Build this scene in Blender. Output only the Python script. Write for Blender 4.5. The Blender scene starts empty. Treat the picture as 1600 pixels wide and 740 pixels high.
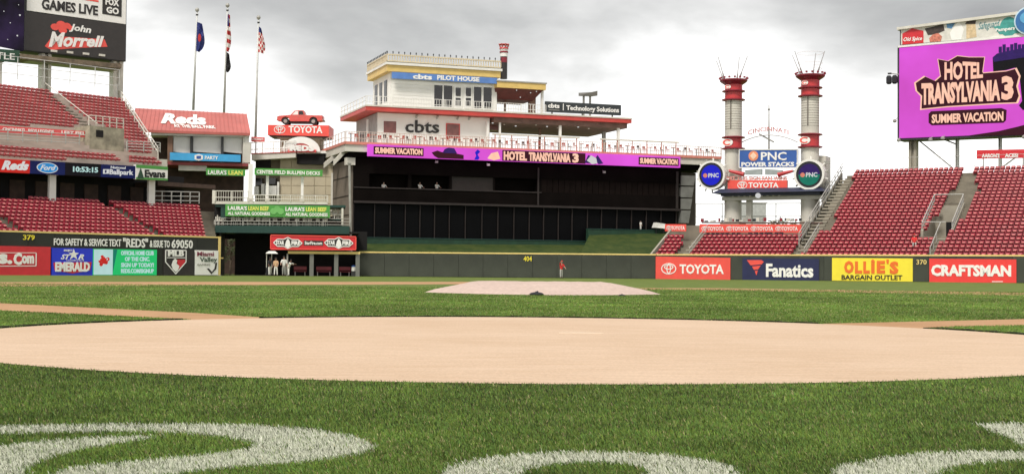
import bpy, bmesh, math, random
import numpy as np
from mathutils import Vector, Matrix
random.seed(7); RNG = np.random.default_rng(7)
scene = bpy.context.scene
COL = scene.collection

# ------------------------------------------------------------------ camera
FPX, W0, H0, CAMZ = 2150.0, 1600.0, 740.0, 0.8
HOR, ROLL = 51.0, 0.0085                       # horizon below centre (px), roll slope
uz = 1.0 / math.sqrt(1 + (HOR / FPX) ** 2 + ROLL ** 2)
c_up_z, c_f_z, c_r_z = uz, HOR / FPX * uz, ROLL * uz
F_ = Vector((0, math.sqrt(1 - c_f_z ** 2), c_f_z))
ry = -c_f_z * c_r_z / F_.y
R_ = Vector((math.sqrt(max(0, 1 - ry * ry - c_r_z ** 2)), ry, c_r_z)).normalized()
U_ = R_.cross(F_).normalized()
cam_d = bpy.data.cameras.new('camera'); cam = bpy.data.objects.new('camera', cam_d); COL.objects.link(cam)
m = Matrix((R_, U_, -F_)).transposed().to_4x4(); m.translation = (0, 0, CAMZ)
cam.matrix_world = m
cam_d.sensor_width = 36; cam_d.lens = FPX / W0 * 36; cam_d.clip_end = 3000; cam_d.clip_start = 0.1
scene.camera = cam
scene.render.resolution_x = 1024; scene.render.resolution_y = 473

# ------------------------------------------------------------------ light
SUN_EL, SUN_AZ = math.radians(52), math.radians(205)     # sun behind the camera, a bit to the left
scene.view_settings.view_transform = 'Standard'; scene.view_settings.look = 'None'
scene.view_settings.exposure = 1.0; scene.view_settings.gamma = 1
world = bpy.data.worlds.new('World'); scene.world = world; world.use_nodes = True
nt = world.node_tree; nt.nodes.clear()
def N(t, tree=None, **k):
    n = (tree or nt).nodes.new(t)
    for a, b in k.items(): setattr(n, a, b)
    return n
sky = N('ShaderNodeTexSky', sky_type='NISHITA', sun_disc=False); sky.sun_elevation = SUN_EL; sky.sun_rotation = SUN_AZ
bg1 = N('ShaderNodeBackground'); bg1.inputs[1].default_value = 0.1; nt.links.new(sky.outputs[0], bg1.inputs[0])
tc = N('ShaderNodeTexCoord')
mp = N('ShaderNodeMapping'); mp.inputs['Scale'].default_value = (1.0, 1.0, 2.6); mp.inputs['Location'].default_value = (6.1, 9.5, 5.9)
nt.links.new(tc.outputs['Generated'], mp.inputs[0])
n1 = N('ShaderNodeTexNoise'); n1.inputs['Scale'].default_value = 3.6; n1.inputs['Detail'].default_value = 7; n1.inputs['Roughness'].default_value = 0.50; n1.inputs['Distortion'].default_value = 0.15
nt.links.new(mp.outputs[0], n1.inputs[0])
sep = N('ShaderNodeSeparateXYZ'); nt.links.new(tc.outputs['Generated'], sep.inputs[0])
el = N('ShaderNodeMapRange'); el.inputs[1].default_value = 0.06; el.inputs[2].default_value = 0.20; el.inputs[3].default_value = 0.27; el.inputs[4].default_value = 0.00
nt.links.new(sep.outputs[2], el.inputs[0])
ad = N('ShaderNodeMath', operation='ADD'); nt.links.new(n1.outputs[0], ad.inputs[0]); nt.links.new(el.outputs[0], ad.inputs[1])
cr = N('ShaderNodeValToRGB'); nt.links.new(ad.outputs[0], cr.inputs[0])
e = cr.color_ramp.elements
e[0].position = 0.33; e[0].color = (0.18, 0.18, 0.18, 1)
e[1].position = 0.72; e[1].color = (0.80, 0.795, 0.785, 1)
x = e.new(0.45); x.color = (0.30, 0.30, 0.295, 1)
x = e.new(0.55); x.color = (0.43, 0.428, 0.42, 1)
bg2 = N('ShaderNodeBackground'); bg2.inputs[1].default_value = 1.0; nt.links.new(cr.outputs[0], bg2.inputs[0])
mx = N('ShaderNodeMixShader'); mx.inputs[0].default_value = 0.97
nt.links.new(bg1.outputs[0], mx.inputs[1]); nt.links.new(bg2.outputs[0], mx.inputs[2])
wo = N('ShaderNodeOutputWorld'); nt.links.new(mx.outputs[0], wo.inputs[0])
sd = bpy.data.lights.new('sun', 'SUN'); sd.energy = 1.5; sd.angle = math.radians(14); sd.color = (1.0, 0.95, 0.87)
sun = bpy.data.objects.new('sun', sd); COL.objects.link(sun)
sdir = Vector((math.sin(SUN_AZ) * math.cos(SUN_EL), math.cos(SUN_AZ) * math.cos(SUN_EL), math.sin(SUN_EL)))
sun.rotation_euler = (-sdir).to_track_quat('-Z', 'Y').to_euler()

# ------------------------------------------------------------------ materials
MATS = {}
def M(name, col, rough=0.6, var=0.12, scale=1.5, bump=0.0, metal=0.0, emit=0.0, spec=0.5, detail=4):
    if name in MATS: return MATS[name]
    mt = bpy.data.materials.new(name); mt.use_nodes = True; t = mt.node_tree; p = t.nodes['Principled BSDF']
    p.inputs['Roughness'].default_value = rough; p.inputs['Metallic'].default_value = metal
    p.inputs['Specular IOR Level'].default_value = spec
    tc = t.nodes.new('ShaderNodeTexCoord'); nz = t.nodes.new('ShaderNodeTexNoise')
    nz.inputs['Scale'].default_value = scale; nz.inputs['Detail'].default_value = detail
    t.links.new(tc.outputs['Object'], nz.inputs[0])
    r = t.nodes.new('ShaderNodeValToRGB'); t.links.new(nz.outputs[0], r.inputs[0])
    r.color_ramp.elements[0].position = 0.3; r.color_ramp.elements[1].position = 0.7
    r.color_ramp.elements[0].color = tuple(max(0, c * (1 - var)) for c in col) + (1,)
    r.color_ramp.elements[1].color = tuple(min(1, c * (1 + var)) for c in col) + (1,)
    if emit:
        p.inputs['Base Color'].default_value = (0.01, 0.01, 0.01, 1)
        t.links.new(r.outputs[0], p.inputs['Emission Color']); p.inputs['Emission Strength'].default_value = emit * 0.56; p.inputs['Specular IOR Level'].default_value = 0.08; p.inputs['Roughness'].default_value = 0.9
    else:
        t.links.new(r.outputs[0], p.inputs['Base Color'])
    if bump:
        b = t.nodes.new('ShaderNodeBump'); b.inputs['Strength'].default_value = bump; b.inputs['Distance'].default_value = 0.05
        n2 = t.nodes.new('ShaderNodeTexNoise'); n2.inputs['Scale'].default_value = scale * 12; n2.inputs['Detail'].default_value = 4
        t.links.new(tc.outputs['Object'], n2.inputs[0]); t.links.new(n2.outputs[0], b.inputs['Height']); t.links.new(b.outputs[0], p.inputs['Normal'])
    MATS[name] = mt; return mt
white = M('white_paint', (0.78, 0.76, 0.72), 0.5, 0.06, 0.8)
cream = M('cream_steel', (0.62, 0.59, 0.52), 0.5, 0.1, 1.0)
steel = M('grey_steel', (0.33, 0.32, 0.29), 0.45, 0.15, 2.0)
galv = M('galvanised_rail', (0.42, 0.41, 0.38), 0.4, 0.1, 3.0)
dkmet = M('dark_metal', (0.03, 0.03, 0.032), 0.5, 0.2)
conc = M('concrete', (0.20, 0.175, 0.135), 0.9, 0.22, 0.9, 0.3)
conc_l = M('light_concrete', (0.34, 0.31, 0.25), 0.9, 0.15, 0.6, 0.3)
seatred = M('seat_plastic', (0.28, 0.010, 0.028), 0.28, 0.45, 0.6)
seatlip = M('seat_lip_highlight', (0.66, 0.22, 0.20), 0.35, 0.3, 3)  # sky highlight on the seat lips, put into a paler pink
redroof = M('red_metal_roof', (0.50, 0.13, 0.11), 0.45, 0.1, 0.5)
redpaint = M('red_paint', (0.52, 0.055, 0.045), 0.5, 0.12, 0.8)
redsign = M('sign_red', (0.80, 0.085, 0.065), 0.45, 0.06)
crimson = M('sign_crimson', (0.60, 0.02, 0.03), 0.45, 0.08)
pinkred = M('faded_red_banner', (0.75, 0.10, 0.10), 0.6, 0.1)
white_l = M('sign_white', (0.85, 0.83, 0.80), 0.5, 0.03)
navy = M('sign_navy', (0.015, 0.018, 0.075), 0.45, 0.1)
blue = M('sign_blue', (0.03, 0.10, 0.36), 0.45, 0.08)
skyblue = M('sign_sky_blue', (0.05, 0.36, 0.68), 0.45, 0.06)
royal = M('led_royal', (0.01, 0.02, 0.62), 0.4, 0.1, emit=1.0)
yellow = M('sign_yellow', (0.88, 0.72, 0.045), 0.5, 0.05)
orange = M('sign_orange', (0.80, 0.16, 0.02), 0.5, 0.05)
black = M('sign_black', (0.022, 0.018, 0.017), 0.5, 0.2)
green_s = M('sign_green', (0.07, 0.30, 0.05), 0.5, 0.1)
dkgreen_s = M('sign_dark_green', (0.015, 0.06, 0.03), 0.5, 0.1)
beam_g = M('dark_green_steel', (0.008, 0.045, 0.035), 0.5, 0.15)
ledge_y = M('yellow_rail', (0.80, 0.60, 0.22), 0.5, 0.08)
ylw_trim = M('ochre_trim', (0.72, 0.50, 0.16), 0.5, 0.08)
wallpad = M('grey_green_wall_padding', (0.046, 0.051, 0.038), 0.75, 0.25, 0.35, 0.1)
wallpad2 = M('dark_wall_padding', (0.024, 0.025, 0.020), 0.75, 0.25, 0.35, 0.1)
beige = M('beige_block', (0.50, 0.43, 0.31), 0.85, 0.12, 0.5, 0.2)
beige_d = M('beige_dark_block', (0.24, 0.20, 0.14), 0.85, 0.18, 0.5, 0.2)
glass = M('dark_glass', (0.015, 0.013, 0.013), 0.12, 0.2)
glass2 = M('batters_eye_glass', (0.0015, 0.0015, 0.002), 0.6, 0.3, 0.5, spec=0.1)
eyewall = M('black_batters_eye_wall', (0.006, 0.0045, 0.004), 0.9, 0.3, 0.4, 0.1, spec=0.04)
eyetrim = M('brown_black_trim', (0.021, 0.014, 0.012), 0.7, 0.2)
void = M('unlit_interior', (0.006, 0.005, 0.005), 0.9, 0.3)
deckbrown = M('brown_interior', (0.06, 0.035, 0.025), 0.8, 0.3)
stack = M('stack_cladding', (0.58, 0.55, 0.49), 0.5, 0.1, 0.8)
stackline = M('stack_seam', (0.16, 0.14, 0.12), 0.6, 0.1)
darkred = M('dark_red_steel', (0.22, 0.012, 0.025), 0.4, 0.15)
brightred = M('bright_red_steel', (0.50, 0.035, 0.04), 0.4, 0.12)
led_pink = M('led_magenta', (0.95, 0.11, 0.82), 0.4, 0.2, 0.12, emit=0.72)
led_pk2 = M('led_pink_letters', (1.0, 0.55, 0.40), 0.4, 0.1, emit=0.95)
led_maroon = M('led_maroon', (0.060, 0.003, 0.015), 0.4, 0.1, emit=0.6)
led_violet = M('led_violet', (0.045, 0.015, 0.17), 0.4, 0.2, emit=0.6)
led_dark = M('led_near_black', (0.006, 0.004, 0.009), 0.3, 0.4, emit=0.5)
led_space = M('led_purple_black', (0.020, 0.010, 0.040), 0.3, 0.9, 0.35, emit=0.6)
led_blue = M('led_blue', (0.008, 0.012, 0.62), 0.4, 0.1, emit=0.8)
led_white = M('led_white', (0.9, 0.9, 0.88), 0.4, 0.02, emit=0.62)
led_red = M('led_red', (0.75, 0.03, 0.02), 0.4, 0.1, emit=0.6)
led_green = M('led_green', (0.02, 0.62, 0.17), 0.4, 0.05, emit=0.7)
led_mint = M('led_mint', (0.55, 0.82, 0.78), 0.4, 0.05, emit=0.7)
led_teal = M('led_teal', (0.008, 0.26, 0.17), 0.4, 0.1, emit=0.6)
led_navy = M('led_navy', (0.008, 0.015, 0.10), 0.4, 0.2, emit=0.6)
led_ford = M('led_light_blue', (0.03, 0.30, 0.70), 0.4, 0.1, emit=0.7)
skin = M('skin', (0.50, 0.30, 0.22), 0.6, 0.08)
skin_d = M('dark_skin', (0.16, 0.08, 0.05), 0.6, 0.08)
cl_red = M('red_cloth', (0.62, 0.035, 0.035), 0.85, 0.15, 6)
cl_wht = M('white_cloth', (0.72, 0.70, 0.66), 0.85, 0.08, 6)
cl_gry = M('grey_cloth', (0.42, 0.41, 0.39), 0.85, 0.1, 6)
cl_blk = M('black_cloth', (0.02, 0.02, 0.025), 0.85, 0.2, 6)
cl_tan = M('tan_cloth', (0.60, 0.38, 0.22), 0.85, 0.1, 6)
tyre = M('tyre_rubber', (0.015, 0.015, 0.015), 0.8, 0.2)
bark = M('bark', (0.10, 0.07, 0.05), 0.9, 0.3, 4)
leaf = M('leaf_green', (0.075, 0.10, 0.035), 0.7, 0.5, 0.6)

# ------------------------------------------------------------------ frames of reference in the place
def ray(px, py):
    d = F_ * FPX + R_ * (px - 800) - U_ * (py - 370)
    return d / d.y
def P(px, py, Y):
    return ray(px, py) * Y + Vector((0, 0, CAMZ))
def G(px, py, z=0.0):
    d = ray(px, py); t = (z - CAMZ) / d.z
    return d * t + Vector((0, 0, CAMZ))
def proj(p):
    d = Vector(p) - Vector((0, 0, CAMZ)); f = d.dot(F_)
    return 800 + FPX * d.dot(R_) / f, 370 - FPX * d.dot(U_) / f
class Frame:
    """vertical plane through two ground points; u runs along it, v away from the camera"""
    def __init__(s, pxa, Ya, pxb, Yb):
        A = P(pxa, 421, Ya); B = P(pxb, 421, Yb)
        s.A = Vector((A.x, A.y)); e = Vector((B.x - A.x, B.y - A.y)); e.normalize(); s.e = e; s.n = Vector((-e.y, e.x))
        s.ang = math.atan2(e.y, e.x)
    def hit(s, px, py, v=0.0):
        d = ray(px, py); t = (v + s.A.dot(s.n)) / (d.x * s.n.x + d.y * s.n.y)
        w = d * t
        return (Vector((w.x, w.y)) - s.A).dot(s.e), w.z + CAMZ
    def W(s, u, v, z):
        q = s.A + s.e * u + s.n * v
        return Vector((q.x, q.y, z))
    def quad(s, x0, x1, yt0, yb0, yt1, yb1, v=0.0):
        """TL, TR, BR, BL as (u,z) from picture measurements on the plane"""
        a = s.hit(x0, (yt0 + yb0) / 2, v)[0]; b = s.hit(x1, (yt1 + yb1) / 2, v)[0]
        return [(a, s.hit(x0, yt0, v)[1]), (b, s.hit(x1, yt1, v)[1]), (b, s.hit(x1, yb1, v)[1]), (a, s.hit(x0, yb0, v)[1])]
def lerpq(q, a, b, c, d):
    """sub-quad of q with fractions a..b across, c..d down"""
    def f(s, t):
        tl, tr, br, bl = q
        x = [(tl[i] * (1 - s) + tr[i] * s) * (1 - t) + (bl[i] * (1 - s) + br[i] * s) * t for i in (0, 1)]
        return tuple(x)
    return [f(a, c), f(b, c), f(b, d), f(a, d)]
def inpoly(x, y, poly):
    c = False; j = len(poly) - 1
    for i in range(len(poly)):
        xi, yi = poly[i]; xj, yj = poly[j]
        if (yi > y) != (yj > y) and x < (xj - xi) * (y - yi) / (yj - yi) + xi: c = not c
        j = i
    return c

# ------------------------------------------------------------------ objects
class Thing:
    def __init__(s, name, label, cat, fr, u=0, v=0, z=0, group=None, rot=0.0):
        o = bpy.data.objects.new(name, None); COL.objects.link(o); o.empty_display_size = 0.5
        o.location = fr.W(u, v, z); o.rotation_euler = (0, 0, fr.ang + rot)
        o['label'] = label; o['category'] = cat
        if group: o['group'] = group
        s.o = o; s.off = Vector((u, v, z)); s.fr = fr
WORLD = Frame(800, 10, 900, 10); WORLD.A = Vector((0, 0)); WORLD.e = Vector((1, 0)); WORLD.n = Vector((0, 1)); WORLD.ang = 0
class MB:
    def __init__(s): s.v = []; s.f = []; s.mi = []
    def add(s, vs, fs, mi=0):
        k = len(s.v); s.v += [tuple(a) for a in vs]; s.f += [tuple(i + k for i in f) for f in fs]; s.mi += [mi] * len(fs); return s
    def box(s, u0, u1, v0, v1, z0, z1, mi=0):
        vs = [(a, b, c) for c in (z0, z1) for b in (v0, v1) for a in (u0, u1)]
        return s.add(vs, [(0, 2, 3, 1), (4, 5, 7, 6), (0, 1, 5, 4), (2, 6, 7, 3), (0, 4, 6, 2), (1, 3, 7, 5)], mi)
    def prism(s, pts, v0, v1, mi=0):
        n = len(pts); vs = [(p[0], v0, p[1]) for p in pts] + [(p[0], v1, p[1]) for p in pts]
        area = sum(pts[i][0] * pts[(i + 1) % n][1] - pts[(i + 1) % n][0] * pts[i][1] for i in range(n))
        fs = [tuple(range(n)), tuple(range(2 * n - 1, n - 1, -1))] + [(i + n, (i + 1) % n + n, (i + 1) % n, i) for i in range(n)]
        if area < 0: fs = [tuple(reversed(f)) for f in fs]
        return s.add(vs, fs, mi)
    def tube(s, p, q, r, n=6, r2=None, mi=0, cap=True):
        p = Vector(p); q = Vector(q); r2 = r if r2 is None else r2; d = (q - p)
        if d.length < 1e-6: return s
        d.normalize(); a = d.orthogonal().normalized(); b = d.cross(a); vs = []
        for c, rr in ((p, r), (q, r2)):
            for i in range(n):
                t = 2 * math.pi * i / n; vs.append(c + a * (math.cos(t) * rr) + b * (math.sin(t) * rr))
        fs = [(i, (i + 1) % n, (i + 1) % n + n, i + n) for i in range(n)]
        if cap: fs += [tuple(reversed(range(n))), tuple(range(n, 2 * n))]
        return s.add(vs, fs, mi)
    def lathe(s, c, prof, n=20, mi=0):
        vs = []; k = len(prof)
        for r, z in prof:
            for i in range(n):
                t = 2 * math.pi * i / n; vs.append((c[0] + r * math.cos(t), c[1] + r * math.sin(t), c[2] + z))
        fs = [(j * n + i, j * n + (i + 1) % n, (j + 1) * n + (i + 1) % n, (j + 1) * n + i) for j in range(k - 1) for i in range(n)]
        fs += [tuple(reversed(range(n))), tuple(range((k - 1) * n, k * n))]
        return s.add(vs, fs, mi)
    def disc(s, u, z, r, v0, v1, n=28, rz=None, mi=0, r_in=0):
        rz = r if rz is None else rz
        o = [(u + r * math.cos(2 * math.pi * i / n), z + rz * math.sin(2 * math.pi * i / n)) for i in range(n)]
        if not r_in: return s.prism(o, v0, v1, mi)
        for i in range(n):
            j = (i + 1) % n; k = r_in / r
            f = lambda p: (u + (p[0] - u) * k, z + (p[1] - z) * k)
            s.prism([o[i], o[j], f(o[j]), f(o[i])], v0, v1, mi)
        return s
    def build(s, name, mat, T=None, label=None, kind=None, smooth=False):
        me = bpy.data.meshes.new(name)
        off = T.off if isinstance(T, Thing) else Vector((0, 0, 0))
        me.from_pydata([(a[0] - off[0], a[1] - off[1], a[2] - off[2]) for a in s.v], [], s.f)
        for mm in (mat if isinstance(mat, (list, tuple)) else [mat]): me.materials.append(mm)
        if isinstance(mat, (list, tuple)): me.polygons.foreach_set('material_index', s.mi)
        if smooth: me.polygons.foreach_set('use_smooth', [True] * len(me.polygons))
        o = bpy.data.objects.new(name, me); COL.objects.link(o)
        if isinstance(T, Thing): o.parent = T.o
        elif T is not None: o.parent = T
        if label: o['label'] = label
        if kind: o['kind'] = kind
        return o
def sub(mb, name, mat, T, parent, **k):      # sub-part: under a part whose origin is its thing's
    o = mb.build(name, mat, T, **k); o.parent = parent; return o
def copy_tree(o, loc, rz=None, label=None):
    c = o.copy(); COL.objects.link(c); c.location = loc
    if rz is not None: c.rotation_euler.z = rz
    if label: c['label'] = label
    for ch in o.children:
        d = ch.copy(); COL.objects.link(d); d.parent = c
        for g in ch.children:
            h = g.copy(); COL.objects.link(h); h.parent = d
    return c

ORD = 'first second third fourth fifth sixth seventh eighth ninth tenth eleventh twelfth thirteenth fourteenth fifteenth sixteenth'.split()
_tc = {}
def glyphs(txt, bold=0.0, shear=0.0, space=1.0):
    key = (txt, bold, shear, space)
    if key in _tc: return _tc[key]
    cu = bpy.data.curves.new('t', 'FONT'); cu.body = txt; cu.offset = bold; cu.shear = shear; cu.resolution_u = 2
    cu.extrude = 0.5; cu.space_character = space; cu.fill_mode = 'BOTH'; cu.align_x = 'CENTER'
    o = bpy.data.objects.new('t', cu); COL.objects.link(o)
    dg = bpy.context.evaluated_depsgraph_get(); me = bpy.data.meshes.new_from_object(o.evaluated_get(dg))
    vs = [tuple(v.co) for v in me.vertices]; fs = [tuple(p.vertices) for p in me.polygons]
    bpy.data.objects.remove(o); bpy.data.curves.remove(cu); bpy.data.meshes.remove(me)
    xs = [v[0] for v in vs]; ys = [v[1] for v in vs]; x0, x1, y0, y1 = min(xs), max(xs), min(ys), max(ys)
    r = ([((v[0] - x0) / (x1 - x0), (v[1] - y0) / (y1 - y0), v[2]) for v in vs], fs); _tc[key] = r; return r
def text(T, txt, q, v, mat, bold=0.012, shear=0.0, th=0.04, name='lettering', arch=0.0, parent=None, space=1.0, taper=0.0):
    """letters filling quad q (TL,TR,BR,BL in u,z), standing th proud of depth v"""
    vs, fs = glyphs(txt, bold, shear, space); out = []
    tl, tr, br, bl = q
    for a, b, c in vs:
        b2 = 0.5 + (b - 0.5) * (1 - taper * abs(a - 0.5) * 2)
        k = arch * (1 - (2 * a - 1) ** 2)
        w = [(tl[i] * (1 - a) + tr[i] * a) * b2 + (bl[i] * (1 - a) + br[i] * a) * (1 - b2) for i in (0, 1)]
        out.append((w[0], v - th * (0.5 + c), w[1] + k))
    mb = MB(); mb.add(out, fs)
    o = mb.build(name, mat, T)
    if parent: o.parent = parent
    return o
def panel(T, q, v, mat, th=0.15, name='panel', label=None):
    mb = MB(); mb.prism(q, v, v + th); return mb.build(name, mat, T, label)
def shape(T, pts, v, mat, th=0.03, name='emblem', parent=None):
    mb = MB()
    for p in (pts if isinstance(pts[0][0], (list, tuple)) else [pts]): mb.prism(p, v - th, v - 0.002)
    o = mb.build(name, mat, T)
    if parent: o.parent = parent
    return o
def qmap(q, pts): return [lerpq(q, a, a, b, b)[0] for a, b in pts]
def qfr(q, a, b, c, d): return lerpq(q, a, b, c, d)
def sign(name, label, fr, x0, x1, yt0, yb0, yt1, yb1, mat, v=0.0, th=0.15, group=None, cat='sign', frame=None):
    q = fr.quad(x0, x1, yt0, yb0, yt1, yb1, v)
    T = Thing(name, label, cat, fr, (q[0][0] + q[1][0]) / 2, v, min(q[2][1], q[3][1]), group)
    panel(T, q, v, mat, th)
    if frame:
        mb = MB(); t = 0.10; (a, b, c, d) = q
        for p1, p2 in ((a, b), (d, c)):
            mb.prism([(p1[0], p1[1] + t / 2), (p2[0], p2[1] + t / 2), (p2[0], p2[1] - t / 2), (p1[0], p1[1] - t / 2)], v - 0.06, v + 0.003)
        for p1, p2 in ((a, d), (b, c)):
            mb.box(p1[0] - t / 2, p1[0] + t / 2, v - 0.055, v + 0.004, p2[1] + t / 2, p1[1] - t / 2)
        mb.build('frame', frame, T)
    T.q = q; T.v = v; return T
def ring_pts(cx, cy, rx, ry, w, n=20):
    out = []
    for i in range(n):
        a, b = 2 * math.pi * i / n, 2 * math.pi * (i + 1) / n
        out.append([(cx + rx * math.cos(a), cy + ry * math.sin(a)), (cx + rx * math.cos(b), cy + ry * math.sin(b)),
                    (cx + (rx - w) * math.cos(b), cy + (ry - w) * math.sin(b)), (cx + (rx - w) * math.cos(a), cy + (ry - w) * math.sin(a))])
    return out
def oval_logo(T, u, z, rx, rz, v, mat):
    """oval with two crossing inner ovals"""
    w = rz * 0.16
    ps = ring_pts(u, z, rx, rz, w) + ring_pts(u, z + rz * 0.28, rx * 0.62, rz * 0.45, w, 16) + ring_pts(u, z - rz * 0.02, rx * 0.30, rz * 0.86, w, 16)
    mb = MB()
    for i, p in enumerate(ps): k = 0.0015 * (0 if i < 20 else 1 if i < 36 else 2); mb.prism(p, v - 0.04 - k, v - 0.002)
    mb.build('oval_emblem', mat, T)
def c_logo(T, u, z, rx, rz, v, m_disc, m_c, m_in=None, parent=None):
    """white oval bearing a C"""
    mb = MB(); mb.disc(u, z, rx, v - 0.03, v, rz=rz); mb.build('oval', m_disc, T)
    pts = []
    for i in range(22):
        a0 = math.radians(40 + i * 280 / 22); a1 = math.radians(40 + (i + 1) * 280 / 22)
        f = lambda a, k: (u + rx * k * math.cos(a), z + rz * k * math.sin(a))
        pts.append([f(a0, 0.80), f(a1, 0.80), f(a1, 0.50), f(a0, 0.50)])
    mb = MB()
    for p in pts: mb.prism(p, v - 0.06, v - 0.032)
    mb.build('letter_c', m_c, T)
def railing(T, fr, pts, v, h, step=1.6, mat=None, mid=2, r=0.035, pickets=0, base=True, name=''):
    """pts: list of (u,z) foot points at depth v; posts, rails, optional pickets"""
    mat = mat or galv; rails = MB()
    for (u0, z0), (u1, z1) in zip(pts[:-1], pts[1:]):
        for k in range(mid + 1):
            zz = h * (1 - k / (mid + 0.6)); rails.tube((u0, v, z0 + zz), (u1, v, z1 + zz), r, 5)
        n = max(1, int(abs(u1 - u0) / step))
        for i in range(n + 1):
            t = i / n; u = u0 + (u1 - u0) * t; z = z0 + (z1 - z0) * t
            pb = MB(); pb.box(u - r, u + r, v - r, v + r, z, z + h); pb.build('post', mat, T)
        if pickets:
            pk = MB(); n = int(abs(u1 - u0) / pickets)
            for i in range(n):
                t = (i + 0.5) / n; u = u0 + (u1 - u0) * t; z = z0 + (z1 - z0) * t
                pk.box(u - 0.02, u + 0.02, v - 0.015, v + 0.015, z + 0.05, z + h - 0.02)
            pk.build('pickets', mat, T, kind='stuff')
    rails.build('rail', mat, T)

# ------------------------------------------------------------------ frames
FL = Frame(0, 112, 344, 129)          # left field wall
FC = Frame(562, 138, 1025, 138)       # centre field wall
FR = Frame(1025, 138, 1600, 122)      # right field wall
FB = Frame(575, 150, 1063, 163)       # batter's eye building and river boat deck
FD = Frame(330, 134, 560, 136)        # bullpen decks
FV = Frame(215, 150, 391, 153)        # pavilion
FS = Frame(1111, 153, 1266, 148)      # stacks
FSL = Frame(38, 150, 196, 158)        # left scoreboard
FSR = Frame(1404, 160, 1600, 152)     # right scoreboard

# ================================================================== THE SETTING: ground
def grass_mat(name, a, b, scale, stripes=True):
    mt = bpy.data.materials.new(name); mt.use_nodes = True; t = mt.node_tree; p = t.nodes['Principled BSDF']
    p.inputs['Roughness'].default_value = 0.95; p.inputs['Specular IOR Level'].default_value = 0.15
    g = t.nodes.new('ShaderNodeNewGeometry')
    nz = t.nodes.new('ShaderNodeTexNoise'); nz.inputs['Scale'].default_value = scale; nz.inputs['Detail'].default_value = 8; nz.inputs['Roughness'].default_value = 0.7
    mpp = t.nodes.new('ShaderNodeMapping'); mpp.inputs['Scale'].default_value = (1, 0.35, 1)
    t.links.new(g.outputs['Position'], mpp.inputs[0]); t.links.new(mpp.outputs[0], nz.inputs[0])
    r = t.nodes.new('ShaderNodeValToRGB'); t.links.new(nz.outputs[0], r.inputs[0])
    r.color_ramp.elements[0].position = 0.35; r.color_ramp.elements[1].position = 0.68
    r.color_ramp.elements[0].color = a + (1,); r.color_ramp.elements[1].color = b + (1,)
    t.links.new(r.outputs[0], p.inputs['Base Color'])
    return mt
turf_far = grass_mat('turf', (0.100, 0.145, 0.030), (0.165, 0.205, 0.048), 1.1)
turf_low = grass_mat('turf_soil', (0.012, 0.016, 0.005), (0.030, 0.036, 0.012), 9)
def dirt_mat(name, a, b, scale=3.0, streak=True):
    mt = bpy.data.materials.new(name); mt.use_nodes = True; t = mt.node_tree; p = t.nodes['Principled BSDF']
    p.inputs['Roughness'].default_value = 0.95; p.inputs['Specular IOR Level'].default_value = 0.1
    g = t.nodes.new('ShaderNodeNewGeometry'); nz = t.nodes.new('ShaderNodeTexNoise'); nz.inputs['Scale'].default_value = 0.28; nz.inputs['Detail'].default_value = 7; nz.inputs['Roughness'].default_value = 0.6
    t.links.new(g.outputs['Position'], nz.inputs[0])
    rk = t.nodes.new('ShaderNodeTexNoise'); rk.inputs['Scale'].default_value = 5; rk.inputs['Detail'].default_value = 5; rm_ = t.nodes.new('ShaderNodeMapping'); rm_.inputs['Scale'].default_value = (0.25, 1.6, 1); rm_.inputs['Rotation'].default_value = (0, 0, 0.35)
    t.links.new(g.outputs['Position'], rm_.inputs[0]); t.links.new(rm_.outputs[0], rk.inputs[0])
    avg = t.nodes.new('ShaderNodeMix'); avg.inputs[0].default_value = 0.45; t.links.new(nz.outputs[0], avg.inputs[2]); t.links.new(rk.outputs[0], avg.inputs[3])
    r = t.nodes.new('ShaderNodeValToRGB'); t.links.new(avg.outputs[0], r.inputs[0])
    r.color_ramp.elements[0].position = 0.36; r.color_ramp.elements[1].position = 0.64
    r.color_ramp.elements[0].color = a + (1,); r.color_ramp.elements[1].color = b + (1,)
    n2 = t.nodes.new('ShaderNodeTexNoise'); n2.inputs['Scale'].default_value = scale * 14; n2.inputs['Detail'].default_value = 3
    t.links.new(g.outputs['Position'], n2.inputs[0])
    mr = t.nodes.new('ShaderNodeMapRange'); mr.inputs[1].default_value = 0.3; mr.inputs[2].default_value = 0.7; mr.inputs[3].default_value = 0.86; mr.inputs[4].default_value = 1.08
    t.links.new(n2.outputs[0], mr.inputs[0])
    ml = t.nodes.new('ShaderNodeVectorMath'); ml.operation = 'SCALE'; t.links.new(r.outputs[0], ml.inputs[0]); t.links.new(mr.outputs[0], ml.inputs['Scale'])
    t.links.new(ml.outputs[0], p.inputs['Base Color'])
    b_ = t.nodes.new('ShaderNodeBump'); b_.inputs['Strength'].default_value = 0.35; b_.inputs['Distance'].default_value = 0.02
    t.links.new(n2.outputs[0], b_.inputs['Height']); t.links.new(b_.outputs[0], p.inputs['Normal'])
    return mt
clay_light = dirt_mat('pale_sand', (0.56, 0.40, 0.275), (0.66, 0.495, 0.365))
clay = dirt_mat('infield_clay', (0.40, 0.225, 0.115), (0.54, 0.33, 0.19))
tarp_m = dirt_mat('mound_tarp', (0.54, 0.41, 0.355), (0.61, 0.475, 0.41), 0.6)

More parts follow.
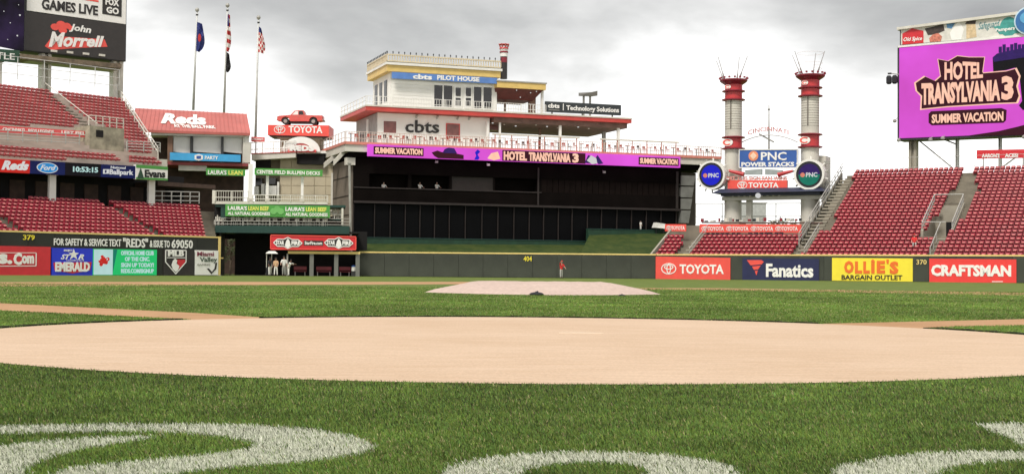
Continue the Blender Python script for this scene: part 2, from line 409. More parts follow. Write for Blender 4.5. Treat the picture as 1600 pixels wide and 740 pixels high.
def pip(X, Y, poly):
    c = np.zeros(X.shape, bool); n = len(poly); j = n - 1
    for i in range(n):
        xi, yi = poly[i]; xj, yj = poly[j]
        if yi != yj: c ^= ((yi > Y) != (yj > Y)) & (X < (xj - xi) * (Y - yi) / (yj - yi) + xi)
        j = i
    return c
def sheet(name, pts, z, mat, label=None):
    me = bpy.data.meshes.new(name); me.from_pydata([(p[0], p[1], z) for p in pts], [], [tuple(range(len(pts)))]); me.materials.append(mat)
    if me.polygons[0].normal.z < 0: me.flip_normals()
    o = bpy.data.objects.new(name, me); COL.objects.link(o); o['kind'] = 'structure'
    if label: o['label'] = label
    return o
sheet('ground', [(-900, -60), (900, -60), (900, 1500), (-900, 1500)], 0, turf_far)
CX, CY, CR = 0.20, 16.3, 6.7
circ = [(CX + CR * math.cos(i * math.pi / 48) * (1.0), CY + CR * math.sin(i * math.pi / 48)) for i in range(96)]
gp = lambda L, z=0: [(G(x, y, z).x, G(x, y, z).y) for x, y in L]
NEAR = 40
# base paths: from the plate circle out to the left and to the right
BPL = gp([(470, 499.5), (400, 495), (300, 488.5), (-60, 470.5), (-900, 440)]) + gp([(-900, 443), (-60, 482.5), (140, 491.5), (290, 499), (420, 510)])
BPR = gp([(1240, 510), (1290, 505.5), (1700, 496), (2400, 482)]) + gp([(2400, 489), (1700, 507), (1500, 510), (1300, 522)])
sheet('base_path', BPL, 0.004, clay); sheet('base_path', BPR, 0.004, clay)
sheet('plate_circle', circ, 0.008, clay_light)
me = bpy.data.meshes.new('sod_edge'); vs = []; fs = []  # raised sod lip; its shadow line is put into the dark soil colour
for i in range(240):
    a = i * math.pi / 120; rr = CR + .03 + .018 * math.sin(i * 1.7) + .012 * math.sin(i * 4.1); zt = .026 + .006 * math.sin(i * 2.3)
    for r_, z_ in ((rr, 0.002), (rr + .01, zt), (rr + .12, zt), (rr + .16, .002)): vs.append((CX + r_ * math.cos(a), CY + r_ * math.sin(a), z_))
for i in range(240):
    j = (i + 1) % 240
    Yc = vs[4 * i][1]
    if Yc < CY - .4: continue
    if any(pip(np.array([vs[4 * i][0]]), np.array([vs[4 * i][1] + .1]), B_)[0] for B_ in (BPL, BPR)): continue
    for k in range(3): fs.append((4 * i + k, 4 * j + k, 4 * j + k + 1, 4 * i + k + 1))
me.from_pydata(vs, [], fs); me.materials.append(turf_low); o = bpy.data.objects.new('sod_edge', me); COL.objects.link(o); o['kind'] = 'structure'
sheet('infield_dirt', gp([(-160, 441), (300, 440), (760, 440), (760, 443.5), (400, 445), (0, 447.3), (-160, 449)]), 0.004, clay)
sheet('infield_dirt', gp([(990, 449.8), (1120, 450), (1620, 457), (1800, 460), (1800, 466), (1620, 461.5), (1120, 453), (990, 451.8)]), 0.004, clay)
# home plate showing pale through the sand
T = Thing('home_plate', 'thin white home plate lying flat in the middle of the sandy circle', 'home plate', WORLD, 0.93, 17.6, 0.008)
mb = MB(); hp = [(0.60, 17.25), (1.16, 17.25), (1.16, 17.42), (0.88, 17.55), (0.60, 17.42)]
mb.add([(a, b, 0.008) for a, b in hp] + [(a, b, 0.014) for a, b in hp], [(4, 3, 2, 1, 0), (5, 6, 7, 8, 9)] + [(i, (i + 1) % 5, (i + 1) % 5 + 5, i + 5) for i in range(5)])
mb.build('plate', M('dusty_plate', (.68, .54, .40), .9, .05, 8), T)

# mound under its cover
T = Thing('mound_cover', 'pale pinkish square tarp spread over the pitching mound', 'tarp', WORLD, 0.8, 47.5, 0)
front = [G(667, 455.5), G(700, 457.5), G(760, 459.5), G(850, 461), G(940, 461), G(1030, 459.2)]
mb = MB(); gx = 28; gy = 14; vs = []
xl, xr = G(667, 455.5).x, G(1030, 459.2).x; ccx = (xl + xr) / 2; hw = (xr - xl) / 2
for j in range(gy + 1):
    for i in range(gx + 1):
        a = i / gx * 2 - 1; b = j / gy
        yf = 43.6 + 3.2 * abs(a) ** 1.6; yb = 52.0 - 4.2 * max(0, abs(a) - 0.62) / 0.38 * 1.0
        y = yf + (yb - yf) * b
        r2 = math.hypot((a * hw), (y - 48.2) * 1.0)
        z = 0.03 + 0.34 * min(1.0, (1 - abs(a)) / 0.40) * min(1.0, b / 0.45) + 0.012 * math.sin(a * 11 + b * 3) * math.sin(b * 6) + 0.006 * math.sin(a * 31 + b * 9)
        if j in (0,) or i in (0, gx): z = 0.006
        vs.append((ccx + a * hw, y, z))
fs = [(j * (gx + 1) + i, j * (gx + 1) + i + 1, (j + 1) * (gx + 1) + i + 1, (j + 1) * (gx + 1) + i) for j in range(gy) for i in range(gx)]
mb.add(vs, fs); mb.build('tarp', tarp_m, T, smooth=True)
for (px, w, lb) in ((838, 0.22, 'black sandbag lying on the front edge of the mound tarp'), (965, 0.11, 'small dark weight on the front edge of the mound tarp, right of the sandbag')):
    g = G(px, 460.5)
    T = Thing('sandbag', lb, 'sandbag', WORLD, g.x, 43.5, 0.01)
    mb = MB(); mb.lathe((g.x, 43.5, 0.0), [(w * 0.9, 0), (w * 1.1, w * 0.12), (w * 0.8, w * 0.36), (w * 0.3, w * 0.45)], 10)
    mb.build('bag', cl_blk, T, smooth=True)
    mb = MB(); mb.tube((g.x - w * 0.2, 43.5, w * 0.42), (g.x + w * 0.25, 43.5, w * 0.55), w * 0.1); mb.build('neck', cl_blk, T)

# ---- real blades of grass where the camera can tell them apart
white_pos = [gp(L) for L in (
    [(-90, 671), (0, 668), (100, 667), (200, 665), (300, 665), (400, 667), (480, 673), (540, 682), (574, 692), (586, 700), (576, 708), (540, 716), (480, 724), (400, 730), (330, 736), (250, 748), (-90, 760)],
    [(682, 752), (697, 737), (740, 723), (800, 714), (880, 710), (960, 710), (1040, 714), (1110, 724), (1147, 734), (1160, 752)],
    [(1290, 752), (1315, 732), (1380, 719), (1450, 711), (1530, 709), (1600, 710), (1700, 714), (1700, 752)],
    [(1522, 665), (1600, 664), (1700, 663), (1700, 712), (1600, 700), (1572, 684)])]
white_neg = [gp(L) for L in (
    [(-90, 682), (0, 679), (100, 678), (200, 676), (280, 678), (340, 683), (385, 691), (402, 698), (385, 706), (330, 713), (260, 720), (180, 728), (110, 735), (70, 752), (-90, 760)],
    [(800, 752), (828, 734), (880, 727), (940, 725), (985, 728), (1012, 736), (1012, 752)],
    [(1452, 752), (1480, 734), (1530, 725), (1600, 722), (1700, 722), (1700, 752)])]
white_pos2 = [gp([(-90, 714), (0, 701), (60, 693), (150, 687), (256, 684), (190, 694), (130, 704), (85, 716), (45, 732), (32, 752), (-90, 752)])]
def noise2(X, Y, s, seed):
    r = np.random.default_rng(seed); out = np.zeros_like(X)
    for k in range(5):
        a = r.uniform(0, 2 * np.pi); f = s * r.uniform(0.6, 1.9); ph = r.uniform(0, 6.28, 2)
        out += np.sin((X * np.cos(a) + Y * np.sin(a)) * f + ph[0] + 1.7 * np.sin((X * np.sin(a) - Y * np.cos(a)) * f * 0.7 + ph[1]))
    return out / 5
def blade_field(name, label, n, y0, y1, hmul, wfun, region, seed, marks=False):
    r = np.random.default_rng(seed)
    Y = 1 / (1 / y0 - r.random(n) * (1 / y0 - 1 / y1)) if y1 > y0 * 1.3 else y0 + (y1 - y0) * r.random(n)
    X = (r.random(n) * 2 - 1) * (0.375 * Y + np.where(Y > 13.4, 3.0, 1.9))
    keep = region(X, Y); X, Y = X[keep], Y[keep]; n = len(X)
    w = wfun(Y) * r.uniform(0.6, 1.3, n); h = hmul * r.uniform(0.55, 1.25, n)
    th = r.uniform(0, 2 * np.pi, n); lean = r.uniform(0, 0.75, n) * h
    fa = r.uniform(-0.9, 0.9, n); dx, dy = np.cos(fa) * w / 2, np.sin(fa) * w / 2
    lx, ly = np.cos(th) * lean, np.sin(th) * lean
    V = np.empty((n, 4, 3), np.float32)
    V[:, 0] = np.stack([X - dx, Y - dy, np.zeros(n)], 1); V[:, 1] = np.stack([X + dx, Y + dy, np.zeros(n)], 1)
    V[:, 2] = np.stack([X + dx * .5 + lx * .75, Y + dy * .5 + ly * .75, h * .75], 1)
    V[:, 3] = np.stack([X + lx * 1.25 - dx * .2, Y + ly * 1.25 - dy * .2, h], 1)
    big = noise2(X, Y, 1.1, 3) * 0.30 + noise2(X * .7, Y, 5.0, 5) * 0.26 + noise2(X * .4, Y, 17, 15) * 0.10
    k = np.clip(1.0 + big + r.normal(0, 1, n) * np.where(Y > 13.4, 0.20, 0.34), 0.25, 2.4) * np.where(Y > 13.4, 1.22, 1.12)
    warm = r.random(n)
    st = 1 + (0.07 * np.tanh(3 * np.sin(X * 1.15 + 0.4)) + 0.08 * np.tanh(3 * np.sin(Y * .42))) * (Y > 13.4)
    k = k * st
    col = np.stack([0.104 * k * (0.75 + 0.5 * warm), 0.158 * k, 0.030 * k * (0.7 + 0.6 * r.random(n))], 1)
    col *= (1 + 0.22 * np.clip(noise2(X + 3, Y * .5, 2.6, 31), -1, 1))[:, None] * np.array([0.98, 1.04, .95])
    dead = r.random(n) < 0.05 + 0.05 * (noise2(X, Y, 3.1, 44) > .35); col[dead] = np.array([0.26, 0.22, 0.11]) * k[dead, None]
    if marks:
        jx = X + r.normal(0, 0.012, n); jy = Y + r.normal(0, 0.03, n)
        mk = np.zeros(n, bool)
        for p in white_pos: mk |= pip(jx, jy, p)
        for p in white_neg: mk &= ~pip(jx, jy, p)
        for p in white_pos2: mk |= pip(jx, jy, p)
        wear = r.random(n) < 0.90 - 0.10 * np.clip(noise2(X, Y, 9, 8), 0, 1)
        mk &= wear
        f = r.uniform(0.72, 1.0, n)[:, None]
        col[mk] = (np.array([0.74, 0.75, 0.62]) * f + col * (1 - f))[mk]
    me = bpy.data.meshes.new(name)
    me.vertices.add(n * 4); me.vertices.foreach_set('co', V.ravel())
    me.loops.add(n * 4); me.loops.foreach_set('vertex_index', np.arange(n * 4, dtype=np.int32))
    me.polygons.add(n); me.polygons.foreach_set('loop_start', np.arange(0, n * 4, 4, dtype=np.int32))
    me.update(calc_edges=True)
    ca = me.color_attributes.new('blade', 'FLOAT_COLOR', 'POINT')
    c4 = np.ones((n, 4, 4), np.float32); c4[:, :, :3] = col[:, None, :]; ca.data.foreach_set('color', c4.ravel())
    me.materials.append(blade_mat)
    o = bpy.data.objects.new(name, me); COL.objects.link(o)
    o['label'] = label; o['category'] = 'grass'; o['kind'] = 'stuff'
    return o
blade_mat = bpy.data.materials.new('grass_blade'); blade_mat.use_nodes = True; t = blade_mat.node_tree; p = t.nodes['Principled BSDF']
an = t.nodes.new('ShaderNodeAttribute'); an.attribute_name = 'blade'; t.links.new(an.outputs['Color'], p.inputs['Base Color'])
p.inputs['Roughness'].default_value = 0.65; p.inputs['Specular IOR Level'].default_value = 0.3
def reg_near(X, Y):
    e = 0.035 * noise2(X, Y, 14, 2) + 0.02 * noise2(X, Y, 40, 9)
    return np.hypot(X - CX, Y - CY) > CR + e
def reg_far(X, Y):
    r = np.random.default_rng(1); e = 0.05 * noise2(X, Y, 9, 2)
    k = np.hypot(X - CX, Y - CY) > CR + e
    k &= ~pip(X, Y, BPL) & ~pip(X, Y, BPR)
    k &= ~pip(X, Y, [(xl, 46.5), (ccx - 2, 43.9), (ccx + 2, 43.9), (xr, 46.5), (ccx + 4, 52.5), (ccx - 4, 52.5)])
    return k
sheet('turf_base', [(-2.9, 3.6), (2.9, 3.6), (7.0, 13.9), (-7.0, 13.9)], 0.002, turf_low)
blade_field('grass', 'close mown green grass in front of the sandy plate circle, with white painted swirls', 720000, 4.4, 13.5, 0.021, lambda Y: 0.0028 + 0.00035 * (Y - 5), reg_near, 11, True)
blade_field('grass', 'mown green infield grass beyond the sandy plate circle', 500000, 13.0, 62, 0.024, lambda Y: 0.006 + 0.0007 * (Y - 12), reg_far, 12)

# ================================================================== OUTFIELD WALLS
def wall(name, label, fr, x0, x1, ztop, mat, th=0.35, rail=True, pads=2.4, v=0.0):
    a = fr.hit(x0, 421, v)[0]; b = fr.hit(x1, 421, v)[0]
    T = Thing(name, label, 'wall', fr, (a + b) / 2, v, 0)
    n = max(1, round((b - a) / pads)); w = (b - a) / n
    mb = MB(); mb.box(a, b, v + 0.1, v + th, 0, ztop); mb.build('core', wallpad2, T)
    proto = None
    for i in range(n):                        # separate padding panels with narrow joints
        if proto is None:
            q = MB(); q.prism([(a + 0.012, 0.03), (a + w - 0.012, 0.03), (a + w - 0.012, ztop - 0.01), (a + 0.012, ztop - 0.01)], v, v + 0.095)
            proto = q.build('pad', mat, T)
        else:
            c = proto.copy(); COL.objects.link(c); c.location.x += w * i
    if rail:
        r = MB(); r.box(a - 0.02, b + 0.02, v - 0.03, v + th + 0.03, ztop, ztop + 0.13); r.build('rail', ledge_y, T)
    return T, a, b
ZL, ZC = 3.52, 2.36
wall('outfield_wall', 'tall dark left field wall with yellow top rail, the red and blue boards on it', FL, -90, 341, ZL, wallpad2)
wall('outfield_wall', 'plain grey green centre field wall below the batters eye, bearing the number 404', FC, 562, 1024.5, ZC, wallpad)
wall('outfield_wall', 'right field wall with yellow top rail below the red seats, bearing 370', FR, 1026, 1720, ZC, wallpad)
# yellow post closing the left wall
u, z = FL.hit(342.5, 400)
T = Thing('foul_yellow_post', 'yellow post at the right end of the left field wall', 'post', FL, u, 0, 0); T.o.name = 'wall_end_post'
mb = MB(); mb.box(u - 0.13, u + 0.13, -0.06, 0.4, 0, ZL + 0.135); mb.build('post', ledge_y, T)
mb = MB(); mb.box(u - 0.2, u + 0.2, -0.1, 0.45, 0, 0.06); mb.build('foot', steel, T)
u2, z2 = FL.hit(350, 402)
mb = MB(); mb.box(u + 0.14, u2, 0.1, 0.3, z2 - 0.12, z2); mb.build('arm', ledge_y, T)

# numbers and writing set straight on the walls
def lettering_thing(name, label, fr, x0, x1, yt, yb, txt, mat, yt1=None, yb1=None, v=0.0, **k):
    q = fr.quad(x0, x1, yt, yb, yt1 if yt1 is not None else yt, yb1 if yb1 is not None else yb, v)
    T = Thing(name, label, 'lettering', fr, q[0][0], v, q[3][1]); text(T, txt, q, v - 0.002, mat, **k); return T
lettering_thing('distance_number', 'yellow number 379 painted on the left field wall', FL, 36, 54, 366.5, 374.5, '379', yellow, 367, 375)
lettering_thing('distance_number', 'yellow number 404 painted on the centre field wall', FC, 818, 831, 400, 408, '404', yellow)
lettering_thing('distance_number', 'cream number 370 painted on the right field wall', FR, 1432, 1448, 405.3, 413, '370', ledge_y)
q = FL.quad(84, 301, 372, 384.5, 374.5, 388)
T = Thing('wall_slogan', 'white slogan lettering along the upper part of the left field wall', 'lettering', FL, q[0][0], 0, q[3][1])
q1 = FL.quad(84, 189, 372, 383, 373.6, 385); q2 = FL.quad(192, 231, 371.5, 386, 372.5, 387); q3 = FL.quad(234, 265, 375, 386.3, 375.5, 386.8); q4 = FL.quad(268, 301, 374, 387.5, 375, 388.5)
text(T, 'FOR SAFETY & SERVICE TEXT', q1, -0.002, white_l, bold=0.022); text(T, '"REDS"', q2, -0.002, white_l, bold=0.025)
text(T, '& ISSUE TO', q3, -0.002, white_l, bold=0.022); text(T, '69050', q4, -0.002, white_l, bold=0.022)

# ---- boards on the left wall
S = sign('wall_board', 'red board reading s.Com at the far left end of the wall', FL, -40, 79, 383, 430, 385.5, 430, crimson, -0.12, 0.12)
text(S, 's.', FL.quad(-3, 19, 396, 412, 396.5, 412.5, S.v), S.v, white_l, 0.05); text(S, 'C', FL.quad(21, 34, 395, 414, 395, 414, S.v), S.v, white_l, 0.05)
text(S, 'om', FL.quad(34, 53, 399, 412, 399, 412, S.v), S.v, white_l, 0.05)
for a in (FL.quad(-20, 56.5, 395-1, 396-1, 394.2, 395.2, S.v), FL.quad(-20, 56.5, 415, 416.2, 414.5, 415.7, S.v), FL.quad(55.6, 57, 395.3, 414.4, 395.3, 414.4, S.v)):
    shape(S, a, S.v, white_l, 0.025, 'outline')
S = sign('wall_board', 'blue board with white star lettering above a pink and red banner word', FL, 81, 145, 387, 430, 388, 430, blue, -0.12, 0.12)
S.o.children[0].data.materials[0] = M('board_royal', (0.01, 0.03, 0.62), 0.45, 0.05)
text(S, 'ST', FL.quad(95, 110, 397, 405, 397, 405, S.v), S.v, white_l, 0.03, 0.4); text(S, 'R', FL.quad(122, 131, 397, 405, 397, 405, S.v), S.v, white_l, 0.03, 0.4)
q = FL.quad(107, 123, 388.5, 405, 388.5, 405, S.v)
shape(S, qmap(q, [(0.5, 0), (0.62, 0.36), (1, 0.4), (0.7, 0.6), (0.85, 1), (0.5, 0.76), (0.15, 1), (0.3, 0.6), (0, 0.4), (0.38, 0.36)]), S.v, white_l, name='star')
text(S, 'PROJECT', FL.quad(100, 113, 389.5, 393.5, 389.5, 393.5, S.v), S.v, white_l, 0.02); text(S, 'LOGISTICS', FL.quad(104, 131, 405.6, 407.3, 405.6, 407.3, S.v), S.v, white_l, 0.01)
q = FL.quad(83, 143, 409, 427, 409, 427, S.v)
shape(S, qmap(q, [(0, 0.05), (1, 0), (0.96, 0.72), (0.5, 1), (0.04, 0.72)]), S.v, crimson, 0.02, name='banner')
text(S, 'EMERALD', FL.quad(86, 140, 409, 424, 409, 424, S.v), S.v - 0.022, white_l, 0.05)
S = sign('wall_screen', 'lit green and white screen on the wall with four text lines and rose emblem', FL, 146, 245, 388.5, 429.5, 390, 429.5, led_green, -0.12, 0.12)
shape(S, FL.quad(146.4, 176, 389.2, 429, 389.5, 429, S.v), S.v, led_mint, 0.02, 'screen_left_half')
shape(S, qmap(FL.quad(170, 183, 389.4, 429, 389.5, 429, S.v), [(0.45, 0), (1, 0), (0.45, 1), (0, 1)]), S.v, led_teal, 0.012, 'slanted_band')
cu, cz = FL.hit(161, 407, S.v)
mb = MB()
for i in range(9):
    a = i * 2.4; r = 0.13 + 0.045 * i; mb.disc(cu + math.cos(a) * r, cz + math.sin(a) * r * 0.8, 0.17, S.v - 0.04 - i * 0.001, S.v - 0.0202, 9)
mb.build('emblem', led_red, S)
mb = MB()
for i in range(5): a = i * 1.9 + 1; mb.disc(cu + math.cos(a) * 0.42, cz + math.sin(a) * 0.33, 0.07, S.v - 0.06 - i * 0.001, S.v - 0.0492, 8)
mb.build('emblem_detail', led_white, S, kind='stuff')
for i, tx in enumerate(('OFFICIAL HOME CLUB', 'OF THE CINC.', 'SIGN UP TODAY!', 'REDS.COM/SIGNUP')):
    a = 391.5 + i * 9.3; text(S, tx, FL.quad(189 + (6 if i == 1 else 0), 240 - (6 if i == 1 else 0), a, a + 7.0, a + 0.2, a + 7.1, S.v), S.v, led_mint, 0.035)
S = sign('wall_board', 'black board with a white edged diamond emblem in black and red under MLB', FL, 256, 303, 389, 430, 390.3, 430, black, -0.12, 0.12)
text(S, 'MLB', FL.quad(262, 287, 390.5, 400, 391, 400.2, S.v), S.v - 0.03, white_l, 0.045)
q = FL.quad(257.5, 291.5, 389, 429, 389.5, 428.5, S.v)
def edge(q, pts, w, T, v, mat, name='outline'):
    mb = MB(); P_ = qmap(q, pts)
    for i, (a, b) in enumerate(zip(P_, P_[1:] + P_[:1])):
        d = Vector((b[0] - a[0], b[1] - a[1])).normalized() * w; nn = (-d.y, d.x)
        mb.prism([(a[0] - nn[0], a[1] - nn[1]), (b[0] - nn[0], b[1] - nn[1]), (b[0] + nn[0], b[1] + nn[1]), (a[0] + nn[0], a[1] + nn[1])], v - 0.03 - i * 0.0015, v - 0.002)
    return mb.build(name, mat, T)
edge(q, [(0.03, 0.04), (0.97, 0.04), (0.97, 0.50), (0.5, 0.97), (0.03, 0.50)], 0.045, S, S.v, white_l)
edge(q, [(0.08, 0.33), (0.92, 0.33)], 0.03, S, S.v - 0.03, white_l)
shape(S, qmap(q, [(0.55, 0.4), (0.93, 0.4), (0.93, 0.5), (0.62, 0.8)]), S.v, crimson, 0.02)
shape(S, [qmap(q, [(0.36, 0.45), (0.46, 0.36), (0.56, 0.44), (0.52, 0.56), (0.66, 0.66), (0.60, 0.82), (0.5, 0.9), (0.36, 0.78), (0.30, 0.62)])], S.v - 0.02, white_l, 0.02, 'player_silhouette')
S = sign('wall_board', 'white board reading Miami Valley with a dark tick, at the right end of the left wall', FL, 305, 341, 390.5, 429.3, 391.3, 429.3, white_l, -0.12, 0.12)
text(S, 'Miami', FL.quad(308, 334, 393, 400, 393, 400, S.v), S.v, M('ink_maroon', (0.20, 0.03, 0.06)), 0.02); text(S, 'Valley', FL.quad(312, 339, 401.5, 411, 401.5, 411, S.v), S.v, M('ink_green', (0.06, 0.09, 0.06)), 0.02)
text(S, 'GAMING', FL.quad(308, 328, 411.5, 414.5, 411.5, 414.5, S.v), S.v, steel, 0.0)
shape(S, [qmap(FL.quad(323, 339, 410, 428, 410, 428, S.v), p) for p in ([(0.0, 0.5), (0.2, 0.5), (0.5, 0.8), (0.45, 1.0)], [(0.45, 1.0), (0.5, 0.8), (0.75, 0.5), (0.85, 0.0), (1.0, 0.0), (0.92, 0.55)])], S.v, black, name='tick')

# ---- boards on the right wall
S = sign('wall_board', 'orange red TOYOTA board on the wall, left of the dark Fanatics board', FR, 1024.5, 1141, 400.5, 436.5, 402.5, 438.5, redsign, -0.12, 0.12)
u, z = FR.hit(1045, 419.5, S.v); oval_logo(S, u, z, 0.80, 0.56, S.v, white_l)
text(S, 'TOYOTA', FR.quad(1062, 1131, 412.5, 427.5, 413, 428, S.v), S.v, white_l, 0.028)
S = sign('wall_board', 'navy Fanatics board on the wall with a red flag emblem', FR, 1160, 1279.5, 402.8, 437.8, 404, 440, navy, -0.12, 0.12)
text(S, 'Fanatics', FR.quad(1197, 1271, 411.5, 432.5, 412.5, 433.5, S.v), S.v, white_l, 0.035)
q = FR.quad(1167, 1194, 406, 430, 406, 430, S.v)
shape(S, [qmap(q, p) for p in ([(0, 0), (0.85, 0.0), (0.98, 0.12), (0.85, 0.28), (0.22, 0.34)], [(0.30, 0.42), (0.8, 0.36), (0.66, 0.60), (0.42, 0.64)], [(0.46, 0.72), (0.64, 0.68), (0.56, 1.0)])], S.v, redsign)
S = sign('wall_board', "bright yellow OLLIE'S board on the right field wall", FR, 1300, 1426, 402.5, 438, 403.5, 439.6, yellow, -0.12, 0.12)
for tx, a, b, c, d in (('O', 1319, 1334, 407, 427), ('L', 1336, 1347, 408, 427), ('L', 1349, 1359, 408, 427), ('i', 1361, 1367, 405, 427), ('E', 1370, 1383, 407, 427), ("'", 1385, 1389, 405, 412), ('S', 1390, 1404, 408, 428)):
    text(S, tx, FR.quad(a, b, c, d, c, d, S.v), S.v, orange, 0.06)
text(S, 'BARGAIN OUTLET', FR.quad(1315, 1410, 429, 436.7, 429.5, 437.2, S.v), S.v, black, 0.022)
S = sign('wall_board', 'red CRAFTSMAN board on the right field wall', FR, 1452, 1588, 403.8, 440.3, 405, 441.6, M('board_red', (0.82, 0.05, 0.045), 0.45, 0.05), -0.12, 0.12)
text(S, 'CRAFTSMAN', FR.quad(1455, 1580, 413, 431, 414, 432, S.v), S.v, white_l, 0.05)
mb = MB(); mb.prism(FR.quad(1550, 1567, 439, 440.2, 439, 440.2, S.v), S.v - 0.02, S.v - 0.002); mb.build('small_print', white_l, S)

# ================================================================== SEATING
def seat_mesh(wide=0.44):
    mb = MB(); w = wide / 2
    # back: slightly reclined, rounded top
    mb.add([(-w, 0.16, 0.30), (w, 0.16, 0.30), (w, 0.27, 0.80), (w * 0.75, 0.285, 0.86), (-w * 0.75, 0.285, 0.86), (-w, 0.27, 0.80),
            (-w, 0.20, 0.30), (w, 0.20, 0.30), (w, 0.31, 0.80), (w * 0.75, 0.325, 0.86), (-w * 0.75, 0.325, 0.86), (-w, 0.31, 0.80)],
           [(0, 1, 2, 3, 4, 5), (11, 10, 9, 8, 7, 6), (0, 6, 7, 1), (1, 7, 8, 2), (2, 8, 9, 3), (3, 9, 10, 4), (4, 10, 11, 5), (5, 11, 6, 0)])
    # pan folded most of the way up, with a broad rolled lip whose highlight is painted on
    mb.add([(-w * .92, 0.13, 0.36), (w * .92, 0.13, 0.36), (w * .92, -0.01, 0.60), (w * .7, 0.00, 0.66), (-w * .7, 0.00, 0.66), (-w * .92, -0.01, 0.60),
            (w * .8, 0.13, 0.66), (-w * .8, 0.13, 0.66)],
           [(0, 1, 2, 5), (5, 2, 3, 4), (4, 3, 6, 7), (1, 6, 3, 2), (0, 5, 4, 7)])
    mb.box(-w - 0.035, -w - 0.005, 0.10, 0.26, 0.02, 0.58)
    mb.add([(-w * .72, -0.06, 0.59), (w * .72, -0.06, 0.59), (w * .45, 0.03, 0.70), (-w * .45, 0.03, 0.70)], [(0, 1, 2, 3)])  # highlight strip along the lip, takes the paler second material
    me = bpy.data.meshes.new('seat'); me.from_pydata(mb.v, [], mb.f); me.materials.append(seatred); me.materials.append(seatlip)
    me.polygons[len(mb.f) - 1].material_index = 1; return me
def by_place(mt, sc):
    t = mt.node_tree; g = t.nodes.new('ShaderNodeNewGeometry')
    for n_ in t.nodes:
        if n_.type == 'TEX_NOISE': t.links.new(g.outputs['Position'], n_.inputs[0]); n_.inputs['Scale'].default_value = sc; n_.inputs['Detail'].default_value = 6; n_.inputs['Roughness'].default_value = .75
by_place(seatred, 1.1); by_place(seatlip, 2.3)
SEAT = seat_mesh(); SEAT2 = seat_mesh(); SEAT2.name = 'faded_seat'; SEAT2.materials[0] = M('faded_seat_plastic', (0.40, 0.070, 0.075), 0.5, 0.3, 0.6); SEAT2.materials[1] = M('pale_seat_highlight', (0.55, 0.30, 0.27), 0.5, 0.2, 2)  # upper deck seats carry a painted lip highlight as well
SV = np.array([v.co[:] for v in SEAT.vertices]); SF = [tuple(p.vertices) for p in SEAT.polygons]
def stand(label, fr, v0, z0, rise, depth, rows, blocks, hull, pitch=0.52, holes=(), seatdepth=0.30, slab=0.9, name='seating_stand', u_rng=(-60, 60), mat=conc, ss=0.76, dz=0.02, sm=None):
    sm = sm or SEAT
    """blocks, hull: picture outlines of the seat blocks and of the whole stepped slab"""
    cx = sum(p[0] for p in hull) / len(hull); uc, _ = fr.hit(cx, 300, v0)
    T = Thing(name, label, 'grandstand', fr, uc, v0, z0 - slab)
    mb = MB(); seats = []
    for r in range(rows):
        v = v0 + r * depth; z = z0 + r * rise
        us = [u for u in np.arange(u_rng[0], u_rng[1], 0.26) if inpoly(*proj(fr.W(u, v + 0.1, z + 0.25)), hull)]
        if us:
            segs = [[us[0], us[-1]]]
            for (r0, r1, h0, h1) in holes:
                if r0 <= r < r1:
                    ns = []
                    for a, b in segs:
                        if a < h0: ns.append([a, min(b, h0)])
                        if b > h1: ns.append([max(a, h1), b])
                    segs = ns
            for a, b in segs:
                if b - a > 0.2: mb.box(a, b, v + 0.002 * (r % 2), v + depth + 0.25, z - slab, z + 0.0)
        off = (r % 2) * 0.0
        for u in np.arange(u_rng[0], u_rng[1], pitch):
            w = fr.W(u + off, v + 0.4, z + 0.5); px, py = proj(w)
            if -60 < px < 1665 and any(inpoly(px, py, b) for b in blocks):
                seats.append((w.y, u + off, v, z))
    mb.build('terrace', mat, T)
    seats.sort(); near = seats[:300]; far = seats[300:]
    off = T.off
    for k, (_, u, v, z) in enumerate(near):
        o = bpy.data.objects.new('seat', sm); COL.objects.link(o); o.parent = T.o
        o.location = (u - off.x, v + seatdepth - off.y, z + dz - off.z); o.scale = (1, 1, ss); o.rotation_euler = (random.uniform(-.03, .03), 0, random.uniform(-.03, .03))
    if far:
        A = np.array([(u - off.x, v + seatdepth - off.y, z + dz - off.z) for _, u, v, z in far])
        V = (SV[None] * np.array([1, 1, ss]) + A[:, None]).reshape(-1, 3)
        q = MB(); q.v = [tuple(a) for a in V]; n = len(SV)
        for i in range(len(far)): q.f += [tuple(k + i * n for k in f) for f in SF]
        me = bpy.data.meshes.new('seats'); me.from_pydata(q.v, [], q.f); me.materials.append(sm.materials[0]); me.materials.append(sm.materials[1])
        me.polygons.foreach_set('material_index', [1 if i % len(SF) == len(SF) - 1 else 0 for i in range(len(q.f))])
        o = bpy.data.objects.new('seats', me); COL.objects.link(o); o.parent = T.o; o['kind'] = 'stuff'
    print('stand', label[:30], len(seats))
    return T
def stair_strip(T, fr, u0, u1, v0, z0, rise, depth, rows, mat=conc_l):
    mb = MB()
    for r in range(rows):
        v = v0 + r * depth; z = z0 + r * rise
        mb.box(u0, u1, v - depth * 0.42, v - 0.004, z - 0.3, z - rise * 0.5 + 0.01); mb.box(u0, u1, v - depth * 0.42 - 0.03, v - depth * 0.42 - 0.004, z - 0.3, z - rise * .5 + 0.02)
        mb.box(u0 + 0.002, u1 - 0.002, v + 0.02, v + depth * 0.55, z + 0.003, z + 0.02)
    mb.build('stairs', mat, T)

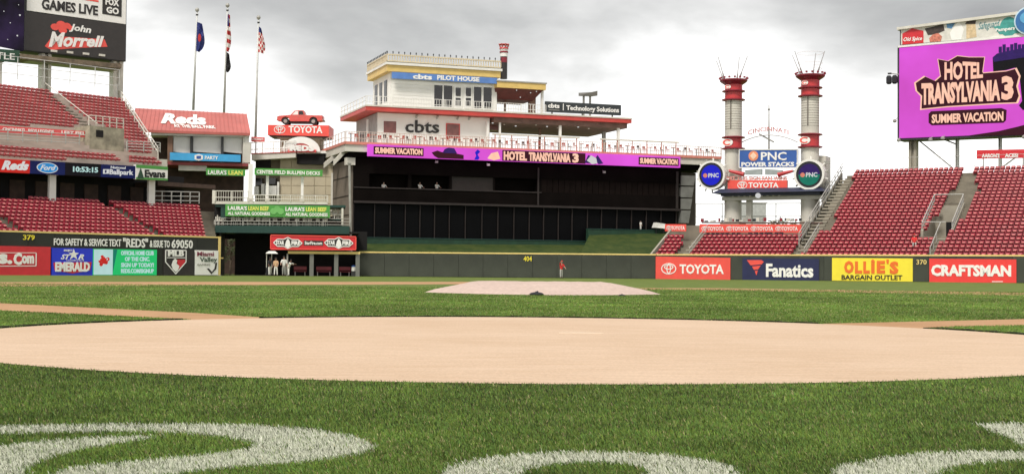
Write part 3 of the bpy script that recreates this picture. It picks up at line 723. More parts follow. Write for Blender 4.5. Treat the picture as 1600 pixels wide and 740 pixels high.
# ---- right field stand
RZ0, RRISE, RDEP, RV0 = 2.05, 0.372, 0.80, 0.9
hole = (7, 15)
hb = FR.hit(1444, 362, RV0 + 7 * RDEP)[0]; hu0, hu1 = hb - 0.2, hb + 2.6
TR = stand('big right field stand of red folding seats with light concrete aisles above the right wall', FR, RV0, RZ0, RRISE, RDEP, 26,
    [[(1252, 398), (1280, 362), (1296, 358), (1341, 262), (1507, 262), (1468, 330), (1432, 372), (1463, 372), (1446, 398), (1446, 401)],
     [(1449, 403), (1480, 366), (1497, 352), (1530, 295), (1521, 262), (1532, 250), (1700, 246), (1700, 403)]],
    [(1236, 400), (1276, 352), (1326, 262), (1512, 260), (1526, 248), (1700, 243), (1700, 404)], holes=[(hole[0], hole[1], hu0, hu1)], u_rng=(0, 60))
FR_slope = lambda r: (RV0 + r * RDEP, RZ0 + r * RRISE)
# vomitory in the right stand
v7, z7 = FR_slope(7); v15, z15 = FR_slope(15)
mb = MB(); mb.box(hu0, hu1, v7 - 0.1, v15 + 0.3, z7 - 1.3, z7 - 1.0); mb.build('vomitory_floor', conc_l, TR)
mb = MB(); mb.box(hu0 - 0.02, hu1 + 0.02, v15 - 0.25, v15, z7 - 1.0, z15 - 0.1); mb.build('vomitory_wall', conc_l, TR)
mb = MB(); mb.box(hu0 + 1.2, hu1 - 0.25, v15 - 0.42, v15 - 0.26, z7 - 0.95, z7 + 1.25); mb.build('doorway', void, TR)
for uu, nm in ((hu0, 'left'), (hu1, 'right')):
    mb = MB(); d = 0.12
    pts = [(v7 - 0.1, z7 - 1.0), (v15, z7 - 1.0), (v15, z15 + 0.25), (v7 - 0.1, z7 + 0.25)]
    vs = [(uu - d, a, b) for a, b in pts] + [(uu + d, a, b) for a, b in pts]
    mb.add(vs, [(0, 1, 2, 3), (7, 6, 5, 4), (0, 4, 5, 1), (1, 5, 6, 2), (2, 6, 7, 3), (3, 7, 4, 0)]); mb.build('vomitory_side', conc_l, TR)
    rr = MB()
    for hh in (0.55, 1.05): rr.tube((uu, v7, z7 + hh), (uu, v15, z15 + hh), 0.05)
    rr.build('handrail', galv, TR)
    for k in range(6):
        t = k / 5; pb = MB(); pb.tube((uu, v7 + (v15 - v7) * t, z7 + (z15 - z7) * t), (uu, v7 + (v15 - v7) * t, z7 + (z15 - z7) * t + 1.05), 0.045, 5); pb.build('rail_post', galv, TR)
mb = MB(); mb.tube((hu0, v7, z7 + 1.05), (hu1 - 0.6, v7, z7 + 1.05), 0.05); mb.build('cross_rail', galv, TR)
mb = MB(); mb.tube((hu0, v15, z15 + 1.05), (hu1, v15, z15 + 1.05), 0.05); mb.build('cross_rail', galv, TR)
# aisle stairs and rail at the left edge and under the vomitory
ul = FR.hit(1277, 368, FR_slope(5)[0])[0]
stair_strip(TR, FR, ul - 1.5, ul - 0.2, *FR_slope(5), RRISE, RDEP, 20)
mb = MB(); a = FR_slope(4); b = FR_slope(26)
for hh in (0.35, 0.75, 1.15): mb.tube((ul - 1.6, a[0], a[1] + hh), (ul - 1.6, b[0], b[1] + hh), 0.045)
mb.build('handrail', galv, TR)
for k in range(14):
    r = 4 + k * 1.6; s_ = FR_slope(r); pb = MB(); pb.tube((ul - 1.6, s_[0], s_[1] - 0.3), (ul - 1.6, s_[0], s_[1] + 1.15), 0.045, 5); pb.build('rail_post', galv, TR)
mb = MB(); pts = [(FR_slope(4)), (FR_slope(26)), (FR_slope(26)[0], 2.0), (FR_slope(4)[0], 2.0)]
vs = [(ul - 1.85, a, b) for a, b in pts] + [(ul - 1.65, a, b) for a, b in pts]
mb.add(vs, [(0, 1, 2, 3), (7, 6, 5, 4), (0, 4, 5, 1), (1, 5, 6, 2), (2, 6, 7, 3), (3, 7, 4, 0)]); mb.build('side_wall', conc, TR)
um = FR.hit(1452, 392, RV0)[0]
stair_strip(TR, FR, um - 0.2, um + 0.7, *FR_slope(1), RRISE, RDEP, 6)
mb = MB(); mb.tube((um, RV0 + 0.4, RZ0 + 1.1), (um, v7, z7 + 1.0), 0.045); mb.build('handrail', galv, TR)
for r in (0.5, 2.5, 4.5): s_ = FR_slope(r); pb = MB(); pb.tube((um, s_[0], s_[1]), (um, s_[0], s_[1] + 1.05), 0.045, 5); pb.build('rail_post', galv, TR)
# rail and mesh fence along the top of the right stand
s_ = FR_slope(26); qa = FR.hit(1338, 262, s_[0])[0]; qb = FR.hit(1720, 245, s_[0])[0]
T = Thing('mesh_fence', 'pale wire mesh fence along the top row of the right field stand', 'fence', FR, qa, s_[0], s_[1])
railing(T, FR, [(qa, s_[1] - 0.2), (qb, s_[1] - 0.2)], s_[0] + 0.6, 1.75, 2.4, galv, 1, 0.022)

# ---- low stand in front of the stacks
TM = stand('low centre right stand of six rows of red seats below the twin smoke stacks', FR, RV0, RZ0, RRISE, RDEP, 6,
    [[(1022, 398), (1042, 367), (1073, 366), (1050, 399)], [(1078, 399), (1098, 367), (1252, 368), (1232, 400)]],
    [(1018, 399), (1044, 352), (1262, 354), (1246, 401)], u_rng=(-4, 20))
mb = MB(); w0 = FR.hit(1021, 396, RV0)[0]
wa_, wb_ = FR.hit(1045, 360, RV0 + 7 * RDEP)[0], FR.hit(1262, 360, RV0 + 7 * RDEP)[0]
q_ = MB(); q_.box(wa_, wb_, RV0 + 6 * RDEP + .26, RV0 + 9.5 * RDEP, 1.2, RZ0 + 5 * RRISE + .01); q_.build('cross_aisle', conc, TM)
vb_ = RV0 + 9.5 * RDEP; q_ = MB(); q_.box(FR.hit(1046, 360, vb_)[0], FR.hit(1275, 360, vb_)[0], vb_ + .01, vb_ + .4, 0, FR.hit(1150, 351.5, vb_)[1]); q_.build('rear_wall', conc, TM)
pts = [(RV0 - .3, RZ0 + 0.3), (RV0 + 7 * RDEP, RZ0 + 7 * RRISE + .5), (RV0 + 7 * RDEP, RZ0 - 0.5), (RV0 - .3, RZ0 - 0.5)]
vs = [(w0 - 0.4, a, b) for a, b in pts] + [(w0 - 0.2, a, b) for a, b in pts]
mb.add(vs, [(0, 1, 2, 3), (7, 6, 5, 4), (0, 4, 5, 1), (1, 5, 6, 2), (2, 6, 7, 3), (3, 7, 4, 0)]); mb.build('side_wall', conc_l, TM)
for xx in (1062, 1240):
    uu = FR.hit(xx, 395, RV0)[0]; stair_strip(TM, FR, uu - 0.1, uu + 0.9, *FR_slope(1), RRISE, RDEP, 5)
    mb = MB()
    for hh in (0.6, 1.0): mb.tube((uu + 1.0, RV0, RZ0 + hh), (uu + 1.0, RV0 + 7 * RDEP, RZ0 + 7 * RRISE + hh), 0.04)
    mb.build('handrail', galv, TM)
vT = RV0 + 8 * RDEP
S = sign('banner', 'long red banner with four repeated car maker names behind the low centre right seats', FR, 1093, 1252, 350, 363, 350.5, 363.5, redsign, vT, 0.08)
for k in range(4):
    x0 = 1098 + k * 38.5; u, z = FR.hit(x0 + 3, 356.9, vT); oval_logo(S, u, z, 0.34, 0.24, vT, white_l)
    text(S, 'TOYOTA', FR.quad(x0 + 8, x0 + 33, 353.8, 360.3, 353.9, 360.4, vT), vT, white_l, 0.02)
S = sign('banner', 'short red banner above the small seat block beside the batters eye lawn', FR, 1039, 1072, 350, 361, 350.3, 361.3, redsign, vT, 0.08)
u, z = FR.hit(1045, 355.7, vT); oval_logo(S, u, z, 0.3, 0.22, vT, white_l); text(S, 'TOYOTA', FR.quad(1049, 1070, 353, 359, 353, 359, vT), vT, white_l, 0.02)
# dark folding chairs along the cross aisle
def dark_chair(fr, u, v, z, label, grp):
    T = Thing('folding_chair', label, 'chair', fr, u, v, z, grp, random.uniform(-.5, .5))
    T.fr = fr; off = T.off; T.off = Vector((0, 0, 0))
    mb = MB(); mb.box(-.22, .22, -.22, .22, .42, .46); mb.build('seat', cl_blk, T)
    mb = MB(); mb.box(-.22, .22, .20, .24, .50, .88); mb.build('backrest', cl_blk, T)
    for a in (-.2, .2):
        for b in (-.2, .2): mb = MB(); mb.tube((a, b, 0), (a, b, .44 if b < 0 else .86), .018, 4); mb.build('leg', dkmet, T)
    T.off = off; return T
k = 0; proto = None; v = RV0 + 6.9 * RDEP; zz = RZ0 + 5 * RRISE + 0.015
for x in list(range(1104, 1156, 8)) + list(range(1172, 1228, 8)):
    u = FR.hit(x, 366, v)[0]
    if proto is None: proto = dark_chair(FR, u, v, zz, 'first dark chair from the left behind the low seats, left of the gap', 'dark chairs along the aisle below the stacks').o
    else: copy_tree(proto, FR.W(u, v, zz), FR.ang + random.uniform(-.5, .5), '%s dark chair from the left behind the low seats, %s of the gap' % ((ORD[(x - 1104) // 8], 'left') if x < 1160 else (ORD[(x - 1172) // 8], 'right')))

def text3(T, txt, c, mat, bold=0.02, shear=0.0, th=0.06, lift=0.05, name='lettering'):
    """letters on any plane: c = TL,TR,BR,BL as (u,v,z)"""
    vs, fs = glyphs(txt, bold, shear, 1.0); c = [Vector(a) for a in c]
    n = (c[1] - c[0]).cross(c[3] - c[0]).normalized()
    if n.y > 0: n = -n
    out = [((c[0] * (1 - a) + c[1] * a) * b + (c[3] * (1 - a) + c[2] * a) * (1 - b)) + n * (lift + w * th) for a, b, w in vs]
    mb = MB(); mb.add(out, fs); return mb.build(name, mat, T)

# ================================================================== LEFT FIELD STANDS
stand('lower left field stand of red seats under the overhanging upper deck', FL, 0.9, 3.25, 0.345, 0.80, 10,
    [[(-60, 300), (0, 308), (151, 311), (247, 367), (44, 363), (-8, 329), (-60, 325)], [(-60, 335), (-14, 334), (30, 362), (-60, 360)],
     [(166, 311), (312, 313), (319, 369), (262, 369)]],
    [(-60, 298), (160, 304), (312, 309), (334, 316), (339, 373), (-60, 365)], u_rng=(-12, 30))
LS_rows = lambda r: (0.9 + r * 0.80, 3.25 + r * 0.345)
for xx, w in ((22, 0.7), (246, 0.7)):
    pass
UV0 = 7.6
uz0 = FL.hit(120, 255, UV0)[1] + 0.15
TU = stand('upper left field deck of faded red seats below the black scoreboard', FL, UV0 + 0.3, uz0, 0.40, 0.80, 22,
    [[(-60, 116), (0, 123), (72, 133), (120, 182), (126, 193), (0, 190), (-60, 186)], [(90, 136), (187, 143), (243, 229), (238, 238), (206, 232), (194, 204), (152, 186), (134, 180)],
     [(-60, 216), (0, 222), (178, 236), (188, 246), (0, 241), (-60, 237)], [(202, 238), (246, 240), (251, 250), (207, 250)]],
    [(-60, 113), (190, 140), (247, 229), (253, 252), (-60, 244)], u_rng=(-12, 34), slab=0.7, ss=0.52, dz=-0.04, mat=M('pale_terrace', (0.44, 0.36, 0.31), .9, .15, .8), sm=SEAT2)
UP = lambda r: (UV0 + 0.3 + r * 0.8, uz0 + r * 0.40)
# stair down the upper deck
ua = FL.hit(104, 160, UP(16)[0])[0]
stair_strip(TU, FL, ua - 0.5, ua + 0.6, *UP(9), 0.40, 0.80, 13, conc)
mb = MB(); a, b = UP(9), UP(21); mb.tube((ua, a[0], a[1] + 0.95), (ua, b[0], b[1] + 0.95), 0.04); mb.build('handrail', cream, TU)
# vomitory block
vv, vz = UP(5)
qv = FL.quad(140, 194, 196, 229, 202, 236, vv)
mb = MB(); mb.box(qv[0][0], qv[1][0], vv, vv + 2.6, qv[3][1] - 0.6, qv[0][1]); mb.build('vomitory_wall', M('vomitory_concrete', (0.30, 0.27, 0.20), .9, .35, 1.6, .3), TU)
qd = FL.quad(150, 161, 203, 214, 204, 215, vv)
mb = MB(); mb.prism(qd, vv - 0.05, vv - 0.003); mb.build('doorway', void, TU)
rr = MB()
for hh in (0.45, 0.95): rr.box(qv[0][0], qv[1][0], vv + 0.02, vv + 0.10, qv[0][1] + hh, qv[0][1] + hh + 0.07)
rr.build('vomitory_rail', cream, TU)
for k in range(6):
    uu = qv[0][0] + (qv[1][0] - qv[0][0]) * k / 5; mb = MB(); mb.box(uu - 0.04, uu + 0.04, vv + 0.12, vv + 0.2, qv[0][1], qv[0][1] + 1.0); mb.build('rail_post', cream, TU)
# right hand parapet stepping down the deck end
mb = MB(); ue0 = FL.hit(190, 142, UP(21)[0])[0]; ue1 = FL.hit(247, 232, UP(3)[0])[0]
for hh in (0.55, 1.0): mb.tube((ue0, UP(21)[0], UP(21)[1] + hh), (ue1, UP(3)[0], UP(3)[1] + hh), 0.05)
mb.build('handrail', cream, TU)
for k in range(9):
    t = k / 8; u = ue0 + (ue1 - ue0) * t; v = UP(21)[0] + (UP(3)[0] - UP(21)[0]) * t; z = UP(21)[1] + (UP(3)[1] - UP(21)[1]) * t
    mb = MB(); mb.tube((u, v, z - 0.2), (u, v, z + 1.0), 0.045, 5); mb.build('rail_post', cream, TU)
mb = MB(); mb.tube((ue0 - 0.2, UP(21)[0] + .6, UP(21)[1] - 0.5), (ue0 - 0.2, UP(21)[0] + .6, UP(21)[1] + 1.9), 0.10); mb.build('end_post', steel, TU)
# grey barrier and rail below the red banner
for xa, xb, ya, yb, vr in ((-60, 124, 217, 226, 2.6), (198, 250, 236, 238, 2.2)):
    v = UP(vr)[0]; pa, pb = FL.hit(xa, ya, v), FL.hit(xb, yb, v)
    railing(TU, FL, [pa, pb], v, 0.95, 1.3, galv, 3, 0.04)
S = sign('banner', 'faded red banner strip with pale lettering across the upper left deck', FL, -50, 155, 193, 203.5, 206.5, 216, pinkred, UP(6)[0], 0.08)
for a, b, tx in ((4, 38, 'CINCINNATI'), (44, 84, 'REDS LEGENDS'), (96, 140, 'LEFT FIELD')):
    text(S, tx, FL.quad(a, b, 199 + a * .055, 204 + a * .055, 199 + b * .055, 204 + b * .055, S.v), S.v, white_l, 0.03)
# fence behind the top row
vf = UP(22)[0] + 0.4; pa, pb = FL.hit(-60, 114, vf), FL.hit(186, 142, vf)
T = Thing('mesh_fence', 'pale wire fence behind the top row of the upper left deck', 'fence', FL, pa[0], vf, pa[1])
railing(T, FL, [pa, pb], vf, 2.3, 3.0, M('pale_rail', (0.6, 0.6, 0.58), 0.5), 2, 0.03)
# overhang: soffit, fascia, dark concourse behind, columns
ur0 = FL.hit(-70, 262, UV0)[0]; ur1 = FL.hit(263, 272, UV0)[0]; zb = FL.hit(120, 275, UV0)[1]
T = Thing('concourse', 'unlit concourse behind the lower left seats, under the upper deck', 'building', FL, ur0, 8.9, 0)
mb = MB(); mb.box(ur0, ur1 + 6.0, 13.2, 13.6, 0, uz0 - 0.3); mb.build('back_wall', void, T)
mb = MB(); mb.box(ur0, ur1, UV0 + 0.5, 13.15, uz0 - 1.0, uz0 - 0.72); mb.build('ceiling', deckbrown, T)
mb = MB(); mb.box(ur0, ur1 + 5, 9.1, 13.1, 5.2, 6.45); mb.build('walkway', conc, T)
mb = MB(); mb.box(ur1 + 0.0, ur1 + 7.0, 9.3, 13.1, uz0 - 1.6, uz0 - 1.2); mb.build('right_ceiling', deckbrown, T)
for i in range(9):
    uu = ur0 + 3 + i * 2.6; mb = MB(); mb.box(uu, uu + 1.5, 13.05, 13.19, 6.6, 8.7); mb.build('doorway', deckbrown, T)
railing(T, FL, [FL.hit(238, 317, 9.2), FL.hit(311, 318, 9.2)], 9.2, 1.15, 1.1, galv, 2, 0.045)
for px, w in ((81, 0.33), (236, 0.36)):
    uu = FL.hit(px, 300, 8.6)[0]; zt = FL.hit(px, 272, 8.6)[1] + 0.2; zf = FL.hit(px, 322, 8.6)[1] - .4
    T = Thing('column', 'white steel column holding up the left deck, %s' % ('left of the clock display' if px < 100 else 'under the green and white board'), 'column', FL, uu, 8.6, zf, 'columns under the upper left deck')
    mb = MB(); mb.box(uu - w, uu + w, 8.45, 8.75, zf, zt - 0.3); mb.build('shaft', white, T)
    mb = MB(); mb.box(uu - w - 0.12, uu + w + 0.12, 8.3, 8.9, zt - 0.3, zt + 0.1); mb.build('cap', cream, T)
    mb = MB(); mb.box(uu - w - 0.1, uu + w + 0.1, 8.35, 8.85, zf - 0.1, zf + 0.15); mb.build('base', conc, T)
# ribbon displays, section by section
def ribbon(x0, x1, mat, label):
    f = lambda x: (248 + 14 * x / 262, 268.5 + 12.5 * x / 262)
    (a, b), (c, d) = f(x0), f(x1)
    return sign('ribbon_display', label, FL, x0, x1 - 0.3, a, b, c, d, mat, UV0, 0.35, cat='display')
f2 = lambda x0, x1, a, b: FL.quad(x0, x1, 248 + 14 * x0 / 262 + a * 20.3, 248 + 14 * x0 / 262 + b * 20, 248 + 14 * x1 / 262 + a * 19.2, 248 + 14 * x1 / 262 + b * 19.0, UV0)
S = ribbon(-60, 47, led_red, 'red ribbon display with white Reds script at the far left'); text(S, 'Reds', f2(2, 45, 0.10, 0.85), S.v, led_white, 0.05, 0.35)
S = ribbon(47, 102, led_navy, 'blue ribbon display with a light blue oval reading Ford')
u, z = FL.hit(74, 262.2, UV0); mb = MB(); mb.disc(u, z, 1.06, UV0 - 0.03, UV0, rz=0.48); mb.build('oval', led_white, S)
mb = MB(); mb.disc(u, z, 0.98, UV0 - 0.05, UV0 - 0.031, rz=0.42); mb.build('oval_inner', led_ford, S); text(S, 'Ford', f2(62, 87, 0.30, 0.72), UV0 - 0.05, led_white, 0.02, 0.4)
S = ribbon(102, 158, led_dark, 'black ribbon display showing the clock 10:53:15'); text(S, '10:53:15', f2(114, 153, 0.28, 0.72), S.v, led_mint, 0.03)
S = ribbon(158, 212, led_navy, 'dark navy ribbon display reading Ballpark'); text(S, 'Ballpark', f2(171, 208, 0.35, 0.88), S.v, led_white, 0.025); text(S, 'National', f2(173, 196, 0.1, 0.3), S.v, led_white, 0.01)
shape(S, f2(161, 170, 0.38, 0.75), S.v, led_white); shape(S, f2(163.5, 166, 0.45, 0.68), S.v - .03, led_navy)
S = sign('ribbon_display', 'green and white board reading Evans at the right end of the ribbon', FL, 212.5, 262, 257, 280, 260.5, 282, white_l, UV0 - 0.1, 0.4, cat='display')
shape(S, FL.quad(212.5, 262, 257, 262, 260.5, 265.5, S.v), S.v, green_s, 0.02, 'top_band'); shape(S, FL.quad(212.5, 262, 276.5, 280, 279, 282, S.v), S.v, green_s, 0.02, 'bottom_band')
shape(S, [qmap(FL.quad(214, 225, 262, 279, 262, 279, S.v), [(0, 1), (0.5, 0), (1, 1)])], S.v - .02, dkgreen_s, 0.02); text(S, 'Evans', FL.quad(226, 258, 265, 277, 266, 278, S.v), S.v, M('ink_black', (0.01, 0.01, 0.01)), 0.04)

# ---- left scoreboard
qs = FSL.quad(38, 197.5, -60, 79, -32, 96.5)
T = Thing('scoreboard', 'tall black scoreboard with white GAMES LIVE panel over a black John Morrell panel', 'scoreboard', FSL, (qs[0][0] + qs[1][0]) / 2, 0, 0)
zbL, zbR = qs[3][1], qs[2][1]; zbm = (zbL + zbR) / 2
mb = MB(); mb.prism([(qs[0][0], 34), (qs[1][0], 34), (qs[1][0], zbR), (qs[0][0], zbL)], 0.0, 2.6); mb.build('cabinet', dkmet, T)
q = FSL.quad(38.5, 197, 18, 78, 39, 95.5, -0.12); mb = MB(); mb.prism(q, -0.12, -0.003); mb.build('lower_panel', M('black_panel', (0.028, 0.022, 0.020), 0.45, 0.15), T)
q = FSL.quad(42.5, 197, -42, 16.5, -18, 38.2, -0.12); mb = MB(); mb.prism(q, -0.12, -0.003); mb.build('upper_panel', white_l, T)
text(T, 'GAMES LIVE', FSL.quad(65, 153, -2, 15, 9.5, 25, -.12), -0.12, black, 0.035)
q = FSL.quad(160, 190, -8, 22, -4, 27, -.12); shape(T, q, -0.12, black, 0.03, 'badge'); text(T, 'FOX', qfr(q, 0.15, 0.85, 0.15, 0.5), -0.15, white_l, 0.04); text(T, 'GO', qfr(q, 0.2, 0.85, 0.58, 0.92), -0.15, white_l, 0.04)
shape(T, FSL.quad(124, 154, -4, -1, 1, 4, -.12), -0.12, redsign, 0.02, 'red_underline')
text(T, 'Morrell', FSL.quad(76, 162, 49, 74, 57, 74, -.12), -0.16, white_l, 0.035, 0.25); text(T, 'John', FSL.quad(108, 142, 37, 50, 42, 56, -.12), -0.16, white_l, 0.03, 0.25)
shape(T, [qmap(FSL.quad(70, 168, 50, 80, 55, 78, -.12), p) for p in ([(0.0, .75), (0.12, .2), (0.95, .3), (1.0, .8), (0.5, .86), (0.1, .95)],)], -0.12, redsign, 0.02, 'red_shadow')
cu, cz = FSL.hit(98, 44, -.12); mb = MB()
for i, (a, b, r) in enumerate(((-0.9, 0, 0.5), (-0.2, 0.35, 0.55), (0.5, 0.3, 0.45), (0.0, -0.25, 0.5), (0.9, 0.1, 0.35))): mb.disc(cu + a, cz + b, r, -0.15 - i * 0.002, -0.121, 12, rz=r * 0.75)
mb.build('emblem', redsign, T)
for k in range(4):
    x = 84 + k * 25; y = 83 + k * 2.2
    u, z = FSL.hit(x, y - 3, -.15); mb = MB(); mb.box(u - .35, u + .35, -0.3, -.13, z - .12, z + .12); mb.build('lamp', cream, T)
# catwalk and legs under the scoreboard
q = FSL.quad(32, 190, 84, 92, 100, 107, -1.2)
mb = MB(); mb.prism(q, -1.2, 2.2); mb.build('catwalk', M('weathered_steel', (0.16, 0.12, 0.08), 0.7, 0.4, 2.0), T)
q2 = FSL.quad(45, 185, 92, 95, 107, 110, -0.6); mb = MB(); mb.prism(q2, -0.6, 1.6); mb.build('lower_beam', steel, T)
for px, w in ((70, 0.55), (182, 0.62)):
    uu, zz = FSL.hit(px, 100, 1.0); mb = MB(); mb.box(uu - w, uu - w * .35, 0.5, 1.5, 0, zz + 1.2); mb.box(uu + w * .35, uu + w, 0.5, 1.5, 0, zz + 1.2); mb.box(uu - w * .35, uu + w * .35, 0.9, 1.1, 0, zz + 1); mb.build('leg', cream, T)
T2 = T
q = FSL.quad(-60, 38, -60, 60, -60, 79.5, -0.6)
T = Thing('score_screen', 'dark purple video screen left of the white GAMES LIVE panel', 'screen', FSL, q[0][0], -.6, q[3][1])
panel(T, q, -0.6, led_space, 0.55, 'screen')
for (x, y, r) in ((31, 24, .10), (27, 56, .09), (29, 8, .05), (16, 36, .06), (6, 18, .06), (12, 62, .05)):
    u, z = FSL.hit(x, y, -.6); mb = MB(); mb.disc(u, z, r, -.62, -.602, 8); mb.build('star', led_white, T)
S = sign('out_of_town_board', 'small dark green board with white letters TLE at the left edge under the screen', FSL, -60, 30.5, 72, 94, 79, 97, dkgreen_s, -1.0, 0.3)
text(S, 'SEATTLE', FSL.quad(-48, 23, 77, 90, 84, 94, -1.0), -1.0, white_l, 0.01)
uu, zz = FSL.hit(-2, 97, -.5)
T = Thing('column', 'steel column at the far left edge carrying the green letter board', 'column', FSL, uu, -.5, 0); mb = MB(); mb.box(uu - .35, uu + .35, -.6, -.2, 0, zz); mb.build('shaft', cream, T)
mb = MB(); mb.box(uu - .5, uu + .5, -.7, -.1, zz, zz + .2); mb.build('cap', steel, T)

# ================================================================== PAVILION with red roof
b0, b1 = FV.hit(234, 203, 0), FV.hit(391, 208, 0); t0, t1 = FV.hit(212, 169, 7.0), FV.hit(385, 178, 7.0)
T = Thing('pavilion', 'party pavilion with a sloping red roof that bears white Reds script', 'building', FV, (b0[0] + b1[0]) / 2, 0, 0)
mb = MB(); vs = [(b0[0] - 2.0, 0, b0[1]), (b1[0], 0, b1[1]), (t1[0], 7, t1[1]), (t0[0], 7, t0[1])]
mb.add(vs + [(a, b + 0.02, c - 0.28) for a, b, c in vs], [(0, 1, 2, 3), (7, 6, 5, 4), (0, 4, 5, 1), (1, 5, 6, 2), (2, 6, 7, 3), (3, 7, 4, 0)]); rf = mb.build('roof', redroof, T)
mb = MB()
for k in range(29):
    t = k / 28; a = Vector(vs[0]) * (1 - t) + Vector(vs[1]) * t; b = Vector(vs[3]) * (1 - t) + Vector(vs[2]) * t
    mb.tube(a + Vector((0, 0, .03)), b + Vector((0, 0, .03)), 0.035, 4)
sub(mb, 'roof_seam', redroof, T, rf, kind='stuff')
Lr = lambda s, t: tuple((Vector(vs[0]) * (1 - s) + Vector(vs[1]) * s) * (1 - t) + (Vector(vs[3]) * (1 - s) + Vector(vs[2]) * s) * t)
text3(T, 'Reds', [Lr(.22, .80), Lr(.60, .80), Lr(.66, .30), Lr(.24, .30)], white_l, 0.05, 0.35); text3(T, 'AT THE BALL PARK', [Lr(.34, .28), Lr(.70, .28), Lr(.71, .14), Lr(.36, .14)], white_l, 0.03)
u0, u1 = b0[0], b1[0]; zr = b0[1]
g = lambda x, y, v=0.4: FV.hit(x, y, v)
mb = MB(); q = FV.quad(236, 390, 203.5, 211, 208.5, 214, .4); mb.prism(q, 0.4, 5.5); mb.build('eave_beam', white, T)
zf = g(300, 252)[1]
mb = MB(); mb.box(g(236, 230)[0], g(385, 230)[0], 3.5, 3.8, zf, g(300, 208)[1]); mb.build('back_wall', deckbrown, T)
for a, b in ((271, 297), (302, 345.5), (349.5, 378)):
    q = FV.quad(a, b, 212.5, 237, 214, 240, 1.2); mb = MB(); mb.prism(q, 1.2, 1.35); mb.build('screen_panel', white, T)
for x, w, mt in ((266, .28, M('brown_post', (0.20, 0.11, 0.07))), (299.5, .14, dkmet), (347.5, .14, dkmet), (381, .12, cream), (386, .25, white)):
    u, z = g(x, 213, .8); mb = MB(); mb.box(u - w, u + w, .75, 1.05, zf - .3, z + .3); mb.build('post', mt, T)
q = FV.quad(262, 392, 252.5, 257, 255.5, 260, 0.2); mb = MB(); mb.prism(q, 0.2, 6); mb.build('deck_edge', M('dark_red_edge', (0.25, 0.04, 0.04)), T)
q = FV.quad(240, 384, 257.5, 266, 260.5, 268, 2.0); mb = MB(); mb.prism(FV.quad(279, 323, 257.5, 266, 259, 267, .6), 0.6, 1.5); mb.build('soffit_panel', cream, T)
mb = MB(); mb.box(g(240, 230)[0], g(386, 230)[0], 5.5, 5.9, 0, zf); mb.build('lower_back_wall', deckbrown, T)
mb = MB(); mb.box(g(226, 230)[0], g(262, 230)[0], 1.2, 1.5, zf - 1.6, zf + 0.2); mb.build('side_panel', cream, T)
mb = MB(); mb.box(g(380, 230)[0], g(392, 230)[0], .5, 5.0, zf + .02, g(390, 222)[1]); mb.build('end_wall', cream, T)
S = sign('sign', 'sky blue sign with white lettering on the front of the red roofed pavilion', FV, 265.5, 376, 238, 250, 242, 253, skyblue, -0.1, 0.2)
text(S, 'PARTY', FV.quad(320, 341, 243.5, 249, 244, 249.5, -.1), -.1, white_l, .03); shape(S, [qmap(FV.quad(304, 317, 240.5, 251, 241, 251, -.1), [(0, .2), (.5, 0), (1, .2), (1, .8), (.5, 1), (0, .8)])], -.1, white_l); shape(S, FV.quad(307, 314, 243.5, 248, 243.5, 248, -.1), -.13, blue)
S = sign('sign', "green LAURA'S LEAN sign hanging under the pavilion", FV, 322, 383.5, 262.5, 273.5, 264.5, 275, green_s, -0.05, 0.15)
text(S, "LAURA'S", FV.quad(325, 354, 265.5, 272.5, 266, 273, -.05), -.05, white_l, .03); text(S, 'LEAN', FV.quad(357, 379, 266.2, 273, 266.7, 273.5, -.05), -.05, M('ink_yellow', (.75, .75, .15)), .03)

# ---- flag poles
def flagpole(xb, yb, xt, yt, label, cols, fy0, fy1, fw, Y=168):
    B = P(xb, yb, Y); Tp = P(xt, yt, Y)
    o = Thing('flagpole', label, 'flagpole', WORLD, B.x, Y, B.z, 'flagpoles behind the red roof')
    mb = MB(); mb.tube(B, Tp, 0.16, 10, 0.09); mb.build('pole', M('pole_white', (0.6, 0.6, 0.58), .4), o, smooth=True)
    mb = MB(); mb.lathe(Tp, [(0.02, -.1), (.2, .0), (.26, .18), (.18, .38), (.02, .46)], 10); mb.build('finial', steel, o)
    mb = MB(); mb.lathe(Tp, [(0.16, -.5), (.16, -.35)], 8); mb.build('truck', dkmet, o)
    for (c, a, b, w, off) in cols:
        f = MB(); n = 9; m_ = 4; vs = []
        for j in range(n + 1):
            y = a + (b - a) * j / n; ax = xb + (xt - xb) * (yb - y) / (yb - yt)
            for i in range(m_ + 1):
                t = i / m_; ww = w * (0.25 + 0.75 * math.sin(math.pi * min(1, .12 + j / n * .88)) ** .6) * t
                p = P(ax + 1.2 + ww + off * t * j / n, y + 2.5 * t, Y); vs.append((p.x, Y - .2 + 0.35 * math.sin(t * 9 + j * .8) * t, p.z))
        fs = [(j * (m_ + 1) + i, j * (m_ + 1) + i + 1, (j + 1) * (m_ + 1) + i + 1, (j + 1) * (m_ + 1) + i) for j in range(n) for i in range(m_)]
        mi = [{'us': (0 if (i < 2 and j < 3) else (1 if j % 2 else 2)), 'oh': (1 if (i + j) % 2 else 2) if j > 1 else 0}.get(c, 0) for j in range(n) for i in range(m_)]
        f.v = vs; f.f = fs; f.mi = mi
        navy_c = M('flag_navy', (.02, .03, .16), .8); rd = M('flag_red', (.45, .03, .03), .8); wh = M('flag_white', (.7, .68, .65), .8); bk = M('flag_black', (.012, .012, .014), .8)
        ob = f.build('flag', [bk, bk, bk] if c == 'blk' else [navy_c, wh, rd] if c in ('us', 'oh') else [navy_c, navy_c, navy_c], o)
        if c == 'red':
            p = P(ax, a, Y); mb = MB(); mb.disc(P(xb + (xt - xb) * (yb - 58) / (yb - yt) + 7, 58, Y).x, P(0, 58, Y).z, .2, Y - .62, Y - .56, 10, rz=.5); mb.build('flag_emblem', rd, o)
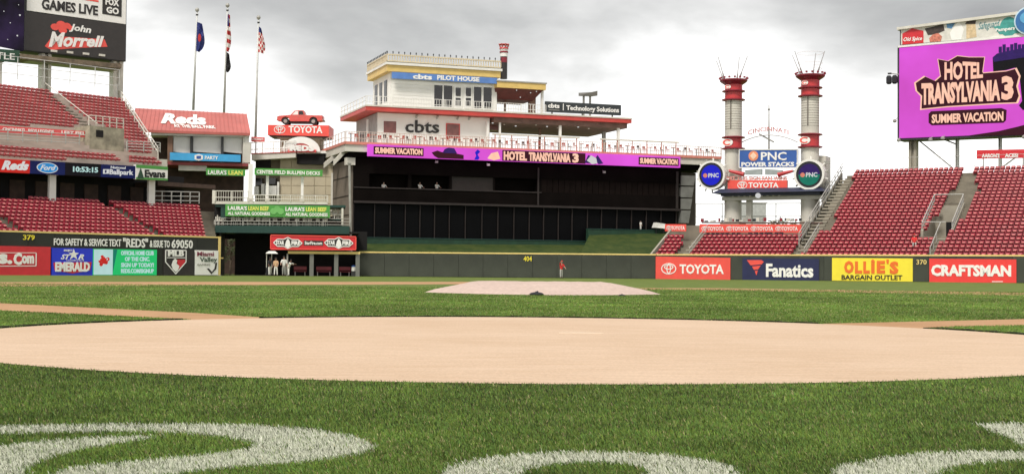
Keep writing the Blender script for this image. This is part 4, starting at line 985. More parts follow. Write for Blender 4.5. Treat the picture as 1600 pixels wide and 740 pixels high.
flagpole(302, 172, 308, 18, 'left flagpole with a dark blue flag', [('red', 35, 80, 11, 3)], 0, 0, 0)
flagpole(350, 176, 355.5, 11, 'tallest flagpole with a striped flag above a black flag', [('us', 22, 80, 5, 2), ('blk', 82, 112, 6, 2)], 0, 0, 0)
flagpole(399, 222, 404, 30, 'right flagpole with a small red and white flag beside the truck sign', [('oh', 42, 82, 5, 8)], 0, 0, 0)

# ================================================================== BULLPEN DECKS between the left stand and the batters eye
h = lambda x, y, v=0.0: FD.hit(x, y, v)
T = Thing('bullpen_deck', 'two level dark green party deck above the dark bullpen opening', 'building', FD, h(440, 360)[0], 0, 0)
def bar(T, fr, x0, x1, yt0, yb0, yt1, yb1, v0, v1, mat, name, **k):
    mb = MB(); mb.prism(fr.quad(x0, x1, yt0, yb0, yt1, yb1, v0), v0, v1); return mb.build(name, mat, T, **k)
bar(T, FD, 336, 546, 352, 363, 353, 365.5, 0, 6.0, beam_g, 'lower_deck')
bar(T, FD, 334, 512, 314, 318.5, 315, 319.5, 0.1, 6.0, cream, 'upper_deck')
bar(T, FD, 336, 540, 319.5, 323, 320.5, 324, 0.25, 5.9, beam_g, 'upper_beam')
bar(T, FD, 344, 535, 336, 353, 338, 354, 3.4, 3.6, deckbrown, 'back_wall')
bar(T, FD, 331.5, 335.5, 297, 318, 297, 318, 0, .35, cream, 'corner_post')
bar(T, FD, 335, 349, 318, 341, 318, 341, 1.2, 1.4, void, 'dark_bay')
bar(T, FD, 345, 352, 319, 341, 319, 341, .3, .5, beam_g, 'green_post')
bar(T, FD, 533.5, 536.5, 325, 352, 325, 352, .3, .5, cream, 'end_post')
railing(T, FD, [h(336, 314.2), h(388, 314.5)], 0.05, 1.0, 1.2, cream, 1, 0.045, pickets=0.22)
railing(T, FD, [h(395, 314.5), h(512, 315.5)], 0.05, 0.62, 1.1, cream, 1, 0.045, pickets=0.22)
railing(T, FD, [h(337, 352.5), h(546, 353.6)], 0.05, 0.75, 2.2, steel, 2, 0.035)
# sloping concrete ramp wall at the end of the left seats
S = sign('banner', "long green banner with LAURA'S LEAN BEEF printed twice, on the bullpen deck", FD, 352, 515.5, 318.8, 337.5, 321.5, 340, green_s, -0.12, 0.1)
for a in (356, 446):
    k = (a - 352) * 0.0165
    text(S, "LAURA'S", FD.quad(a, a + 30, 321.5 + k, 328 + k, 322 + k, 328.5 + k, -.12), -.12, white_l, .035); text(S, 'LEAN BEEF', FD.quad(a + 32, a + 64, 321.9 + k, 328.4 + k, 322.4 + k, 328.9 + k, -.12), -.12, M('ink_yellow', (.75, .75, .15)), .035)
    text(S, 'ALL NATURAL GOODNESS', FD.quad(a, a + 66, 330.3 + k, 335.5 + k, 331.3 + k, 336.5 + k, -.12), -.12, white_l, .03)
mb = MB(); uu, zz = h(433, 330, -.12)
for i in range(3): mb.disc(uu + (i - 1) * .35, zz + (i % 2) * .2, .32, -.16 - i * .001, -.122, 10)
mb.build('emblem', M('leafy_emblem', (.16, .45, .12)), S)
# white chairs on the deck ends and along the rail
def white_chair(fr, u, v, z, label, grp, mat, s=1.0):
    T = Thing('deck_chair', label, 'chair', fr, u, v, z, grp, random.uniform(-.6, .6)); off = T.off; T.off = Vector((0, 0, 0))
    mb = MB(); mb.box(-.25 * s, .25 * s, -.25 * s, .25 * s, .40 * s, .46 * s); mb.build('seat', mat, T)
    for a in (-.16, 0, .16): mb = MB(); mb.box((a - .055) * s, (a + .055) * s, .20 * s, .25 * s, .46 * s, (.98 - abs(a)) * s); mb.build('back_slat', mat, T)
    for a in (-.22, .22):
        for b in (-.22, .22): mb = MB(); mb.box((a - .025) * s, (a + .025) * s, (b - .025) * s, (b + .025) * s, 0, .40 * s); mb.build('leg', mat, T)
    T.off = off; return T
grp = 'white chairs on the lower bullpen deck'; proto = None; v = 0.9; zz = h(440, 352.6, v)[1]
nc = -1
for x in (339, 345, 351, 366, 372, 384, 391, 402, 410, 419, 430, 441, 452, 463, 478, 486, 499, 507):
    nc += 1
    lb = '%s white chair of the trio at the left end of the lower deck' % ORD[nc] if x < 355 else '%s white chair from the left in the row below the green banner' % ORD[nc - 3]
    u = FD.hit(x, 350, v)[0]
    if proto is None: proto = white_chair(FD, u, v, zz, lb, grp, cream).o
    else: copy_tree(proto, FD.W(u, v, zz), FD.ang + random.uniform(-.8, .8), lb)
for x in (519, 525, 531):
    u, _ = FD.hit(x, 342, 1.0); copy_tree(proto, FD.W(u, 1.0, FD.hit(525, 342, 1.0)[1]), FD.ang + random.uniform(-.4, .4), '%s white deck chair on the small platform right of the green banner' % {519: 'leftmost', 525: 'middle', 531: 'rightmost'}[x])
mb = MB(); ua_, ub_ = h(515, 341)[0], h(536, 341)[0]; mb.box(ua_, ub_, 0.4, 2.5, h(520, 343)[1], h(520, 341.2)[1]); mb.build('side_platform', beam_g, T)
# signs of the upper level, columns
S = sign('sign', 'long green CENTER FIELD BULLPEN DECKS sign', FD, 397.5, 504, 262.5, 273, 265.5, 275.5, green_s, 0.3, 0.15)
text(S, 'CENTER FIELD BULLPEN DECKS', FD.quad(401, 500, 265.3, 271.3, 268, 273.5, .3), .3, white_l, .03)
for x, w, yt, lb in ((391, .21, 256, 'thick white column left of the bullpen decks sign'), (417.5, .13, 274, 'thin white column under the left part of the bullpen decks sign'), (472, .13, 275, 'thin white column under the right part of the bullpen decks sign')):
    u, z0 = h(x, 314, .9); z1 = h(x, yt, .9)[1]
    C = Thing('column', lb, 'column', FD, u, .9, z0); mb = MB(); mb.box(u - w, u + w, .9 - w, .9 + w, z0, z1); mb.build('shaft', white, C)
    mb = MB(); mb.box(u - w - .08, u + w + .08, .9 - w - .08, .9 + w + .08, z0, z0 + .25); mb.build('base', cream, C)
# dark bullpen below the deck
mb = MB(); ul_, ur_ = h(345, 400)[0], h(561, 400)[0]; zc = h(440, 364)[1]
T = Thing('bullpen', 'unlit visitors bullpen under the green deck with grey posts', 'building', FD, (ul_ + ur_) / 2, 1, 0)
gl0, gl1 = h(347, 400, 6)[0], h(367, 400, 6)[0]
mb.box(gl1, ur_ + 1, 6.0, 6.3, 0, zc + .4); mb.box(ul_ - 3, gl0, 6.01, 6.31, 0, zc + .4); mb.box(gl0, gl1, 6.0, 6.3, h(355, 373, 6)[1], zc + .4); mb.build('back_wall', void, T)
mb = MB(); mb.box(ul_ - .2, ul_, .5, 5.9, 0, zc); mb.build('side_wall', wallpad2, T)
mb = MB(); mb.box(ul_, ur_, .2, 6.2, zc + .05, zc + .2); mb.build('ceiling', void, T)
gx0 = FD.hit(450, 395)[0]; mb = MB(); mb.box(gx0, ur_ + .1, 0.0, .35, h(500, 396.5)[1], h(500, 392.4)[1]); mb.build('rail', ledge_y, T)
for x in (487, 525.5, 559):
    u = h(x, 400)[0]; mb = MB(); mb.box(u - .2, u + .2, .02, .33, 0, h(500, 396.6)[1]); mb.build('post', M('grey_pad', (.16, .16, .145), .8), T)
mb = MB(); mb.box(h(449, 400)[0] - .07, h(449, 400)[0] + .07, .02, .33, 0, h(500, 396.6)[1]); mb.build('post', steel, T)
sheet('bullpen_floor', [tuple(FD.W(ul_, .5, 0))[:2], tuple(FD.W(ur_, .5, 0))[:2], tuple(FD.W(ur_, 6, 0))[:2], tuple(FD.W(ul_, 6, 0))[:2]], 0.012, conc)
for x0, x1 in ((459, 479), (494, 518), (530, 548)):
    B = Thing('bench', 'dark red bullpen bench %s' % ('left of the first grey post' if x0 < 470 else 'between the two grey posts' if x0 < 500 else 'beside the drink cooler'), 'bench', FD, h(x0, 420, 2.5)[0], 2.5, 0)
    a, b = h(x0, 420, 2.5)[0], h(x1, 420, 2.5)[0]
    mb = MB(); mb.box(a, b, 2.3, 2.75, .42, .48); mb.build('seat', darkred, B); mb = MB(); mb.box(a, b, 2.76, 2.8, .6, .95); mb.build('backrest', darkred, B)
    for u in (a + .1, b - .2): mb = MB(); mb.box(u, u + .08, 2.35, 2.75, 0, .42); mb.build('leg', steel, B)
u = h(553, 420, -.2)[0]; B = Thing('drink_cooler', 'small blue and white drink cooler by the right bullpen post', 'cooler', FD, u, .8, 0)
mb = MB(); mb.box(u - .24, u + .24, .6, .98, 0.0, .52); mb.build('stand', dkmet, B); mb = MB(); mb.lathe((u, .8, .52), [(.2, 0), (.22, .08), (.22, .34), (.2, .42)], 12); mb.build('tank', cl_wht, B); mb = MB(); mb.lathe((u, .8, .94), [(.22, 0), (.22, .1), (.1, .16)], 12); mb.build('lid', blue, B)
S = sign('sign', 'long red board with two diamond shaped fire emblems over the bullpen rail', FD, 423, 556, 367, 389, 369.5, 390, crimson, -.35, .25, frame=redsign)
for a, b in ((426.5, 473), (506, 552.5)):
    q = FD.quad(a, b, 369.5, 388, 371, 388.5, -.35)
    shape(S, qmap(q, [(0, .5), (.14, .18), (.36, .18), (.5, 0), (.64, .18), (.86, .18), (1, .5), (.86, .82), (.64, .82), (.5, 1), (.36, .82), (.14, .82)]), -.35, black, .03)
    edge(q, [(0.02, .5), (.15, .2), (.36, .2), (.5, .02), (.64, .2), (.85, .2), (.98, .5), (.85, .8), (.64, .8), (.5, .98), (.36, .8), (.15, .8)], .04, S, -.38, white_l)
    shape(S, [qmap(q, [(.40, .75), (.44, .35), (.50, .1), (.56, .35), (.60, .75), (.5, .95)])], -.40, white_l, .03, 'flame')
    text(S, 'STAR', qfr(q, .10, .38, .32, .68), -.42, white_l, .05); text(S, 'FIRE', qfr(q, .62, .92, .32, .68), -.42, white_l, .05)
q = FD.quad(474.5, 505, 375.5, 383, 376, 383.5, -.35); shape(S, q, -.35, black, .03, 'name_strip'); text(S, 'StarFire.com', qfr(q, .05, .95, .15, .85), -.38, white_l, .03)
T = Thing('pole', 'tall thin grey pole between the bullpen deck and the batters eye', 'pole', FD, h(547, 400, -.3)[0], -.3, 0)
p0 = h(548, 410, .5); p1 = h(546, 256, .5); mb = MB(); mb.tube((p0[0], .5, h(547, 392)[1]), (p1[0], .5, p1[1]), .12, 8); mb.build('shaft', steel, T)
mb = MB(); mb.box(p1[0] - .2, p1[0] + .2, .3, .7, p1[1], p1[1] + .15); mb.build('cap', steel, T)
mb = MB(); mb.box(p0[0] - .2, p0[0] + .2, .3, .7, h(547, 393)[1], h(547, 392)[1]); mb.build('base', steel, T)

# ---- beige service block, the truck sign and the C emblem
FT = Frame(418, 158, 520, 158)
h = lambda x, y, v=0.0: FT.hit(x, y, v)
T = Thing('service_building', 'beige block building behind the bullpen decks', 'building', FT, h(470, 300)[0], 0, 0)
ntop = 0; a, b = h(437, 300)[0], h(545, 300)[0]
z_lo, z_hi = h(470, 420)[1], h(470, 238)[1]
mb = MB(); mb.box(a, b, 0.1, 9, 0, z_hi); mb.build('wall', beige, T)
zs = [h(470, y)[1] for y in (400, 366, 338, 318, 304, 290, 276, 262, 249, 238)]
cols_ = 6; w = (b - a) / cols_
for i in range(len(zs) - 1):
    for j in range(cols_):
        mb = MB(); mb.box(a + j * w + .03, a + (j + 1) * w - .03, 0.0 + random.uniform(0, .02), 0.1, zs[i] + .03, zs[i + 1] - .03); mb.build('wall_panel', beige, T)
mb = MB(); mb.box(h(396, 300)[0], a - .02, 1.0, 8, 0, h(410, 250)[1]); mb.build('left_wing', beige_d, T)
for x0, x1, y0, y1 in ((420, 433, 279, 288.5), (402, 412, 279, 290)):
    mb = MB(); q = FT.quad(x0, x1, y0, y1, y0, y1, .9); mb.prism(q, -.2, .99); mb.build('window', glass, T)
for x0, x1, y0, y1 in ((397, 404, 291, 304), (408, 413, 287, 304), (414, 432, 290, 305), (433, 436, 284, 306)):
    mb = MB(); mb.prism(FT.quad(x0, x1, y0, y1, y0, y1, -.4), -.4, .8); mb.build('white_panel', white, T)
for x in (517, 525):
    mb = MB(); mb.prism(FT.quad(x, x + 3, 270, 330, 270, 330, -.3), -.3, -.02); mb.build('downpipe', cream, T)
bar(T, FT, 393, 462, 240.5, 250, 238, 246, -1.5, 3, cream, 'canopy'); bar(T, FT, 392, 462, 239.3, 240.6, 236.8, 238.1, -1.6, 3.1, redpaint, 'canopy_edge')
bar(T, FT, 464, 507, 240, 256, 241, 257, -.8, -.03, void, 'dark_opening')
bar(T, FT, 400, 422, 250, 262, 249, 262, -.6, -.05, void, 'shaded_bay')
railing(T, FT, [h(392, 240, -1.4), h(462, 237, -1.4)], -1.4, 1.25, 1.2, white, 1, .05, pickets=.3)
bar(T, FT, 464, 545, 236, 240, 235, 239, -1.0, .0, white, 'ledge')
# small red sign by the flag pole
S = sign('sign', 'small faded red sign at the foot of the right flagpole', FT, 392.5, 413, 213.5, 221, 214.5, 221.5, pinkred, -1.0, .3)
text(S, 'CINCINNATI', FT.quad(394, 411.5, 215.5, 219, 216, 219.5, -1), -1, white_l, .03)
mb = MB(); mb.box(h(402, 230)[0] - .06, h(402, 230)[0] + .06, -.9, -.78, h(402, 240)[1], h(402, 221)[1]); mb.build('post', steel, S)
# tower under the truck sign
T = Thing('sign_tower', 'short beige tower carrying the truck sign', 'tower', FT, h(468, 240)[0], .5, h(468, 240)[1])
mb = MB(); mb.box(h(436.5, 220)[0], h(498, 220)[0], .5, 4, h(468, 240)[1], h(468, 213)[1]); mb.build('wall', beige, T)
mb = MB(); mb.box(h(432, 220)[0], h(502, 220)[0], .3, 4.2, h(468, 215)[1], h(468, 213.2)[1]); mb.build('coping', cream, T)
S = sign('sign', 'wide orange red TOYOTA sign with a red pickup truck standing on it', FT, 418.5, 514, 195, 211, 196, 213, redsign, -.5, 4.2)
u, z = h(437, 202.5, -.5); oval_logo(S, u, z, .66, .46, -.5, white_l); text(S, 'TOYOTA', FT.quad(451, 504, 196.5, 207.5, 197.5, 208.5, -.5), -.5, white_l, .03)
mb = MB(); q = FT.quad(421, 512, 211.3, 213.2, 213.3, 215, -.2); mb.prism(q, -.2, 3.2); mb.build('underside_beam', dkmet, S)
# big C emblem: arch ring with REDS across
u, z = h(470, 237, -1.2)
T = Thing('emblem_sign', 'big white ring shaped C emblem with Reds across, below the truck sign', 'sign', FT, u, -1.2, z)
def half_ring(r, ri, v0, v1, kz, mat, name, a0=0, a1=180, n=20):
    mb = MB()
    for i in range(n):
        A, B_ = math.radians(a0 + (a1 - a0) * i / n), math.radians(a0 + (a1 - a0) * (i + 1) / n)
        mb.prism([(u + r * math.cos(A), z + r * kz * math.sin(A)), (u + r * math.cos(B_), z + r * kz * math.sin(B_)), (u + ri * math.cos(B_), z + ri * kz * math.sin(B_)), (u + ri * math.cos(A), z + ri * kz * math.sin(A))], v0, v1)
    return mb.build(name, mat, T)
half_ring(2.2, 1.25, -1.2, -.8, .78, white_l, 'ring'); half_ring(1.24, .35, -1.15, -.85, .85, redpaint, 'inner_disc')
text(T, 'REDS', FT.quad(453, 491, 226.5, 236, 227, 236.5, -1.5), -1.5, white_l, .08); mb = MB(); q = FT.quad(450, 494, 234, 238, 234, 238, -1.4); mb.prism(q, -1.4, -1.0); mb.build('base_bar', pinkred, T)

# ---- red pickup truck on the sign (side view, front to the left)
def truck():
    L = 5.25; x0, z0 = h(433, 193.5, 1.3)
    u0 = h(433.5, 193, 1.2)[0]; u1 = h(504.5, 193, 1.2)[0]; z0 = h(468, 195.4, 1.2)[1]; k = (u1 - u0) / 5.3
    T = Thing('pickup_truck', 'red pickup truck parked sideways on top of the orange red sign', 'truck', FT, (u0 + u1) / 2, 1.6, z0)
    pr = M('truck_red', (.60, .10, .085), .3, .05)
    X = lambda a: u0 + a * k; Z = lambda a: z0 + a * k
    def side(pts, v0, v1, mat, name, parent=None, bevel=True):
        mb = MB(); mb.prism([(X(a), Z(b)) for a, b in pts], v0, v1); o = mb.build(name, mat, T)
        if bevel: md = o.modifiers.new('b', 'BEVEL'); md.width = .05; md.segments = 2
        if parent: o.parent = parent
        return o
    def arch(cx, r=.50, n=8): return [(cx + r * math.cos(math.pi * (1 - i / n)), .42 + r * math.sin(math.pi * (1 - i / n))) for i in range(n + 1)]
    body = [(.02, .55), (.35, .42)] + arch(1.0) + [(1.6, .40), (3.75, .40)] + arch(4.25) + [(4.85, .45), (5.28, .52), (5.28, 1.10), (3.25, 1.12), (1.55, 1.14), (.25, 1.02), (.05, .92)]
    side(body, .75, 2.55, pr, 'body')
    side([(1.55, 1.14), (2.05, 1.66), (2.35, 1.72), (3.05, 1.70), (3.28, 1.12)], .85, 2.45, pr, 'cab')
    side([(1.78, 1.17), (2.12, 1.57), (2.45, 1.60), (2.45, 1.17)], .835, .86, white_l, 'side_window', bevel=False)
    side([(2.53, 1.17), (2.53, 1.60), (2.98, 1.60), (3.1, 1.17)], .835, .86, glass, 'side_window', bevel=False)
    mb = MB(); mb.box(X(3.3), X(5.25), .86, 2.44, Z(.75), Z(.8)); mb.build('bed_floor', dkmet, T)
    side([(1.72, .55), (1.72, 1.1), (2.6, 1.1), (2.6, .55)], .738, .752, pr, 'door', bevel=False)
    side([(2.4, .92), (2.4, .96), (2.55, .96), (2.55, .92)], .72, .74, steel, 'door_handle', bevel=False)
    side([(-.05, .50), (-.05, .68), (.14, .68), (.14, .50)], .8, 2.5, steel, 'front_bumper'); side([(5.25, .50), (5.25, .66), (5.42, .66), (5.42, .50)], .8, 2.5, steel, 'rear_bumper')
    side([(-.01, .78), (-.01, .95), (.06, .95), (.06, .78)], .8, 1.15, cream, 'headlight', bevel=False); side([(5.27, .75), (5.27, .98), (5.32, .98), (5.32, .75)], .8, 1.0, brightred, 'tail_light', bevel=False)
    for cx in (1.0, 4.25):
        for v in (.72, 2.3):
            mb = MB(); mb.tube((X(cx), v, Z(.40)), (X(cx), v + .28, Z(.40)), .40 * k, 20); wh = mb.build('wheel', tyre, T)
            mb = MB(); mb.tube((X(cx), v - .02, Z(.40)), (X(cx), v + .1, Z(.40)), .22 * k, 12); sub(mb, 'rim', steel, T, wh)
    mb = MB(); mb.box(X(1.5), X(3.8), 1.0, 2.3, Z(.22), Z(.4)); mb.build('chassis', dkmet, T)
truck()

# ================================================================== BATTERS EYE BUILDING
h = lambda x, y, v=0.0: FB.hit(x, y, v)
uL, uR = h(552.5, 300)[0], h(1064, 300)[0]
zdeck = (h(575, 243, -1.2)[1] + h(1063, 262, -1.2)[1]) / 2 - 0.1
T = Thing('batters_eye_building', 'wide black building with dark glass bays behind centre field', 'building', FB, (uL + uR) / 2, 0, 0)
zg1 = h(562, 316.6)[1]; zg0 = 2.2
mb = MB(); mb.box(uL, uR, 1.2, 17, 0, zdeck); mb.build('core', eyewall, T)
mb = MB(); mb.box(uL, uR, 0.0, 1.19, zg1, h(640, 294)[1]); mb.build('sill_band', eyewall, T)
mb = MB(); zb0, zb1 = h(640, 294)[1], h(640, 273)[1]
mb.box(uL, uR, 0.0, 1.19, zb1, zdeck - .02); mb.build('head_band', eyewall, T)
for a, b in ((552.6, 577), (638, 643), (702.5, 706), (772, 773.5), (839, 846)):
    mb = MB(); mb.box(h(a, 285)[0], h(b, 285)[0], 0.004, 1.19, zb0 + .003, zb1 - .003); mb.build('pier', eyewall, T)
mb = MB(); mb.box(h(706.2, 285)[0], h(771.8, 285)[0], .25, .4, zb0, zb1); sh = mb.build('shutter', eyetrim, T)
for i in range(7):
    z = zb0 + (zb1 - zb0) * (i + .5) / 7; mb = MB(); mb.box(h(706.3, 285)[0], h(771.7, 285)[0], .22, .249, z - .06, z + .06); mb.build('shutter_slat', eyetrim, T)
mb = MB(); mb.box(uL, h(846, 285)[0], -.08, -.003, zb0 - .12, zb0); mb.build('window_ledge', eyetrim, T)
# corrugated field to the right
q0, q1 = h(846, 285)[0], h(1056, 285)[0]; n = 24; w = (q1 - q0) / n
zq0, zq1 = zg1 + .25, h(950, 263)[1]
for i in range(n):
    mb = MB(); mb.box(q0 + i * w + .03, q0 + (i + 1) * w - .03, .06 + .01 * (i % 3), .5, zb0 - 1.8 if False else zq0, zdeck - .3); mb.build('cladding_panel', M('brown_black_cladding', (0.010, 0.007, 0.006), (.9), .25, 1.0, .1, spec=.05), T)
mb = MB(); mb.box(h(839.5, 285)[0], h(842, 285)[0], -.1, -.003, zq0, h(840, 262)[1]); mb.build('trim', eyetrim, T)
mb = MB(); mb.box(uL, uR, -.14, -.003, zg1 - .02, zg1 + .22); mb.build('ledge', eyetrim, T)
mb = MB(); mb.box(q1, q1 + .3, -.1, .5, zq0, zdeck - .3); mb.build('trim', eyetrim, T)
# dark glass bays below with mullions
xs = [553, 586, 610.5, 634, 657, 680, 703, 728, 754, 779, 804, 828, 850.5, 873.5, 895, 919, 941, 965, 988, 1011, 1034, 1058]
us = [h(x, 345)[0] for x in xs]
for a, b in zip(us[:-1], us[1:]):
    mb = MB(); mb.box(a + .06, b - .06, .35, 1.1, zg0, zg1 - .05); mb.build('glass_bay', glass2, T)
for i, u in enumerate(us):
    mb = MB(); mb.box(u - .035, u + .035, .15, 1.15, zg0, zg1 - .03); mb.build('mullion', eyetrim, T)
# left flank windows (side wall runs back from the corner)
for i in range(4):
    for z0 in (5.2, 9.0):
        mb = MB(); v = 2 + i * 3.6; mb.box(uL - .04, uL + .02, v, v + 1.9, z0, z0 + 1.9); mb.build('side_window', glass, T)
mb = MB(); mb.box(uL - .25, uL - .01, .3, 16.8, 0, zdeck - .2); mb.build('side_wall', M('taupe_block', (.16, .13, .105), .8, .2, .5, .1), T)
for k in range(5):
    z = 2.4 + k * 2.1; mb = MB(); mb.box(uL - .29, uL - .251, .3, 16.8, z, z + .1); mb.build('side_band', eyetrim, T)
# grey louvres at the right end
for i, (a, b) in enumerate(((274, 289.5), (291.5, 308), (310, 326.5), (328.5, 348))):
    x1 = 1087 - i * 2.6
    mb = MB(); q = FB.quad(1064.5, x1, a, b, a + .5, b + .5, -.2); q[2] = (q[2][0] - .25, q[2][1]); mb.prism(q, -.2, 1.5); mb.build('louvre', M('louvre_grey', (.18, .18, .165), .6, .15), T)
mb = MB(); mb.prism(FB.quad(1064.5, 1092, 268, 362, 270, 362, .8), 1.6, 3); mb.build('end_wall', M('taupe_dark', (.09, .075, .06), .8), T)
# floodlights
for x, y in ((763, 257.5), (944, 269), (682, 253)):
    u, z = h(x, y, -.5); mb = MB(); mb.tube((u, -.5, z), (u, .0, z + .25), .04, 5); mb.box(u - .16, u + .16, -.6, -.42, z - .12, z + .12); mb.build('floodlight', white if x == 763 else steel, T)

# ---- lawn slopes between the wall and the glass
def slope(name, pts, mat, label=None):
    me = bpy.data.meshes.new(name); me.from_pydata(pts, [], [tuple(range(len(pts)))]); me.materials.append(mat)
    o = bpy.data.objects.new(name, me); COL.objects.link(o); o['kind'] = 'structure'; return o
lawn = grass_mat('lawn_slope', (0.026, 0.050, 0.012), (0.062, 0.082, 0.020), 0.8)
def FWp(fr, px, py, v): u, z = fr.hit(px, py, v); return fr.W(u, v, z)
a = FC.W(FC.hit(561.5, 400, .4)[0], .4, 2.25); b = FC.W(FC.hit(1022, 400, .4)[0], .4, 2.25)
c1 = FWp(FB, 561, 380.5, -.8); c2 = FWp(FB, 918, 382.5, -.8)
slope('lawn_bank', [a, FC.W(FC.hit(910, 400, .4)[0], .4, 2.25), c2, c1], lawn)
d2 = FWp(FB, 1042, 364, -.6); d1 = FWp(FB, 921, 367, -.6)
slope('lawn_bank', [FC.W(FC.hit(905, 400, .4)[0], .4, 2.25), b, d2, d1], lawn)
T = Thing('green_retaining_wall', 'low dark green wall along the top of the lawn bank under the dark glass', 'wall', FB, us[3], -.8, c1.z)
kg = M('green_kerb_paint', (.010, .045, .022), .7, .2)
mb = MB(); mb.box(h(560, 372, -.8)[0], h(918.5, 376, -.8)[0], -.8, -.2, 2.3, h(740, 374, -.8)[1]); mb.build('wall', kg, T)
mb = MB(); mb.box(h(560, 372, -.8)[0], h(918.5, 376, -.8)[0], -.86, -.15, h(740, 374, -.8)[1] + .003, h(740, 374, -.8)[1] + .08); mb.build('coping', beam_g, T)
T = Thing('green_retaining_wall', 'raised dark green wall at the top of the lawn beside the right seats', 'wall', FB, h(980, 360, -.7)[0], -.7, d1.z)
mb = MB(); mb.box(h(919, 359, -.7)[0], h(1043, 359, -.7)[0], -.7, -.1, 2.3, h(980, 359, -.7)[1]); mb.build('wall', kg, T)
mb = MB(); mb.box(h(919, 359, -.7)[0], h(1043, 359, -.7)[0], -.76, -.05, h(980, 359, -.7)[1] + .003, h(980, 359, -.7)[1] + .08); mb.build('coping', beam_g, T)

# ================================================================== RIVER BOAT DECK
T = Thing('river_boat_deck', 'cream edged roof deck with railings on top of the black building', 'building', FB, h(800, 230)[0], 0, zdeck)
ud0, ud1 = h(540, 225, -1)[0], h(1128, 240, -1)[0]; zd1 = zdeck + 1.55
mb = MB(); mb.box(ud0, ud1, -.79, 17.5, zdeck + .55, zd1); mb.build('slab', cream, T)
mb = MB(); mb.box(ud0 + .6, ud1 - .4, -.3, 17.2, zdeck + .003, zdeck + .548); mb.build('soffit_beam', eyewall, T)
mb = MB(); mb.box(ud0 - .05, ud1, -.95, -.8, zd1 - .25, zd1 + .05); mb.build('red_edge', M('salmon_edge', (.62, .22, .17), .6), T)
mb = MB(); mb.box(ud0 - .12, ud0 - .01, -.95, 17.5, zd1 - .25, zd1 + .05); mb.build('red_edge', MATS['salmon_edge'], T)
def rail_u(T, u0, u1, v, z, h_, step, mat, picket, mid=1):
    railing(T, FB, [(u0, z), (u1, z)], v, h_, step, mat, mid, .035, pickets=picket)
rail_u(T, ud0, ud1, -.85, zd1, 1.15, 1.5, M('pinkish_rail', (.62, .50, .44), .5), .28)
def rail_v(T, u, v0, v1, z, h_, step, mat):
    mb = MB()
    for hh in (.5, h_): mb.tube((u, v0, z + hh), (u, v1, z + hh), .035, 5)
    mb.build('rail', mat, T)
    for k in range(int((v1 - v0) / step) + 1):
        pb = MB(); v = v0 + k * step; pb.box(u - .035, u + .035, v - .035, v + .035, z, z + h_); pb.build('post', mat, T)
rail_v(T, ud0, -.6, 17.4, zd1, 1.15, 1.5, MATS['pinkish_rail'])
# sloping struts at the left corner
for (xa, ya, xb, yb, v) in ((507, 262, 535, 238, 5.5), (522, 258, 541, 238, 1.0)):
    a, b = h(xa, ya, v), h(xb, yb, v); mb = MB(); mb.add([(a[0], v, a[1]), (b[0], v, b[1]), (b[0], v, b[1] + .55), (a[0], v, a[1] + .55), (a[0], v + .5, a[1]), (b[0], v + .5, b[1]), (b[0], v + .5, b[1] + .55), (a[0], v + .5, a[1] + .55)], [(0, 1, 2, 3), (7, 6, 5, 4), (0, 4, 5, 1), (1, 5, 6, 2), (2, 6, 7, 3), (3, 7, 4, 0)]); mb.build('strut', cream, T)
a = h(551, 250, .1); mb = MB(); mb.box(a[0] - .75, a[0] + .25, -.1, .8, a[1] - .55, a[1] + .25); mb.build('bracket', cream, T)
# long displays
S = sign('ribbon_display', 'long magenta ribbon display over the black building with HOTEL TRANSYLVANIA 3 lettering', FB, 575, 1063, 225.2, 243.5, 245, 262, led_pink, -1.35, .38, cat='display')
fq = lambda x0, x1, a, b: qfr(S.q, (x0 - 575) / 488, (x1 - 575) / 488, a, b)
for x0, x1 in ((583, 656), (993, 1060)):
    shape(S, fq(x0, x1, .16, .86), S.v, led_maroon, .03, 'plaque'); text(S, 'SUMMER VACATION', fq(x0 + 2, x1 - 2, .24, .76), S.v - .03, led_pk2, .05)
shape(S, qmap(fq(668, 716, 0.02, .98), [(0, .5), (.18, .3), (.3, .42), (.75, .5), (1, .62), (1, 1), (.2, 1), (.08, .8)]), S.v, led_maroon, .02, 'picture_shape')
shape(S, qmap(fq(684, 706, 0.02, .5), [(0, 1), (.15, .3), (.4, .0), (.8, .1), (1, 1)]), S.v - .02, led_violet, .02, 'picture_shape')
shape(S, qmap(fq(732, 742, .08, .98), [(.1, .3), (.5, .0), (.9, .2), (.5, .5), (.8, .8), (.6, 1), (0, 1), (.3, .6)]), S.v, led_blue, .02, 'picture_shape')
shape(S, qmap(fq(752, 772, .2, .98), [(0, .8), (.3, .2), (.8, .0), (1, .8), (.5, 1)]), S.v, led_pk2, .02, 'picture_shape')
shape(S, fq(775, 906, .04, .98), S.v, led_maroon, .015, 'title_back'); text(S, 'HOTEL', fq(777, 813, .12, .92), S.v - .02, led_pk2, .05); text(S, 'TRANSYLVANIA', fq(816, 882, .12, .92), S.v - .02, led_pk2, .05); text(S, '3', fq(885, 895, .08, .92), S.v - .02, led_pk2, .05)
shape(S, [qmap(fq(897, 935, .1, .98), p) for p in ([(0.2, .9), (.35, .1), (.6, .3), (.7, 1)], [(.62, .5), (.75, .05), (1, .9), (.8, 1)])], S.v, led_violet, .025, 'picture_shape')
shape(S, qmap(fq(908, 925, .2, .98), [(0, .6), (.4, .0), (.9, .3), (1, .9), (.5, 1)]), S.v - .026, led_white, .02, 'picture_shape')

